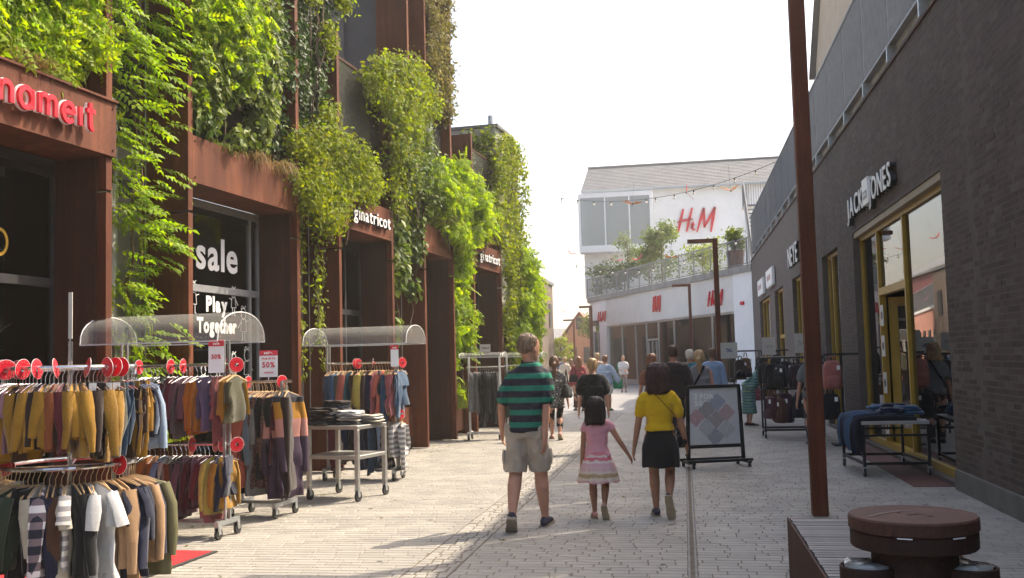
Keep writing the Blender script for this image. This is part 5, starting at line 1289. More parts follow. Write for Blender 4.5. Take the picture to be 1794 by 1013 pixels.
for k, (x, y, z, c, lab) in enumerate([(1.80, 20.06, 1.50, (.03, .028, .03), 'black bag squeezed between the first two upper backpacks'), (2.12, 20.06, 1.52, (.05, .03, .035), 'dark plum bag squeezed in the middle of the upper near rail'), (2.47, 20.06, 1.52, (.02, .02, .024), 'black bag squeezed in right of the rusty pole'), (1.78, 20.06, .86, (.10, .045, .03), 'rust brown bag squeezed on the lower near rail'), (2.12, 20.06, .88, (.03, .03, .035), 'dark bag squeezed on the lower near rail'), (2.55, 20.06, .9, (.09, .05, .06), 'dusky pink bag at the right end of the lower near rail'), (1.3, 24.55, 1.6, (.05, .03, .025), 'small dark bag at the left end of the farther rack'), (1.72, 24.55, .98, (.30, .10, .13), 'rose bag in the middle of the farther rack')]):
    backpack(x, y-.08, z, RNG.normal(0, .6), c, lab, s=RNG.uniform(.8, 1.1), h=RNG.uniform(.34, .46))
pr = empty('bag_stand', (2.72, 18.4, 0), 0, label='slim black stand right of the rusty pole carrying a pink backpack', cat='stand')
b = MB(); b.box(-.02, .02, -.02, .02, .02, 1.62); b.build('post', blackm, pr)
b = MB(); b.box(-.3, .3, -.02, .02, 1.58, 1.62); b.build('arm', blackm, pr)
b = MB(); b.box(-.2, .2, -.2, .2, 0, .03); b.build('foot', blackm, pr)
backpack(2.55, 18.3, 1.57, .1, (.42, .15, .13), 'dusty pink backpack hanging right of the rusty pole', s=1.1, h=.46)
backpack(2.5, 18.3, 1.02, .0, (.02, .02, .022), 'black bag below the dusty pink backpack', s=1.1)
# ------------------------------------------------------------------ garments on hangers
ORD = ['1st', '2nd', '3rd']+['%dth' % i for i in range(4, 60)]
ORD[20] = '21st'; ORD[21] = '22nd'; ORD[22] = '23rd'
hm_w = None
def hanger_meshes():
    out = []
    for m, r in ((wood, .008), (chrome, .004)):
        b = MB(); hook = [(0, 0, -.03), (0, 0, .05), (0, .012, .075), (0, .02, .095), (0, .012, .115), (0, -.004, .122), (0, -.018, .112)]
        b.tube([(0, 0, .0)]+hook[1:], .0028, 5)
        b.tube([(-.18, 0, -.055), (-.09, 0, -.018), (0, 0, .004), (.09, 0, -.018), (.18, 0, -.055)], [(.006, r*1.3)]*5 if m is wood else r, 6)
        me = b.mesh('hanger'); me.materials.append(m); out.append(me)
    return out
HANG = hanger_meshes()
def garment_mesh(kind, wd, ln, seed):
    rg = random.Random(seed); b = MB(); seg = 30; ph = rg.uniform(0, 6); t0 = rg.uniform(.010, .021); hw = wd/2
    def body(prof, cx=0):
        rs = []; zs = [q[0] for q in prof]; nz_ = 18; zl = sorted(set(zs[:4]+[zs[0]+(zs[-1]-zs[0])*i/nz_ for i in range(nz_+1)]))
        for z in zl: rs.append((-z, cx, 0, hw*float(np.interp(z, zs, [q[1] for q in prof])), float(np.interp(z, zs, [q[2] for q in prof]))))
        b0 = len(b.v); b.rings(rs, seg, 2.6)
        for i in range(b0, len(b.v)):
            x, y, z = b.v[i]; d = min(1, -z/(ln+.01))
            y += .016*d*math.sin(x*26+ph+z*5)+.012*d*math.sin(x*11-ph*2)+.008*math.sin(z*17+ph); x += .010*math.sin(z*11+ph)*d
            b.v[i] = (x, y, z)
    if kind in ('top', 'coat', 'dress', 'tee', 'jacket'):
        fl = {'top': .95, 'tee': .98, 'coat': 1.06, 'jacket': 1.0, 'dress': 1.25}[kind]; tk = {'coat': 1.7, 'jacket': 1.6}.get(kind, 1.0)
        body([(.0, .26, .012), (.02, .45, t0*.8), (.05, .86, t0*tk), (.10, .95, t0*1.2*tk), (.22*ln/.6, .88, t0*1.4*tk), (.5*ln, .86*(1+(fl-.95)*.4), t0*1.45*tk), (.8*ln, .92*fl, t0*1.5*tk), (ln*.985, fl, t0*1.55*tk), (ln, fl*.98, t0*1.2)])
        sl = {'top': ln*.82, 'coat': ln*.72, 'dress': ln*.45, 'tee': min(.24, ln*.34), 'jacket': ln*.88}[kind]; r0 = hw*.26
        for sx in (-1, 1):
            o_ = rg.uniform(-.03, .03)
            if kind == 'tee': pts = [(sx*hw*.80, 0, -.06), (sx*hw*1.0, o_*.4, -.06-sl*.45), (sx*hw*1.08, o_, -.06-sl)]; rr_ = [(r0*.75, t0*1.1), (r0*.72, t0*1.2), (r0*.7, t0*1.25)]
            else: pts = [(sx*hw*.82, 0, -.06), (sx*hw*1.0, o_*.5, -.06-sl*.3), (sx*hw*1.06, o_, -.06-sl*.65), (sx*hw*1.03, o_*1.6, -.06-sl)]; rr_ = [(r0, t0*1.2*tk), (r0*.85, t0*1.4*tk), (r0*.7, t0*1.3*tk), (r0*.55, t0*1.1*tk)]
            b.tube(pts, [(q[1], q[0]) for q in rr_], 10, ref=(0, 1, 0), round_ends=False)
    elif kind == 'trousers':
        body([(.0, .74, t0), (.04, .78, t0*1.2), (.26*ln/.6, .84, t0*1.3), (.30*ln, .86, t0*1.3)])
        for sx in (-1, 1):
            b0 = len(b.v); b.rings([(-.24*ln, sx*hw*.42, 0, hw*.43, t0*1.35), (-.6*ln, sx*hw*.45, .01*sx, hw*.37, t0*1.25), (-.985*ln, sx*hw*.47, -.01*sx, hw*.33, t0*1.2), (-ln, sx*hw*.47, -.01*sx, hw*.31, t0)], 14, 2.6)
            for i in range(b0, len(b.v)):
                x, y, z = b.v[i]; b.v[i] = (x, y+.007*math.sin(z*24+ph+sx)+.006*math.sin(x*40), z)
    P = np.array(b.v); q = vnoise(P*np.array([15, 9, 6.5])+seed*3.7)+.5*vnoise(P*np.array([34, 20, 15])+seed*1.3); d = np.clip(-P[:, 2]/.16, .15, 1)
    fold = 1-np.abs(vnoise(np.stack([P[:, 0]*20+seed, P[:, 1]*6, P[:, 2]*2.2], 1)))*2.2; P[:, 1] += .012*fold*d*np.sign(P[:, 1]+1e-6)
    P[:, 1] += .013*q*d; P[:, 0] += .010*vnoise(P*8+seed)*d; P[:, 2] += .014*vnoise(P*np.array([9, 9, 1.])+seed*2.1)*np.clip(-P[:, 2]/ln-.5, 0, 1)*2
    b.v = [tuple(p) for p in P]
    return b.mesh(kind)
def plaid_mat():
    m, t, p = nodes('plaid_flannel'); N = t.nodes; L = t.links; tc = N.new('ShaderNodeTexCoord'); sp = N.new('ShaderNodeSeparateXYZ'); L.new(tc.outputs['Object'], sp.inputs[0])
    outs = []
    for ax, sc in ((0, 13), (2, 9)):
        mu = N.new('ShaderNodeMath'); mu.operation = 'MULTIPLY'; mu.inputs[1].default_value = sc; L.new(sp.outputs[ax], mu.inputs[0])
        fr = N.new('ShaderNodeMath'); fr.operation = 'FRACT'; L.new(mu.outputs[0], fr.inputs[0]); gt = N.new('ShaderNodeMath'); gt.operation = 'GREATER_THAN'; gt.inputs[1].default_value = .55; L.new(fr.outputs[0], gt.inputs[0]); outs.append(gt.outputs[0])
    ad = N.new('ShaderNodeMath'); L.new(outs[0], ad.inputs[0]); L.new(outs[1], ad.inputs[1]); dv = N.new('ShaderNodeMath'); dv.operation = 'MULTIPLY'; dv.inputs[1].default_value = .5; L.new(ad.outputs[0], dv.inputs[0])
    rp = N.new('ShaderNodeValToRGB'); rp.color_ramp.interpolation = 'CONSTANT'; e = rp.color_ramp.elements; e[0].color = (.012, .014, .03, 1); e[0].position = 0; e[1].position = .4; e[1].color = (.16, .12, .14, 1); n_ = e.new(.8); n_.color = (.62, .60, .62, 1)
    L.new(dv.outputs[0], rp.inputs[0]); L.new(rp.outputs[0], p.inputs['Base Color']); p.inputs['Roughness'].default_value = .9; return m
def print_mat(name, c1, c2, c3, sc):
    m, t, p = nodes(name); N = t.nodes; L = t.links; tc = N.new('ShaderNodeTexCoord'); vo = N.new('ShaderNodeTexVoronoi'); vo.inputs['Scale'].default_value = sc; L.new(tc.outputs['Object'], vo.inputs['Vector'])
    rp = N.new('ShaderNodeValToRGB'); rp.color_ramp.interpolation = 'CONSTANT'; e = rp.color_ramp.elements; e[0].color = rgba(c1); e[1].position = .3; e[1].color = rgba(c2); q = e.new(.55); q.color = rgba(c3)
    L.new(vo.outputs['Distance'], rp.inputs[0]); L.new(rp.outputs[0], p.inputs['Base Color']); p.inputs['Roughness'].default_value = .9; return m
def band_mat(name, bands, axis=2, rough=.9, wob=0, wsc=14):
    """horizontal woven/knitted bands by object height: list of (z, colour) rising"""
    m, t, p = nodes(name); N = t.nodes; L = t.links; tc = N.new('ShaderNodeTexCoord'); sp = N.new('ShaderNodeSeparateXYZ'); L.new(tc.outputs['Object'], sp.inputs[0])
    z0, z1 = bands[0][0], bands[-1][0]; mr = N.new('ShaderNodeMapRange'); mr.inputs[1].default_value = z0; mr.inputs[2].default_value = z1
    src = sp.outputs[axis]
    if wob:
        wn = N.new('ShaderNodeTexNoise'); wn.inputs['Scale'].default_value = wsc; wn.inputs['Detail'].default_value = 3; L.new(tc.outputs['Object'], wn.inputs['Vector']); wm = N.new('ShaderNodeMath'); wm.operation = 'MULTIPLY_ADD'; wm.inputs[1].default_value = wob; L.new(wn.outputs[0], wm.inputs[0]); L.new(src, wm.inputs[2]); src = wm.outputs[0]
    L.new(src, mr.inputs[0])
    rp = N.new('ShaderNodeValToRGB'); rp.color_ramp.interpolation = 'CONSTANT'; e = rp.color_ramp.elements
    while len(e) > 1: e.remove(e[-1])
    for i, (z, c) in enumerate(bands):
        el = e[0] if i == 0 else e.new((z-z0)/(z1-z0)); el.position = (z-z0)/(z1-z0); el.color = rgba(c)
    L.new(mr.outputs[0], rp.inputs[0])
    nz = N.new('ShaderNodeTexNoise'); nz.inputs['Scale'].default_value = 60; L.new(tc.outputs['Object'], nz.inputs['Vector']); bp = N.new('ShaderNodeBump'); bp.inputs['Strength'].default_value = .25; bp.inputs['Distance'].default_value = .01; L.new(nz.outputs[0], bp.inputs['Height']); L.new(bp.outputs[0], p.inputs['Normal'])
    L.new(rp.outputs[0], p.inputs['Base Color']); p.inputs['Roughness'].default_value = rough; return m
plaid = plaid_mat()
floral = print_mat('floral_print', (.20, .06, .05), (.035, .014, .015), (.16, .10, .09), 55)
knit = mat('beige_knit', (.36, .30, .20), .95, 0, var=.15, scale=30, bump=.7, bscale=160)
quilt = mat('olive_quilt', (.105, .098, .045), .6, 0, var=.1, scale=5, bump=.1)
stripew = band_mat('white_striped', [(-1+i*.035, ((.6, .58, .55) if i % 2 else (.25, .24, .25))) for i in range(30)])
blockm = band_mat('colour_block', [(-1.4, (.045, .025, .05)), (-.50, (.42, .20, .17)), (-.30, (.38, .18, .02)), (-.12, (.03, .03, .04)), (.1, (.03, .03, .04))])
COLS = {'black': (.014, .014, .016), 'navy': (.016, .02, .05), 'blue': (.045, .10, .20), 'denim': (.06, .11, .19), 'light blue': (.25, .33, .46), 'grey': (.20, .20, .20), 'grey-green': (.13, .13, .105), 'olive': (.085, .08, .04),
        'mustard': (.36, .19, .025), 'rust': (.22, .065, .025), 'brown': (.075, .035, .022), 'dark brown': (.035, .02, .016), 'maroon': (.12, .02, .03), 'rose': (.38, .12, .13), 'pink': (.52, .25, .27), 'coral': (.48, .13, .09), 'orange': (.42, .15, .02), 'cream': (.52, .47, .38), 'beige': (.34, .28, .19), 'white': (.72, .72, .73), 'tan': (.36, .22, .12), 'lilac': (.17, .13, .24), 'teal': (.03, .10, .12), 'yellow': (.5, .40, .09), 'mauve': (.21, .11, .14), 'dark green': (.03, .045, .03)}
LONGN = {'tee': 'T-shirt', 'top': 'top', 'coat': 'coat', 'dress': 'dress', 'trousers': 'trousers', 'jacket': 'jacket'}
_g = [0]
def hang(kind, col, wd, ln, pos, ang, rail, idx, end, m=None, hang_i=1, adj=None, jitter=.12):
    _g[0] += 1; me = garment_mesh(kind, wd, ln, _g[0]); me.materials.append(m or fabric); auto_smooth(me, 60)
    o = link({'tee': 't_shirt', 'top': 'long_sleeved_top'}.get(kind, kind), me)
    o.location = (pos[0], pos[1], pos[2]-.122); o.rotation_euler = (random.gauss(0, .02), random.gauss(0, .03), ang+random.gauss(0, jitter*1.4))
    c = COLS[col]; k = random.uniform(.6, 1.12); o.color = (c[0]*k, c[1]*k, c[2]*k, 1)
    tag(o, '%s %s on the %s, %s from the %s' % (adj or col, LONGN[kind], rail, ORD[idx], end), kind if kind != 'tee' else 'shirt', 'garments on the '+rail)
    h = link('hanger', HANG[hang_i], None, o); h.location = (0, 0, .004)
    return o
# round rack, upper ring (children's clothes) and lower ring, front half and sides, left to right
def ring(center, Rr, z, items, rail, a0, a1, hi, ln0, wd0):
    n = len(items)
    for i, it in enumerate(items):
        kind, col = it[0], it[1]; a = R(a0+(a1-a0)*i/(n-1)); mm = it[2] if len(it) > 2 else None; kw = it[3] if len(it) > 3 else {}
        p = (center[0]+Rr*math.cos(a), center[1]+Rr*math.sin(a), z+.003)
        ln = ln0*kw.get('l', random.uniform(.72, 1.15)); wd = wd0*kw.get('w', random.uniform(.9, 1.08))
        hang(kind, col, wd, ln, p, a, rail, i, 'left', mm, hi if not kw.get('hi') else kw['hi'], kw.get('adj'))
up = [('top', 'olive'), ('trousers', 'blue'), ('trousers', 'grey'), ('top', 'rust'), ('top', 'mustard'), ('top', 'rust'), ('top', 'mustard'), ('top', 'mustard'), ('dress', 'brown'), ('top', 'mustard'), ('tee', 'mauve'), ('top', 'mustard'), ('trousers', 'brown'), ('top', 'mustard'), ('top', 'dark brown'), ('top', 'mustard'), ('trousers', 'rust'), ('top', 'maroon'), ('top', 'mustard'), ('top', 'mustard'), ('top', 'rust'), ('trousers', 'dark brown'), ('top', 'mustard'), ('trousers', 'grey-green'), ('trousers', 'grey-green'), ('trousers', 'denim'), ('trousers', 'mustard'), ('trousers', 'brown'), ('trousers', 'mustard'), ('trousers', 'mustard'), ('top', 'navy'), ('jacket', 'light blue')]
def thicken(items, every):
    out = []
    for i, it in enumerate(items):
        out.append(it)
        if i % every == 0 and i < len(items)-1: out.append((it[0] if it[0] != 'coat' else 'top', random.choice([it[1], items[(i+1) % len(items)][1]])))
    return out
up = thicken(thicken(up, 3), 3)
ring((-4.66, 6.98), .47, 1.68, up, "nearest round rack's upper ring", 186, 388, 1, .50, .34)
lo = [('trousers', 'black'), ('trousers', 'denim'), ('trousers', 'denim'), ('top', 'beige', knit), ('top', 'beige', knit), ('trousers', 'olive'), ('top', 'dark brown'), ('top', 'navy', plaid, {'adj': 'checked navy'}), ('top', 'olive'), ('jacket', 'dark green'), ('trousers', 'black'), ('top', 'cream'), ('top', 'navy', plaid, {'adj': 'checked navy and white', 'l': 1.0}), ('top', 'brown'), ('tee', 'cream', stripew, {'adj': 'striped cream'}), ('top', 'black'), ('top', 'black'), ('tee', 'white', None, {'hi': None, 'l': 1.05, 'w': 1.1}), ('tee', 'white', None, {'l': 1.08, 'w': 1.1}), ('tee', 'navy'), ('top', 'tan', None, {'l': 1.02}), ('tee', 'navy', None, {'l': .95, 'w': 1.2}), ('top', 'navy'), ('jacket', 'tan', None, {'l': .95, 'w': 1.1}), ('jacket', 'navy', None, {'l': .9}), ('coat', 'olive', quilt, {'l': 1.15, 'w': 1.3, 'adj': 'olive quilted'}), ('coat', 'dark green', None, {'l': 1.1})]
lo = thicken(lo, 2)
ring((-4.66, 6.98), .47, .95, lo, "nearest round rack's lower ring", 196, 384, 0, .66, .42)
def line(root, x0, x1, z, items, rail, ln0, wd0, hi, end='left'):
    n = len(items); M_ = Matrix.Translation(root.location) @ Matrix.Rotation(root.rotation_euler.z, 4, 'Z')
    for i, it in enumerate(items):
        kind, col = it[0], it[1]; mm = it[2] if len(it) > 2 else None; kw = it[3] if len(it) > 3 else {}
        p = M_ @ Vector((x0+(x1-x0)*(i+random.uniform(-.2, .2))/(n-1), 0, z+.003))
        hang(kind, col, wd0*kw.get('w', random.uniform(.92, 1.08)), ln0*kw.get('l', random.uniform(.68, 1.14)), p, root.rotation_euler.z+math.pi/2, rail, i, end, mm, hi, kw.get('adj'), .16)
line(RBk, -1.05, -.07, 1.68, [('top', 'dark brown'), ('top', 'black'), ('tee', 'maroon'), ('top', 'cream'), ('top', 'grey'), ('trousers', 'grey'), ('top', 'dark green'), ('top', 'grey'), ('trousers', 'dark green'), ('top', 'maroon'), ('top', 'maroon'), ('top', 'grey'), ('top', 'mauve'), ('top', 'mauve'), ('top', 'orange'), ('top', 'orange'), ('trousers', 'lilac'), ('trousers', 'lilac'), ('trousers', 'rose'), ('trousers', 'rose')], "first hooded rack's upper rail", .56, .34, 1)
line(RBk, -1.05, .02, .90, [('top', 'brown'), ('top', 'grey'), ('top', 'black'), ('top', 'cream'), ('top', 'orange'), ('top', 'orange'), ('top', 'navy'), ('tee', 'light blue'), ('top', 'rust'), ('top', 'cream'), ('top', 'grey-green'), ('top', 'black'), ('top', 'mauve'), ('trousers', 'mauve'), ('top', 'maroon'), ('trousers', 'mauve'), ('top', 'maroon'), ('top', 'rose'), ('top', 'yellow'), ('trousers', 'navy'), ('top', 'mustard'), ('trousers', 'navy')], "first hooded rack's lower rail", .56, .32, 1)
line(RBk, .03, .10, 1.68, [('top', 'mustard'), ('top', 'mustard'), ('dress', 'olive')], "first hooded rack's right stub", .5, .32, 0)
line(RC, -.52, .05, 1.48, [('dress', 'black'), ('jacket', 'coral', None, {'l': 1.0}), ('dress', 'navy'), ('dress', 'navy'), ('jacket', 'coral', None, {'l': 1.05}), ('dress', 'coral'), ('top', 'light blue', None, {'l': .9}), ('dress', 'grey', None, {'l': 1.15}), ('coat', 'brown', floral, {'adj': 'floral brown'}), ('dress', 'black'), ('coat', 'brown', floral, {'adj': 'floral dark red'}), ('dress', 'maroon'), ('coat', 'brown', floral, {'adj': 'floral rust'}), ('dress', 'black'), ('coat', 'navy', blockm, {'adj': 'mustard and plum block', 'l': 1.15}), ('coat', 'navy', blockm, {'adj': 'plum and mustard block', 'l': 1.18}), ('coat', 'dark brown', None, {'l': 1.15})], 'dresses rack beside the trolley', .98, .42, 0)
line(RD, -1.0, .06, 1.66, [('top', 'maroon'), ('jacket', 'denim'), ('jacket', 'denim'), ('dress', 'grey-green'), ('dress', 'grey-green'), ('top', 'coral'), ('top', 'coral'), ('top', 'teal'), ('top', 'brown'), ('trousers', 'maroon'), ('top', 'yellow'), ('top', 'yellow'), ('top', 'mauve'), ('trousers', 'brown'), ('top', 'brown'), ('top', 'navy'), ('dress', 'rose'), ('trousers', 'navy'), ('dress', 'coral'), ('top', 'blue'), ('trousers', 'yellow'), ('dress', 'rose'), ('dress', 'rose'), ('trousers', 'denim'), ('trousers', 'denim')], "second hooded rack's upper rail", .68, .40, 0)
line(RD, -.95, .08, .93, [('top', 'maroon'), ('dress', 'navy'), ('top', 'cream'), ('dress', 'navy'), ('dress', 'navy'), ('dress', 'black'), ('dress', 'navy'), ('trousers', 'denim'), ('trousers', 'denim'), ('trousers', 'navy'), ('top', 'light blue'), ('top', 'maroon', plaid, {'adj': 'checked dark'}), ('trousers', 'cream'), ('top', 'white', stripew, {'adj': 'striped white'}), ('top', 'white', stripew, {'adj': 'white and grey striped'})], "second hooded rack's lower rail", .66, .40, 0)
line(RE, -.62, -.04, 1.52, [('trousers', 'grey')]*4+[('trousers', 'black')]*9, "white trousers rack", .98, .40, 1)
line(RF, -.70, -.04, 1.52, [('trousers', 'black')]*8, "white rack behind the striped man", .98, .40, 1)
# red size discs
def disc_mesh():
    b = MB(); n = 36; r0, r1, t = .020, .072, .002
    V = []; F = []
    for (r, y) in ((r1, -t), (r0, -t), (r0, t), (r1, t)):
        for i in range(n): a = 2*math.pi*i/n; V.append((r*math.cos(a), y, r*math.sin(a)))
    for q in range(4):
        for i in range(n): F.append((q*n+i, q*n+(i+1) % n, ((q+1) % 4)*n+(i+1) % n, ((q+1) % 4)*n+i))
    b.add(V, F); return b.mesh('disc')
DM = disc_mesh(); DM.materials.append(red_p)
dm_rim = MB(); dm_rim.tube([(.0725*math.cos(2*math.pi*i/36), 0, .0725*math.sin(2*math.pi*i/36)) for i in range(37)], .0018, 5, cap=False, ref=(0, 1, 0)); RIM = dm_rim.mesh('rim'); RIM.materials.append(white_v)
numm = MB()
for k in range(12):
    a = 2*math.pi*k/12; numm.box(.055*math.cos(a)-.004, .055*math.cos(a)+.004, -.0032, -.0022, .055*math.sin(a)-.006, .055*math.sin(a)+.006)
NUM = numm.mesh('numerals'); NUM.materials.append(mat('pale_ink', (.62, .12, .13), .6))
def disc(p, ang, lab):
    o = empty('size_disc', (p[0], p[1], p[2]-.006), ang, label=lab, cat='size disc', group='red size discs on the rails'); o.rotation_euler = (random.gauss(0, .08), random.gauss(0, .3), ang)
    link('plate', DM, None, o); link('rim', RIM, None, o); link('numerals', NUM, None, o)
def ring_disc(a, z, k, rail):
    a_ = R(a); disc((-4.66+.47*math.cos(a_), 6.98+.47*math.sin(a_), z), a_+math.pi, 'red size disc on the %s, %s from the left' % (rail, ORD[k]))
for k, a in enumerate((176, 204, 226, 238, 262, 276, 292, 318, 336, 344, 352)): ring_disc(a, 1.68, k, "nearest round rack's upper ring")
for k, a in enumerate((196, 214, 350)): ring_disc(a, .95, k, "nearest round rack's lower ring")
def line_disc(root, x, z, k, rail, tw=0):
    M_ = Matrix.Translation(root.location) @ Matrix.Rotation(root.rotation_euler.z, 4, 'Z'); p = M_ @ Vector((x, 0, z))
    disc(p, root.rotation_euler.z+math.pi/2+tw, 'red size disc on the %s, %s from the left' % (rail, ORD[k]))
for k, (x, tw) in enumerate(((-.98, 0), (-.62, 0), (-.48, .1), (-.12, .1), (-.04, -.6), (.11, -.7))): line_disc(RBk, x, 1.68, k, "first hooded rack's upper rail", tw)
for k, (x, tw) in enumerate(((-.38, 0), (-.12, .1), (-.06, .1), (.11, -.6))): line_disc(RBk, x, .90, k, "first hooded rack's lower rail", tw)
for k, (x, tw) in enumerate(((-.45, 0), (-.02, -.4))): line_disc(RC, x, 1.48, k, 'dresses rack beside the trolley', tw)
for k, (x, tw) in enumerate(((-.62, -.3), (-.58, -.3), (-.36, .3), (-.05, .2), (.09, -.5))): line_disc(RD, x, 1.66, k, "second hooded rack's upper rail", tw)
line_disc(RD, .05, .93, 0, "second hooded rack's lower rail", -.5)
# paper tags on a few trousers
for k, (a, off) in enumerate(((322, .0), (334, .0), (341, .0))):
    a_ = R(a); t_ = empty('paper_tag', (-4.66+.56*math.cos(a_), 6.98+.56*math.sin(a_)-.05, 1.44), R(15), label='white paper tag with red dot on the nearest round rack, %s from the left' % ORD[k], cat='tag')
    b = MB(); b.box(-.025, .025, -.002, .002, -.02, .12); b.build('card', white_v, t_); b = MB(); b.prism(arc(0, 0, .016, 0, 360, 14), .0025, .004, ((0, 0, .01), (1, 0, 0), (0, 0, 1), (0, -1, 0))); b.build('dot', red_p, t_)
# folded clothes on the trolley
def folded(x, y, z, wd, dp, h, rz, col, lab, grp):
    b = MB(); n = 5; rs = [(0, 0, 0, wd*.46, dp*.46), (h*.2, 0, 0, wd*.5, dp*.5), (h*.5, 0, 0, wd*.51, dp*.51), (h*.8, 0, 0, wd*.5, dp*.5), (h, 0, 0, wd*.45, dp*.45)]
    b.rings(rs, 28, 5); ph = random.uniform(0, 9)
    for i, (px, py, pz) in enumerate(b.v): b.v[i] = (px*(1+.05*math.sin(py*30+ph)), py*(1+.05*math.sin(px*27-ph)), pz+.006*math.sin(px*35+ph)+.005*math.sin(py*29))
    me = b.mesh('folded_garment'); me.materials.append(fabric); auto_smooth(me, 70); o = link('folded_garment', me); o.location = (x, y, z); o.rotation_euler = (random.gauss(0, .03), random.gauss(0, .03), rz); o.color = rgba(COLS[col]); tag(o, lab, 'folded garment', grp)
MT = Matrix.Translation(TL.location) @ Matrix.Rotation(R(-14), 4, 'Z')
for st, (sx, sy, n, cols, nm) in enumerate([(-.27, .08, 13, ['black', 'black', 'dark brown', 'black', 'navy'], 'tall dark stack on the trolley'), (-.28, -.20, 9, ['black', 'navy', 'black', 'dark brown'], 'front dark stack on the trolley'), (.03, -.05, 7, ['grey', 'navy', 'cream', 'white', 'grey', 'white', 'white'], 'pale stack in the middle of the trolley'), (.20, .12, 5, ['grey-green', 'cream', 'grey', 'white', 'cream'], 'pale stack at the right of the trolley')]):
    z = .907
    for k in range(n):
        p = MT @ Vector((sx+random.gauss(0, .012), sy+random.gauss(0, .012), z)); h = random.uniform(.019, .027); folded(p.x, p.y, p.z, random.uniform(.25, .31), random.uniform(.25, .31), h, R(-14)+random.gauss(0, .12), cols[k % len(cols)], 'folded %s garment, %s, %s from the bottom' % (cols[k % len(cols)], nm, ORD[k]), 'folded clothes on the trolley'); z += h*.98
# jeans: draped over the table edge and heaped
MTB = Matrix.Translation(TB.location) @ Matrix.Rotation(R(3), 4, 'Z')
def draped(k, y, col, out, drop, lift):
    b = MB(); pts = [(.28, y, .735+lift), (.0, y+.02, .745+lift), (-.30, y+.01, .74+lift*.8), (-.45, y, .72+lift*.5), (-.45-out*.7, y, .66), (-.45-out, y-.01, .50), (-.43-out, y-.02, .72-drop)]
    b.tube(pts, [(.035, .018), (.05, .022), (.052, .022), (.05, .022), (.048, .02), (.046, .018), (.045, .016)], 12, ref=(0, 1, 0))
    for i, (px, py, pz) in enumerate(b.v): q = .006*math.sin(px*40+k)+.005*math.sin(pz*50+k*2); b.v[i] = (px+q, py+q, pz+q*.5)
    me = b.mesh('jeans'); me.materials.append(fabric); auto_smooth(me, 70); o = link('jeans', me); o.matrix_basis = MTB; o.color = rgba(COLS[col]); tag(o, '%s jeans over the display table edge, %s from the near side' % (col, ORD[k]), 'jeans', 'jeans draped over the table edge')
for k in range(13): draped(k, -.66+k*.095, ['black', 'navy', 'black', 'navy', 'denim', 'blue', 'navy', 'denim', 'black', 'blue', 'navy', 'denim', 'navy'][k], .03+.012*(k % 3), .40+.05*random.random()-.01*k*.5, .02*(k % 2))
for k in range(16):
    lv = k//6; p = MTB @ Vector((.05+.13*((k*5) % 3)-.04*lv+random.gauss(0, .02), -.45+.17*(k % 6)+random.gauss(0, .02), .765+.035*lv+.02*((k*7) % 3)))
    folded(p.x, p.y, p.z, .30, .22, .045, random.uniform(-.5, .5), ['navy', 'denim', 'navy', 'blue', 'black', 'denim'][k % 6], '%s folded jeans heaped on the display table, %s layer, place %d from near side' % (['navy', 'mid blue', 'dark navy', 'bright blue', 'black', 'washed blue'][k % 6], ['bottom', 'middle', 'top'][lv], k % 6+1), 'jeans heaped on the table')
# ------------------------------------------------------------------ fallen leaves and grit along the facade foot
LV = []
for k in range(420):
    u = RNG.uniform(9, 27); v = abs(RNG.normal(0, .5))-.25
    LV.append((u, v, .006))
for k in range(60): LV.append((RNG.uniform(6, 25), RNG.uniform(.5, 6.5), .006))
LV = np.array(LV); n = len(LV); W_ = f2w(LV); nr = np.tile([[0., 0, 1]], (n, 1)); V, F = scatter(W_, nr, .055, LEAF1, 0, .25)
V[:, 2] = np.abs(V[:, 2]-.006)*.6+.005
tag(link('fallen_leaves', npmesh('fallen_leaves', V, F), lm_dry), 'dry fallen leaves scattered along the foot of the planted facade', 'leaves', kind='stuff')
# dark gum spots and small stains on the paving
gum = MB()
for k in range(140):
    x, y = RNG.uniform(-5, 2.8), RNG.uniform(7, 22); r = RNG.uniform(.012, .03); m_ = 9
    gum.add([(x+r*RNG.uniform(.7, 1.1)*math.cos(2*math.pi*i/m_), y+r*RNG.uniform(.7, 1.1)*math.sin(2*math.pi*i/m_), .0035) for i in range(m_)], [tuple(range(m_))])
tag(gum.build('gum_spots', mat('old_gum', (.10, .095, .09), .8, 0, var=.2), street_o), kind='stuff')
# ------------------------------------------------------------------ people
def remesh(mb, vox, it=3, name='body', fac=.5):
    me = mb.mesh(name); o = bpy.data.objects.new('tmp', me)
    m = o.modifiers.new('r', 'REMESH'); m.mode = 'VOXEL'; m.voxel_size = vox
    s = o.modifiers.new('s', 'SMOOTH'); s.iterations = it; s.factor = fac
    out = evaluated_mesh(o)
    bpy.data.objects.remove(o); bpy.data.meshes.remove(me); out.name = name; shade(out); return out
def wrinkle(me, amp, f, seed=0, zf=.5):
    n = len(me.vertices); co = np.empty(n*3, np.float32); no = np.empty(n*3, np.float32); me.vertices.foreach_get('co', co); me.vertices.foreach_get('normal', no)
    co = co.reshape(-1, 3); no = no.reshape(-1, 3)
    q = co*np.array([f, f, f*zf])+seed*7.3+40; d = (vnoise(q)+.5*vnoise(q*2.3+11))*.8
    me.vertices.foreach_set('co', (co+no*(d*amp)[:, None]).astype(np.float32).ravel()); me.update(); return me
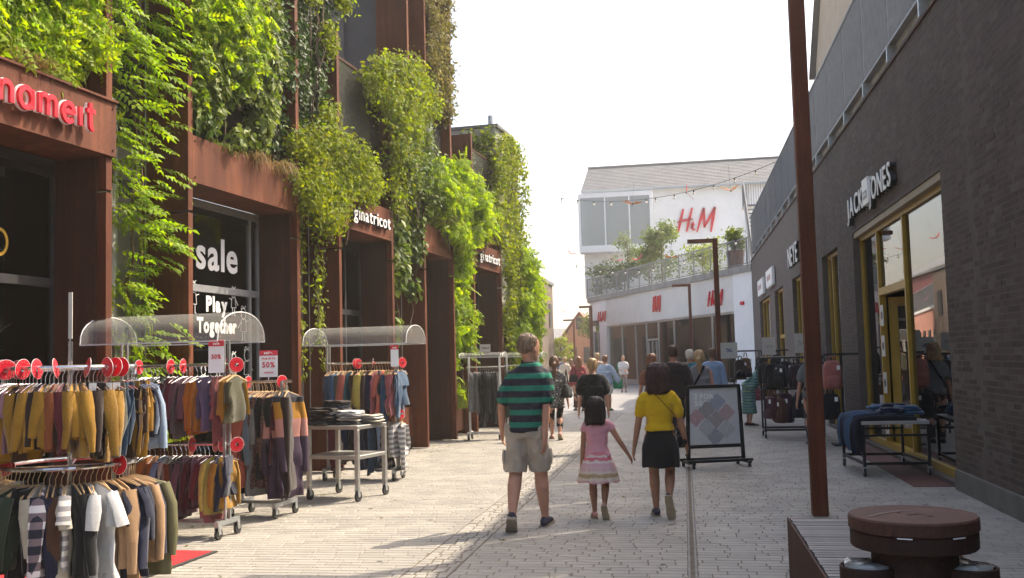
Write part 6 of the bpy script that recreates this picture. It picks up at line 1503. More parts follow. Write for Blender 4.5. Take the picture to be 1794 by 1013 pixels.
def strands(me, name, n, ln, wd, seed, zmin, centre, hm, root, jit=.38):
    """fine tapered locks laid along the hair surface, flowing down from the crown"""
    from mathutils.bvhtree import BVHTree
    bm = bmesh.new(); bm.from_mesh(me); bv = BVHTree.FromBMesh(bm); vs = [v.co.copy() for v in bm.verts if v.co.z > zmin]; bm.free()
    rg = random.Random(seed); V = []; F = []
    for i in range(n):
        p = rg.choice(vs); b = len(V); cnt = 0; lift = rg.uniform(.0, .006) if rg.random() < .8 else rg.uniform(.006, .02); side0 = None; dr = rg.gauss(0, jit); L_ = ln*rg.uniform(.5, 1.2); m = 6
        for k in range(m):
            q = bv.find_nearest(p)
            if q[0] is None: break
            nr = q[1]; down = Vector((0, 0, -1)); hor = nr.cross(down)
            d = (down-nr*down.dot(nr)); d = d.normalized() if d.length > .05 else Vector((rg.gauss(0, 1), rg.gauss(0, 1), 0)).normalized()
            if hor.length > .01: d = (d+hor.normalized()*dr).normalized()
            side = d.cross(nr).normalized(); w_ = wd*(1-k/(m-1))**.6+.0004; c = q[0]+nr*(.0015+lift*(k/(m-1)))
            V.append(c-side*w_); V.append(c+nr*w_*.7); V.append(c+side*w_); cnt += 1; p = q[0]+d*L_/m
        for k in range(cnt-1):
            o_ = b+3*k; F.append((o_, o_+1, o_+4, o_+3)); F.append((o_+1, o_+2, o_+5, o_+4))
    if F: tag(link(name, npmesh(name, np.array([tuple(v) for v in V]), np.array(F)), hm, root), kind='stuff')
def ik(a, c, l1, l2, bend):
    a, c = Vector(a), Vector(c); d = c-a; L = min(d.length, (l1+l2)*.999); u = d.normalized()
    x = (l1*l1-l2*l2+L*L)/(2*L); h = math.sqrt(max(0, l1*l1-x*x)); b = Vector(bend); b = (b-u*b.dot(u)).normalized()
    return a+u*x+b*h
SK = {'fair': mat('skin_fair', (.48, .25, .17), .55, 0, bump=.08, bscale=120, var=.10, scale=6, spec=.35), 'tan': mat('skin_tan', (.33, .165, .10), .55, 0, bump=.08, bscale=120, var=.10, scale=6, spec=.35)}
def hair_m(n, c): return mat('hair_'+n, c, .42, 0, var=.45, scale=22, bump=.6, bscale=60, stretch=(1.6, 1.6, .12), spec=.5)
def cloth(n, c, **k):
    a = dict(rough=.9, var=.1, scale=7, bump=.3, bscale=70, spec=.15, sheen=.15); a.update(k); return mat('cloth_'+n, c, **a)
def person(label, loc, rz, H, skin='fair', fem=False, hair=('short', None), top=None, bottom=None, shoes=None, pose=None, vox=.012, extras=(), bw=1.0, cat='person', hs_=1.10):
    P = dict(aL=(-.05, 0, .042), aR=(.05, 0, .042), pL=0, pR=0, wL=(-.155, .02, .445), wR=(.155, .02, .445), hy=0, hp=0, lean=(0, 0), hipd=(0, 0), eL=(-.4, -1, 0), eR=(.4, -1, 0), drop=0)
    P.update(pose or {})
    root = empty('person', (loc[0], loc[1], 0), rz, label=label, cat=cat)
    h = lambda v: Vector(v)*H
    hipz = .515-P['drop']; hx = .05 if not fem else .053; hip = Vector((P['hipd'][0], P['hipd'][1], hipz))
    sh_w = (.105 if not fem else .093)*bw; sc = Vector((hip.x+P['lean'][0], hip.y+P['lean'][1], hipz+.30*math.cos(math.atan2(abs(P['lean'][1]), .31)*1.0)))
    S_ = {-1: sc+Vector((-sh_w, 0, -.018)), 1: sc+Vector((sh_w, 0, -.018))}
    J = {}
    for sg, a, w_, e in ((-1, 'aL', 'wL', 'eL'), (1, 'aR', 'wR', 'eR')):
        hp_ = hip+Vector((sg*hx, 0, 0)); an = Vector(P[a]); kn = ik(hp_, an, .243, .238, (sg*.05, 1, 0)); wr = Vector(P[w_]); el = ik(S_[sg], wr, .172, .148, P[e]); J[sg] = (hp_, kn, an, S_[sg], el, wr)
    def tl(t): return hip.lerp(sc, t)           # point on the trunk axis, 0 hip .. 1 shoulder line
    # trunk profile: (t along trunk, rx, ry)
    if fem: prof = [(-.16, .062, .050), (-.06, .098*bw, .064), (.05, .099*bw, .066), (.32, .073*bw, .052), (.62, .083*bw, .060), (.82, .089*bw, .056), (.93, .084*bw, .049), (1.0, .070*bw, .042), (1.06, .050, .037), (1.12, .034, .033)]
    else: prof = [(-.16, .065, .055), (-.06, .090*bw, .062), (.05, .089*bw, .064), (.32, .084*bw, .060), (.62, .096*bw, .067), (.82, .104*bw, .064), (.93, .098*bw, .056), (1.0, .082*bw, .049), (1.06, .058, .043), (1.12, .038, .038)]
    def trunk(mb, g, t0=-.2, t1=1.1, hem=None, seg=26):
        ax = (sc-hip).normalized(); pts = []; rad = []
        for (t, rx, ry) in prof:
            if t < t0-.001 or t > t1: continue
            pts.append(tl(t)*H); rad.append((rx*H+g, ry*H+g))
        lo_ = [q for q in prof if q[0] < t0-.001]; hi_ = [q for q in prof if q[0] >= t0-.001]
        if lo_ and hi_:
            k_ = (t0-lo_[-1][0])/(hi_[0][0]-lo_[-1][0]); pts.insert(0, tl(t0)*H); rad.insert(0, tuple((lo_[-1][i]+(hi_[0][i]-lo_[-1][i])*k_)*H+g for i in (1, 2)))
        if hem:
            for q in hem: pts.insert(0, tl(q[0])*H); rad.insert(0, (q[1]*H, q[2]*H))
        b0 = len(mb.v); n = len(pts)
        for p, r in zip(pts, rad):
            for k in range(seg):
                a = 2*math.pi*k/seg; c, s = math.cos(a), math.sin(a); e = 2/2.4
                yv = Vector((0, ax.z, -ax.y)).normalized()
                mb.v.append(tuple(p+Vector((1, 0, 0))*r[0]*math.copysign(abs(c)**e, c)+yv*r[1]*math.copysign(abs(s)**e, s)))
        for i in range(n-1):
            for k in range(seg): k2 = (k+1) % seg; mb.f.append((b0+i*seg+k, b0+i*seg+k2, b0+(i+1)*seg+k2, b0+(i+1)*seg+k))
        mb.f.append(tuple(b0+k for k in reversed(range(seg)))); mb.f.append(tuple(b0+(n-1)*seg+k for k in range(seg)))
    fm = .92 if fem else 1.0
    def leg(mb, sg, g=0, t1=1.0, flare=0):
        hp_, kn, an = J[sg][:3]; back = Vector((0, -.012, 0))
        pts = [hp_+Vector((0, 0, .01)), hp_.lerp(kn, .35), hp_.lerp(kn, .75), kn, kn.lerp(an, .28)+back, kn.lerp(an, .6)+back*.5, kn.lerp(an, .9), an]
        rad = [.054, .051, .040, .035, .0365, .029, .0205, .0205]; ts = [0, .17, .37, .5, .64, .8, .95, 1.0]
        pp, rr_ = [], []
        for p, r, t in zip(pts, rad, ts):
            if t > t1+.001: break
            pp.append(p*H); rr_.append((r*fm*H*(1 if not fem else 1.03))+g+flare*max(0, t-.3))
        mb.tube(pp, rr_, 16, ref=(0, 1, 0), round_ends=False)
    def arm(mb, sg, g=0, t1=1.0, loose=0):
        a, e, w_ = J[sg][3:]; a2 = a+Vector((-sg*.012, 0, -.012))
        pts = [a2, a.lerp(e, .3), a.lerp(e, .75), e, e.lerp(w_, .3), e.lerp(w_, .75), w_]; rad = [.030, .0295, .0262, .0235, .0235, .0185, .0155]; ts = [0, .15, .38, .5, .65, .88, 1.0]
        pp, rr_ = [], []
        for p, r, t in zip(pts, rad, ts):
            if t > t1+.001: break
            pp.append(p*H); rr_.append(r*fm*bw**.5*H+g+loose*t)
        mb.tube(pp, rr_, 14, ref=(0, 1, 0), round_ends=(t1 < 1))
    HC = sc+Vector((0, .004, .116-.066*(hs_-1)))                # head pivot
    Mh = Matrix.Translation(HC*H) @ Matrix.Rotation(P['hy'], 4, 'Z') @ Matrix.Rotation(P['hp'], 4, 'X')
    def hd(mb, fn):
        b0 = len(mb.v); fn(mb)
        for i in range(b0, len(mb.v)): mb.v[i] = tuple(Mh @ (Vector(mb.v[i])*H*hs_))
    def head_shape(mb):
        mb.rings([(-.066, 0, .026, .014, .014), (-.058, 0, .022, .026, .028), (-.04, 0, .014, .035, .042), (-.012, 0, .008, .0405, .051), (.018, 0, .003, .043, .055), (.042, 0, .0, .0405, .053), (.058, 0, -.003, .031, .042), (.066, 0, -.004, .014, .02)], 22)
        mb.tube([(0, .056, .006), (0, .067, -.012), (0, .060, -.020)], [.005, .0075, .006], 8, round_ends=True)   # nose
        mb.tube([(-.013, .056, -.034), (.013, .056, -.034)], .0055, 8, round_ends=True)                           # lips
        for sx in (-1, 1): mb.ball((sx*.0435, -.004, -.004), (.006, .012, .017), 10, 6)                            # ears
    def hand(mb, sg):
        e, w_ = J[sg][4], J[sg][5]; d = (w_-e).normalized(); d = (d+Vector((0, .12, -.05))).normalized()
        inn = Vector((-sg, .25, 0)); inn = (inn-d*inn.dot(d)).normalized(); f_ = d.cross(inn)*sg     # f_ points forward (thumb side)
        if f_.y < 0: f_ = -f_
        pc = w_+d*.028
        mb.tube([w_*H, (w_+d*.018)*H, (w_+d*.045)*H, (w_+d*.054)*H], [(.0125*H, .0145*H), (.0115*H, .021*H), (.011*H, .023*H), (.009*H, .021*H)], 12, ref=tuple(f_))
        for i, (o_, ln) in enumerate(((-.0165, .036), (-.0055, .043), (.0055, .046), (.0165, .042))):
            b_ = w_+d*.050+f_*o_; k1 = b_+d*ln*.5+inn*.004; k2 = k1+d*ln*.42+inn*.012
            mb.tube([(b_-d*.01)*H, b_*H, k1*H, k2*H], [.0052*H, .0052*H, .0048*H, .004*H], 8, round_ends=True)
        t0 = w_+d*.014+f_*.016; t1 = t0+d*.022+f_*.014+inn*.006; t2 = t1+d*.020+f_*.002+inn*.008
        mb.tube([t0*H, t1*H, t2*H], [.0068*H, .006*H, .0048*H], 8, round_ends=True)
    # body
    mb = MB(); trunk(mb, -.006)
    mb.tube([tl(.95)*H, (sc+Vector((0, 0, .035)))*H, (HC+Vector((0, .0, -.03)))*H], [.042*H*fm, .032*H*fm, .031*H*fm], 14)
    hd(mb, head_shape)
    for sg in (-1, 1): leg(mb, sg); arm(mb, sg); hand(mb, sg)
    for sg, pk in ((-1, 'pL'), (1, 'pR')):      # feet
        an = J[sg][2]; M_ = Matrix.Translation(an*H) @ Matrix.Rotation(P[pk], 4, 'X') @ Matrix.Rotation(-sg*.12, 4, 'Z')
        pts = [M_ @ (Vector(q)*H) for q in ((0, -.025, -.02), (0, .02, -.012), (0, .06, -.022), (0, .095, -.03))]
        mb.tube(pts, [(.02*H, .02*H), (.022*H, .02*H), (.025*H, .014*H), (.02*H, .009*H)], 12, ref=(0, 0, 1), round_ends=True)
    me = remesh(mb, vox*.75, 3); link('body', me, SK[skin], root)
    ey = MB()
    def eyes(m2):
        for sx in (-1, 1): m2.ball((sx*.017, .0505, .002), (.0065, .004, .0035), 8, 6)
    hd(ey, eyes); ey.build('eyes', MATS['black_metal'], root, smooth=True)
    # hair
    st, hm = hair
    if hm is not None:
        mb = MB()
        def hs(m2):
            if st == 'short':
                m2.rings([(-.034, 0, -.022, .036, .032), (-.02, 0, -.018, .0435, .042), (.0, 0, -.016, .0475, .0475), (.03, 0, -.010, .0475, .054), (.052, 0, -.006, .042, .053), (.066, 0, -.006, .029, .040), (.0715, 0, -.008, .012, .016)], 22)
            elif st == 'thin':
                m2.rings([(-.026, 0, -.030, .026, .022), (-.014, 0, -.022, .0405, .036), (.002, 0, -.017, .0452, .0435), (.03, 0, -.012, .0455, .0490), (.05, 0, -.010, .0405, .0475), (.062, 0, -.010, .028, .036), (.0685, 0, -.010, .012, .016)], 22)
            else:
                bot = {'bob': -.095, 'long': -.235, 'pony': -.045, 'curly': -.09}[st]; w0 = {'bob': .063, 'long': .056, 'pony': .044, 'curly': .072}[st]
                rg = [(.074, 0, -.010, .016, .020), (.067, 0, -.010, .038, .044), (.048, 0, -.012, .053, .056), (.018, 0, -.017, .060, .057), (-.02, 0, -.022, .063, .052)]
                if st != 'bob': rg = [(r[0], r[1], r[2], r[3]*.92, r[4]*.98) for r in rg]
                if st == 'pony': rg = [(r[0], r[1], r[2], r[3]*.94, r[4]*.96) for r in rg]
                zz = -.05
                while zz > bot: rg.append((zz, .002*math.sin(zz*90), -.026-(.012 if st == 'long' else 0)*min(1, -zz*6), w0, .044-(.010 if zz < -.1 else 0))); zz -= .03
                rg.append((bot, 0, -.03-(.008 if st == 'long' else 0), w0*(.80 if st == 'bob' else .9), .032))
                m2.rings(rg[::-1], 26)
                if st == 'pony': m2.tube([(0, -.055, .01), (0, -.088, -.02), (.004, -.085, -.09), (.006, -.072, -.17)], [.016, .024, .022, .010], 10, round_ends=True)
        hd(mb, hs); me = remesh(mb, vox*.75, 2, 'hair'); wrinkle(me, .010 if st != 'curly' else .03, 26, 1, .12 if st != 'curly' else 1); ho_ = link('hair', me, hm, root); strands(me, 'hair_strands', 1500 if vox < .012 else 200, .10*H/1.7 if st != 'short' and st != 'thin' else .05, .0035 if st != 'thin' else .0022, int(H*1000), -9, HC, hm, ho_)
    # clothes
    if bottom:
        kind, cm = bottom[0], bottom[1]; mb = MB()
        if kind in ('shorts', 'pants', 'capri', 'flare'):
            t1 = {'shorts': .46, 'pants': .97, 'capri': .82, 'flare': .97}[kind]
            trunk(mb, .014, -.2, .3)
            for sg in (-1, 1):
                hp_, kn, an = J[sg][:3]
                def at(t): return hp_.lerp(kn, t/.5) if t <= .5 else kn.lerp(an, (t-.5)/.5)
                n = 8; pts = [(hp_+Vector((0, 0, .02)))*H]+[at(t1*(i+1)/n)*H for i in range(n)]
                r0 = .060; r1 = {'shorts': .060, 'pants': .036, 'capri': .038, 'flare': .055}[kind]; rk = {'shorts': .058, 'pants': .045, 'capri': .043, 'flare': .040}[kind]
                rr_ = []
                for i in range(n+1):
                    t = t1*i/n; r = r0+(rk-r0)*min(1, t/.45) if t < .45 or kind == 'shorts' else rk+(r1-rk)*(t-.45)/(t1-.45)
                    rr_.append(r*H*fm)
                mb.tube(pts, rr_, 16, ref=(0, 1, 0))
            me = remesh(mb, vox, 2, kind); wrinkle(me, .018, 8, 3, .8); wrinkle(me, .007, 20, 1, 1.0)
            o = link({'flare': 'trousers', 'pants': 'trousers', 'capri': 'capri_trousers'}.get(kind, kind), me, cm, root)
            if kind == 'shorts':
                for sg in (-1, 1):
                    hp_, kn = J[sg][:2]; c = hp_.lerp(kn, .62)*H+Vector((sg*.062*H, -.008, 0)); q = MB(); q.ball(c, (.02, .068, .085), 14, 8); pk_ = remesh(q, .012, 2, 'pocket'); link('pocket', pk_, cm, o)
        elif kind == 'skirt':
            ln, fl, fold = bottom[2], bottom[3], bottom[4]; seg = 72; rs = 14; V = []; F = []; wz = hipz+.045
            for i in range(rs+1):
                t = i/rs; z = (wz-ln*t)*H; base = (.080 if fem else .085)+(.030*min(1, t*2.2)); rx = (base+fl*t)*H+.012; ry = rx*.76
                for k in range(seg):
                    a = 2*math.pi*k/seg; f_ = 1+fold*t*math.sin(a*13+.5*math.sin(a*3))+fold*.5*t*math.sin(a*7+1)
                    V.append((hip.x*H+rx*f_*math.cos(a), hip.y*H+ry*f_*math.sin(a)-.004, z+.006*math.sin(a*5)*t))
            for i in range(rs):
                for k in range(seg): k2 = (k+1) % seg; F.append((i*seg+k, (i+1)*seg+k, (i+1)*seg+k2, i*seg+k2))
            b0 = len(V); V.append((hip.x*H, hip.y*H, (wz+.01)*H))
            for k in range(seg): F.append((b0, k, (k+1) % seg, (k+1) % seg)) if False else None
            me = npmesh('skirt', np.array(V), np.array(F)); shade(me); link('skirt', me, cm, root)
    if top:
        kind, cm = top[0], top[1]; kw = top[2] if len(top) > 2 else {}; mb = MB(); g = kw.get('g', .016)
        hem = kw.get('hem', 0.0); trunk(mb, g, hem, kw.get('neck', 1.08))
        if kw.get('loose'):
            bt = tl(hem)*H; trunk(mb, g+kw['loose'], hem, .62)
        if kw.get('dress'):                      # long dress: skirt cone
            zb, wb = kw['dress']; q0 = tl(.05)*H; pts = [Vector((q0.x, q0.y, zb*H)), q0.lerp(Vector((q0.x, q0.y, zb*H)), .5), q0]; mb.tube(pts, [(wb*H, wb*H*.8), ((wb+.1)*.52*H, wb*.72*H), (.1*H+g, .07*H+g)], 24, ref=(0, 1, 0))
        sl = kw.get('sleeve', .36)
        if sl > 0:
            for sg in (-1, 1): arm(mb, sg, g*.9, .15 if sl < .3 else (.38 if sl < .45 else (.5 if sl < .6 else .88)), kw.get('sl_loose', .03*H/1.7))
        me = remesh(mb, vox, 2, 'shirt'); wrinkle(me, kw.get('wr', .012), 7, 5, 1.3); wrinkle(me, kw.get('wr', .012)*.45, 19, 2, 1.6); link(kw.get('name', 'shirt'), me, cm, root)
        if kw.get('collar'):
            mb = MB(); n = 24; mb.tube([((sc.x+.038*math.cos(2*math.pi*k/n))*H, (sc.y+.002+.036*math.sin(2*math.pi*k/n))*H, (sc.z+.037+.008*math.sin(2*math.pi*k/n))*H) for k in range(n+1)], [(.005*H, .015*H)]*(n+1), 8, cap=False, ref=(0, 0, 1)); link('collar', remesh(mb, .009, 2, 'collar'), kw['collar'], root)
    # shoes
    if shoes:
        for sg, pk in ((-1, 'pL'), (1, 'pR')):
            an = J[sg][2]; M_ = Matrix.Translation(an*H) @ Matrix.Rotation(P[pk], 4, 'X') @ Matrix.Rotation(-sg*.12, 4, 'Z')
            mb = MB(); q = [Vector(v)*H for v in ((0, -.034, -.018), (0, -.01, -.012), (0, .03, -.016), (0, .07, -.024), (0, .108, -.03))]
            mb.tube([M_ @ p for p in q], [(.021*H, .022*H), (.025*H, .024*H), (.026*H, .021*H), (.029*H, .016*H), (.022*H, .010*H)], 14, ref=tuple((M_.to_3x3() @ Vector((0, 0, 1)))), round_ends=True)
            so_ = link('shoe', remesh(mb, vox*.8, 2, 'shoe'), shoes[0], root)
            pl = [(-.022, -.048), (.022, -.048), (.026, -.01), (.025, .03), (.031, .07), (.026, .112), (.0, .126), (-.026, .112), (-.031, .07), (-.025, .03), (-.026, -.01)]
            b = MB(); A_ = M_.to_3x3(); b.prism([(p[0]*H, p[1]*H) for p in pl], -.046*H, -.031*H, (M_.translation, A_ @ Vector((1, 0, 0)), A_ @ Vector((0, 1, 0)), A_ @ Vector((0, 0, 1)))); b.build('sole', shoes[1], so_)
    root['_h'] = H; del root['_h']
    return root, J, H
green, navyc = (.018, .19, .125), (.022, .02, .032)
polo = band_mat('striped_polo', [(.80, green), (.905, green)] + [(z, c) for z, c in sum([[(.925+i*.118, navyc), (.925+i*.118+.066, green)] for i in range(6)], [])] + [(1.62, navyc), (1.75, navyc)])
khaki = cloth('khaki', (.40, .35, .29)); blackc = cloth('black', (.012, .012, .014)); pinkc = cloth('pink_tee', (.60, .29, .34)); yellowc = cloth('yellow_tee', (.60, .38, .012)); 
denim_s = mat('navy_sneaker', (.03, .025, .05), .7, 0, var=.2, scale=20); sole_w = mat('shoe_sole', (.30, .26, .2), .8, 0, var=.1); pink_s = mat('pink_sandal', (.5, .25, .22), .6); sole_t = mat('tan_sole', (.32, .25, .16), .8, 0, var=.15, scale=12)
girl_skirt = band_mat('girl_skirt', [(.30, (.60, .32, .34)), (.42, (.62, .52, .44)), (.455, (.42, .30, .16)), (.49, (.62, .52, .44)), (.52, (.60, .40, .42)), (.57, (.60, .36, .40)), (.60, (.62, .55, .52)), (.625, (.58, .14, .18)), (.655, (.62, .50, .48)), (.68, (.58, .20, .23)), (.72, (.62, .45, .45)), (.80, (.6, .4, .4))], wob=.05, wsc=22)
hb_blond = hair_m('grey_blond', (.22, .145, .09)); hb_black = hair_m('black', (.022, .012, .010)); hb_brown = hair_m('brown', (.14, .07, .035)); hb_aub = hair_m('auburn', (.20, .085, .04)); hb_dark = hair_m('dark_brown', (.05, .028, .02)); hb_bl = hair_m('blond', (.42, .28, .14)); hb_red = hair_m('dark_red', (.045, .016, .014)); hb_white = hair_m('white', (.6, .56, .5))
# the three in front
person('man in green and navy striped polo and khaki shorts walking away', (-1.56, 9.72), R(2), 1.90, 'fair', False, ('thin', hb_blond), ('polo', polo, {'sleeve': .4, 'hem': -.06, 'g': .020, 'loose': .012, 'collar': cloth('navy_collar', navyc), 'name': 'polo_shirt', 'sl_loose': .05, 'wr': .015, 'neck': 1.14}), ('shorts', khaki), (denim_s, sole_w),
       dict(aL=(-.070, -.115, .085), aR=(.075, .10, .042), pL=R(-38), pR=R(4), wL=(-.135, .05, .50), wR=(.100, -.045, .475), hy=R(-38), hp=R(-12), lean=(.022, .0), eL=(-.5, -1, 0), eR=(.5, -1, 0)), vox=.010, bw=.86, hs_=1.09)
person('little girl with black bob in pink shirt and pink patterned skirt', (-.925, 10.34), R(2), 1.235, 'tan', True, ('bob', hb_black), ('tee', pinkc, {'sleeve': .2, 'hem': .0, 'g': .013, 'sl_loose': .03, 'name': 't_shirt'}), ('skirt', girl_skirt, .255, .050, .055), (pink_s, sole_t),
       dict(aL=(-.04, .06, .045), aR=(.048, -.055, .105), pL=R(2), pR=R(-58), wL=(-.135, .0, .40), wR=(.255, .03, .525), hy=R(-12), hp=R(-4), eR=(.3, -1, -.6)), vox=.008, bw=1.02, hs_=1.36)
person('woman with dark bob in yellow top and black skirt holding the girl by the hand', (-.285, 10.48), R(0), 1.575, 'tan', True, ('bob', hb_red), ('top', yellowc, {'sleeve': .35, 'hem': .15, 'g': .014, 'neck': 1.0, 'sl_loose': .02, 'wr': .010, 'name': 'top'}), ('skirt', blackc, .235, .006, .022), (denim_s, sole_t),
       dict(aL=(-.040, .06, .042), aR=(.048, -.10, .125), pL=R(2), pR=R(-72), wL=(-.168, -.01, .455), wR=(.165, .03, .475), hy=R(4), eL=(-.5, -1, 0), eR=(.8, -1, 0)), vox=.0085, bw=1.03, hs_=1.20)
# necklace cord / bag strap and little camera bag of the woman in yellow
sb2 = empty('camera_bag', (-.06, 10.56, .70), R(20), label='small black camera bag at the right hip of the woman in yellow', cat='bag')
b = MB(); b.box(-.05, .05, -.035, .035, 0, .12); b.build('case', blackc, sb2, bevel=.012)
b = MB(); b.tube([(-.02, 0, .12), (-.12, -.155, .34), (-.30, -.175, .53), (-.36, -.13, .58)], .004, 5); b.build('strap', MATS['dark_corten'], sb2)
b = MB(); b.tube([(.0, -.035, .06), (.0, -.075, .06)], .03, 12); b.build('lens', blackm, sb2)
# ------------------------------------------------------------------ passers-by
bwprint = print_mat('black_white_print', (.45, .43, .40), (.03, .03, .03), (.16, .15, .145), 16)
tealprint = None
def wave_print():
    m, t, p = nodes('teal_wave_print'); N = t.nodes; L = t.links; tc = N.new('ShaderNodeTexCoord'); wv = N.new('ShaderNodeTexWave'); wv.bands_direction = 'Z'; wv.inputs['Scale'].default_value = 5; wv.inputs['Distortion'].default_value = 5; wv.inputs['Detail'].default_value = 1; L.new(tc.outputs['Object'], wv.inputs[0])
    rp = N.new('ShaderNodeValToRGB'); e = rp.color_ramp.elements; e[0].color = (.03, .14, .19, 1); e[1].color = (.10, .26, .33, 1); e[1].position = .6; q = e.new(.85); q.color = (.24, .30, .12, 1); L.new(wv.outputs[0], rp.inputs[0]); L.new(rp.outputs[0], p.inputs['Base Color']); p.inputs['Roughness'].default_value = .9; return m
tealprint = wave_print()
walkA = dict(aL=(-.045, .11, .045), aR=(.045, -.12, .075), pR=R(-25)); walkB = dict(aL=(-.045, -.12, .075), aR=(.045, .11, .045), pL=R(-25))
V_ = .016
black_s = mat('black_shoe', (.02, .02, .02), .6)
def bagthing(x, y, z, rz, sz, m, lab, strap):
    o = empty('shoulder_bag', (x, y, z), rz, label=lab, cat='bag'); q = MB(); q.rings([(-sz[2], 0, 0, sz[0]*.7, sz[1]*.6), (-sz[2]*.8, 0, 0, sz[0], sz[1]), (0, 0, 0, sz[0]*.95, sz[1]*.85), (sz[2]*.55, 0, 0, sz[0]*.6, sz[1]*.45), (sz[2]*.7, 0, 0, sz[0]*.3, sz[1]*.3)], 18, 2.6)
    link('pouch', wrinkle(remesh(q, .015, 2, 'pouch'), .02, 12), m, o); q = MB(); q.tube([(-sz[0]*.5, 0, sz[2]*.5), (-sz[0]*.2, 0, strap*.7), (0, 0, strap), (sz[0]*.2, 0, strap*.7), (sz[0]*.5, 0, sz[2]*.5)], .012, 6); q.build('strap', m, o)
person('woman with brown ponytail in black and white print tunic and black trousers', (-2.66, 20.4), R(8), 1.70, 'fair', True, ('pony', hb_brown), ('tunic', bwprint, {'sleeve': .36, 'hem': -.05, 'dress': (.38, .125), 'loose': .02, 'name': 'tunic'}), ('capri', blackc), (pink_s, sole_t), walkA, V_)
bagthing(-2.40, 20.25, 1.02, R(70), (.19, .09, .16), blackc, 'large black shoulder bag of the woman in the print tunic', .40)
person('blond boy in black T-shirt seen from behind', (-1.60, 17.4), R(4), 1.64, 'fair', False, ('short', hb_bl), ('tee', blackc, {'sleeve': .4, 'hem': -.14, 'g': .03, 'loose': .025, 'sl_loose': .1, 'name': 't_shirt'}), ('pants', cloth('navy_trousers', (.03, .03, .045))), (black_s, sole_w), walkB, V_)
person('woman with long auburn hair in red blouse and brown flared trousers', (-3.32, 31.3), R(15), 1.70, 'fair', True, ('long', hb_aub), ('blouse', cloth('red_blouse', (.30, .06, .07)), {'sleeve': .8, 'hem': -.1, 'g': .03, 'loose': .02, 'name': 'blouse'}), ('flare', cloth('brown_flare', (.07, .04, .03))), (black_s, sole_w), walkA, V_)
bagthing(-3.45, 31.1, 1.05, R(20), (.16, .08, .14), blackc, 'black bag of the woman in the red blouse', .4)
person('woman in pale blue shirt and shorts with a green bag', (-2.45, 31.0), R(-10), 1.72, 'fair', True, ('short', hb_aub), ('shirt', cloth('pale_blue', (.34, .42, .55)), {'sleeve': .8, 'hem': -.22, 'g': .035, 'loose': .03, 'name': 'shirt'}), ('shorts', cloth('white_shorts', (.6, .58, .55))), (cloth('green_shoe', (.1, .2, .08)), sole_w), dict(walkB, wR=(.24, .05, .50)), V_)
bagthing(-2.08, 31.05, .92, R(-20), (.15, .10, .24), cloth('green_bag', (.03, .22, .10)), 'bright green bag carried by the woman in pale blue', .55)
person('woman in white T-shirt and grey cropped trousers standing facing the street', (-2.88, 47.3), R(180), 1.72, 'fair', True, ('short', hb_brown), ('tee', cloth('white_tee', (.62, .60, .60)), {'sleeve': .4, 'hem': -.12, 'g': .03, 'loose': .02, 'name': 't_shirt'}), ('capri', cloth('taupe', (.20, .16, .15))), (black_s, sole_w), dict(wL=(-.06, .13, .58), wR=(.06, .13, .60)), V_, bw=1.1)
person('fair haired man half hidden behind the woman in pale blue', (-3.12, 36), R(0), 1.82, 'fair', False, ('short', hb_bl), ('tee', cloth('sand_tee', (.35, .28, .22)), {'name': 't_shirt'}), ('pants', cloth('jean', (.05, .08, .14))), (black_s, sole_w), walkA, .02)
person('woman in cream dress far down the street', (-5.02, 42), R(10), 1.72, 'fair', True, ('short', hb_bl), ('dress', cloth('cream_dress', (.55, .46, .36)), {'sleeve': .36, 'dress': (.33, .11), 'name': 'dress'}), None, (black_s, sole_w), walkA, .02)
person('person in red top far down the street beside the cream dress', (-5.55, 49), R(5), 1.62, 'fair', True, ('long', hb_aub), ('tee', cloth('red_top', (.42, .09, .09)), {'name': 'top'}), ('pants', cloth('dk', (.04, .04, .06))), (black_s, sole_w), walkB, .02)
person('person in dark blue far down the street', (-6.5, 52), R(0), 1.74, 'fair', False, ('short', hb_dark), ('tee', cloth('dkblue', (.04, .06, .14)), {'name': 't_shirt'}), ('pants', cloth('dk2', (.05, .05, .06))), (black_s, sole_w), walkA, .02)
person('person in white shirt farthest down the street', (-6.9, 58), R(0), 1.7, 'fair', True, ('pony', hb_brown), ('tee', MATS['cloth_white_tee'], {'name': 't_shirt'}), ('pants', cloth('dk3', (.1, .08, .06))), (black_s, sole_w), walkB, .02)
person('man with dark hair in black T-shirt ahead of the woman in yellow', (-.21, 18.5), R(-6), 1.84, 'fair', False, ('short', hb_dark), ('tee', cloth('charcoal', (.025, .018, .02)), {'sleeve': .45, 'hem': -.14, 'g': .035, 'loose': .02, 'sl_loose': .08, 'name': 't_shirt'}), ('pants', blackc), (black_s, sole_w), dict(walkA, wR=(.165, .0, .44)), V_, bw=1.06)
person('woman with long brown hair left of the man in black', (-.66, 20), R(5), 1.70, 'fair', True, ('long', hb_aub), ('tee', cloth('rust_tee', (.22, .10, .07)), {'name': 't_shirt'}), ('pants', cloth('dk4', (.05, .05, .07))), (black_s, sole_w), walkB, V_)
def strap_for(root_loc, H_, rz, label):
    pass
pg, Jg, Hg = person('woman in grey sleeveless vest with a black cross strap', (.27, 19.5), R(-5), 1.74, 'fair', True, ('pony', hb_bl), ('vest', cloth('grey_vest', (.20, .20, .21)), {'sleeve': 0, 'hem': -.12, 'g': .03, 'loose': .02, 'name': 'vest'}), ('pants', cloth('dk5', (.06, .07, .10))), (black_s, sole_w), walkA, V_, bw=1.1)
b = MB(); b.tube([(.10, -.115, 1.44), (0, -.155, 1.25), (-.10, -.155, 1.08), (-.17, -.10, .95)], [(.02, .006)]*4, 8, ref=(0, 1, 0)); b.build('strap', blackc, pg)
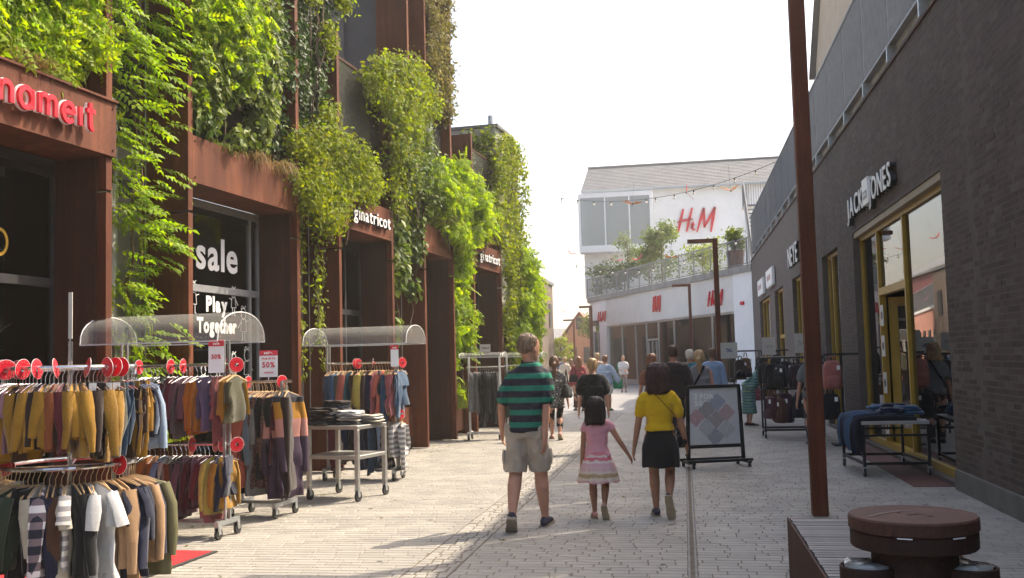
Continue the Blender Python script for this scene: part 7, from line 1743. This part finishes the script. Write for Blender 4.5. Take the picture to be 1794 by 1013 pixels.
person('white haired person in teal shirt behind the grey vest', (.11, 23), R(0), 1.78, 'fair', False, ('short', hb_white), ('tee', cloth('teal_tee', (.02, .16, .22)), {'name': 't_shirt'}), ('pants', cloth('dk6', (.05, .05, .06))), (black_s, sole_w), walkB, V_)
person('man in pale blue shirt behind the grey vest', (.62, 23.5), R(0), 1.80, 'fair', False, ('short', hb_brown), ('shirt', cloth('pale_blue2', (.24, .34, .50)), {'sleeve': .8, 'hem': -.15, 'g': .03, 'name': 'shirt'}), ('pants', cloth('dk7', (.05, .05, .06))), (black_s, sole_w), walkA, V_)
person('woman in teal wave print dress bending over the bag rack', (1.40, 23.6), R(-78), 1.66, 'fair', True, ('short', hb_dark), ('dress', tealprint, {'sleeve': .4, 'hem': -.05, 'g': .03, 'loose': .02, 'dress': (.17, .12), 'name': 'dress'}), None, (cloth('brown_sandal', (.08, .035, .02)), sole_w), dict(lean=(0, .22), hp=R(-35), wL=(-.10, .30, .50), wR=(.10, .30, .48)), V_, bw=1.15)
bagthing(1.32, 23.45, 1.22, R(10), (.2, .1, .1), blackc, 'dark bag on the back of the woman in the teal dress', .2)
pm, Jm, Hm = person('person in grey shirt behind the rusty pole, mirrored in the big window', (2.237, 18.55), R(0), 1.76, 'fair', True, ('curly', hb_bl), ('shirt', cloth('grey_shirt', (.16, .17, .18)), {'sleeve': .4, 'hem': -.12, 'g': .02, 'name': 'shirt'}), ('pants', cloth('dk8', (.04, .04, .05))), (black_s, sole_w), {}, V_, bw=.95)
b = MB(); b.tube([(.10, -.105, 1.46), (0, -.14, 1.27), (-.10, -.14, 1.10), (-.16, -.09, .97)], [(.016, .005)]*4, 8, ref=(0, 1, 0)); b.build('strap', blackc, pm)
# ------------------------------------------------------------------ sunlit summer air
def haze():
    m = bpy.data.materials.new('haze'); m.use_nodes = True; t = m.node_tree; t.nodes.remove(t.nodes['Principled BSDF'])
    v = t.nodes.new('ShaderNodeVolumePrincipled'); v.inputs['Color'].default_value = (1, .96, .88, 1); v.inputs['Density'].default_value = .0014; v.inputs['Anisotropy'].default_value = .35
    t.links.new(v.outputs[0], t.nodes['Material Output'].inputs['Volume'])
    b = MB(); b.box(-405, 405, -65, 905, -1.03, 40); o = b.build('haze', m); o['kind'] = 'stuff'
haze()
bpy.data.scenes.remove(TMP)
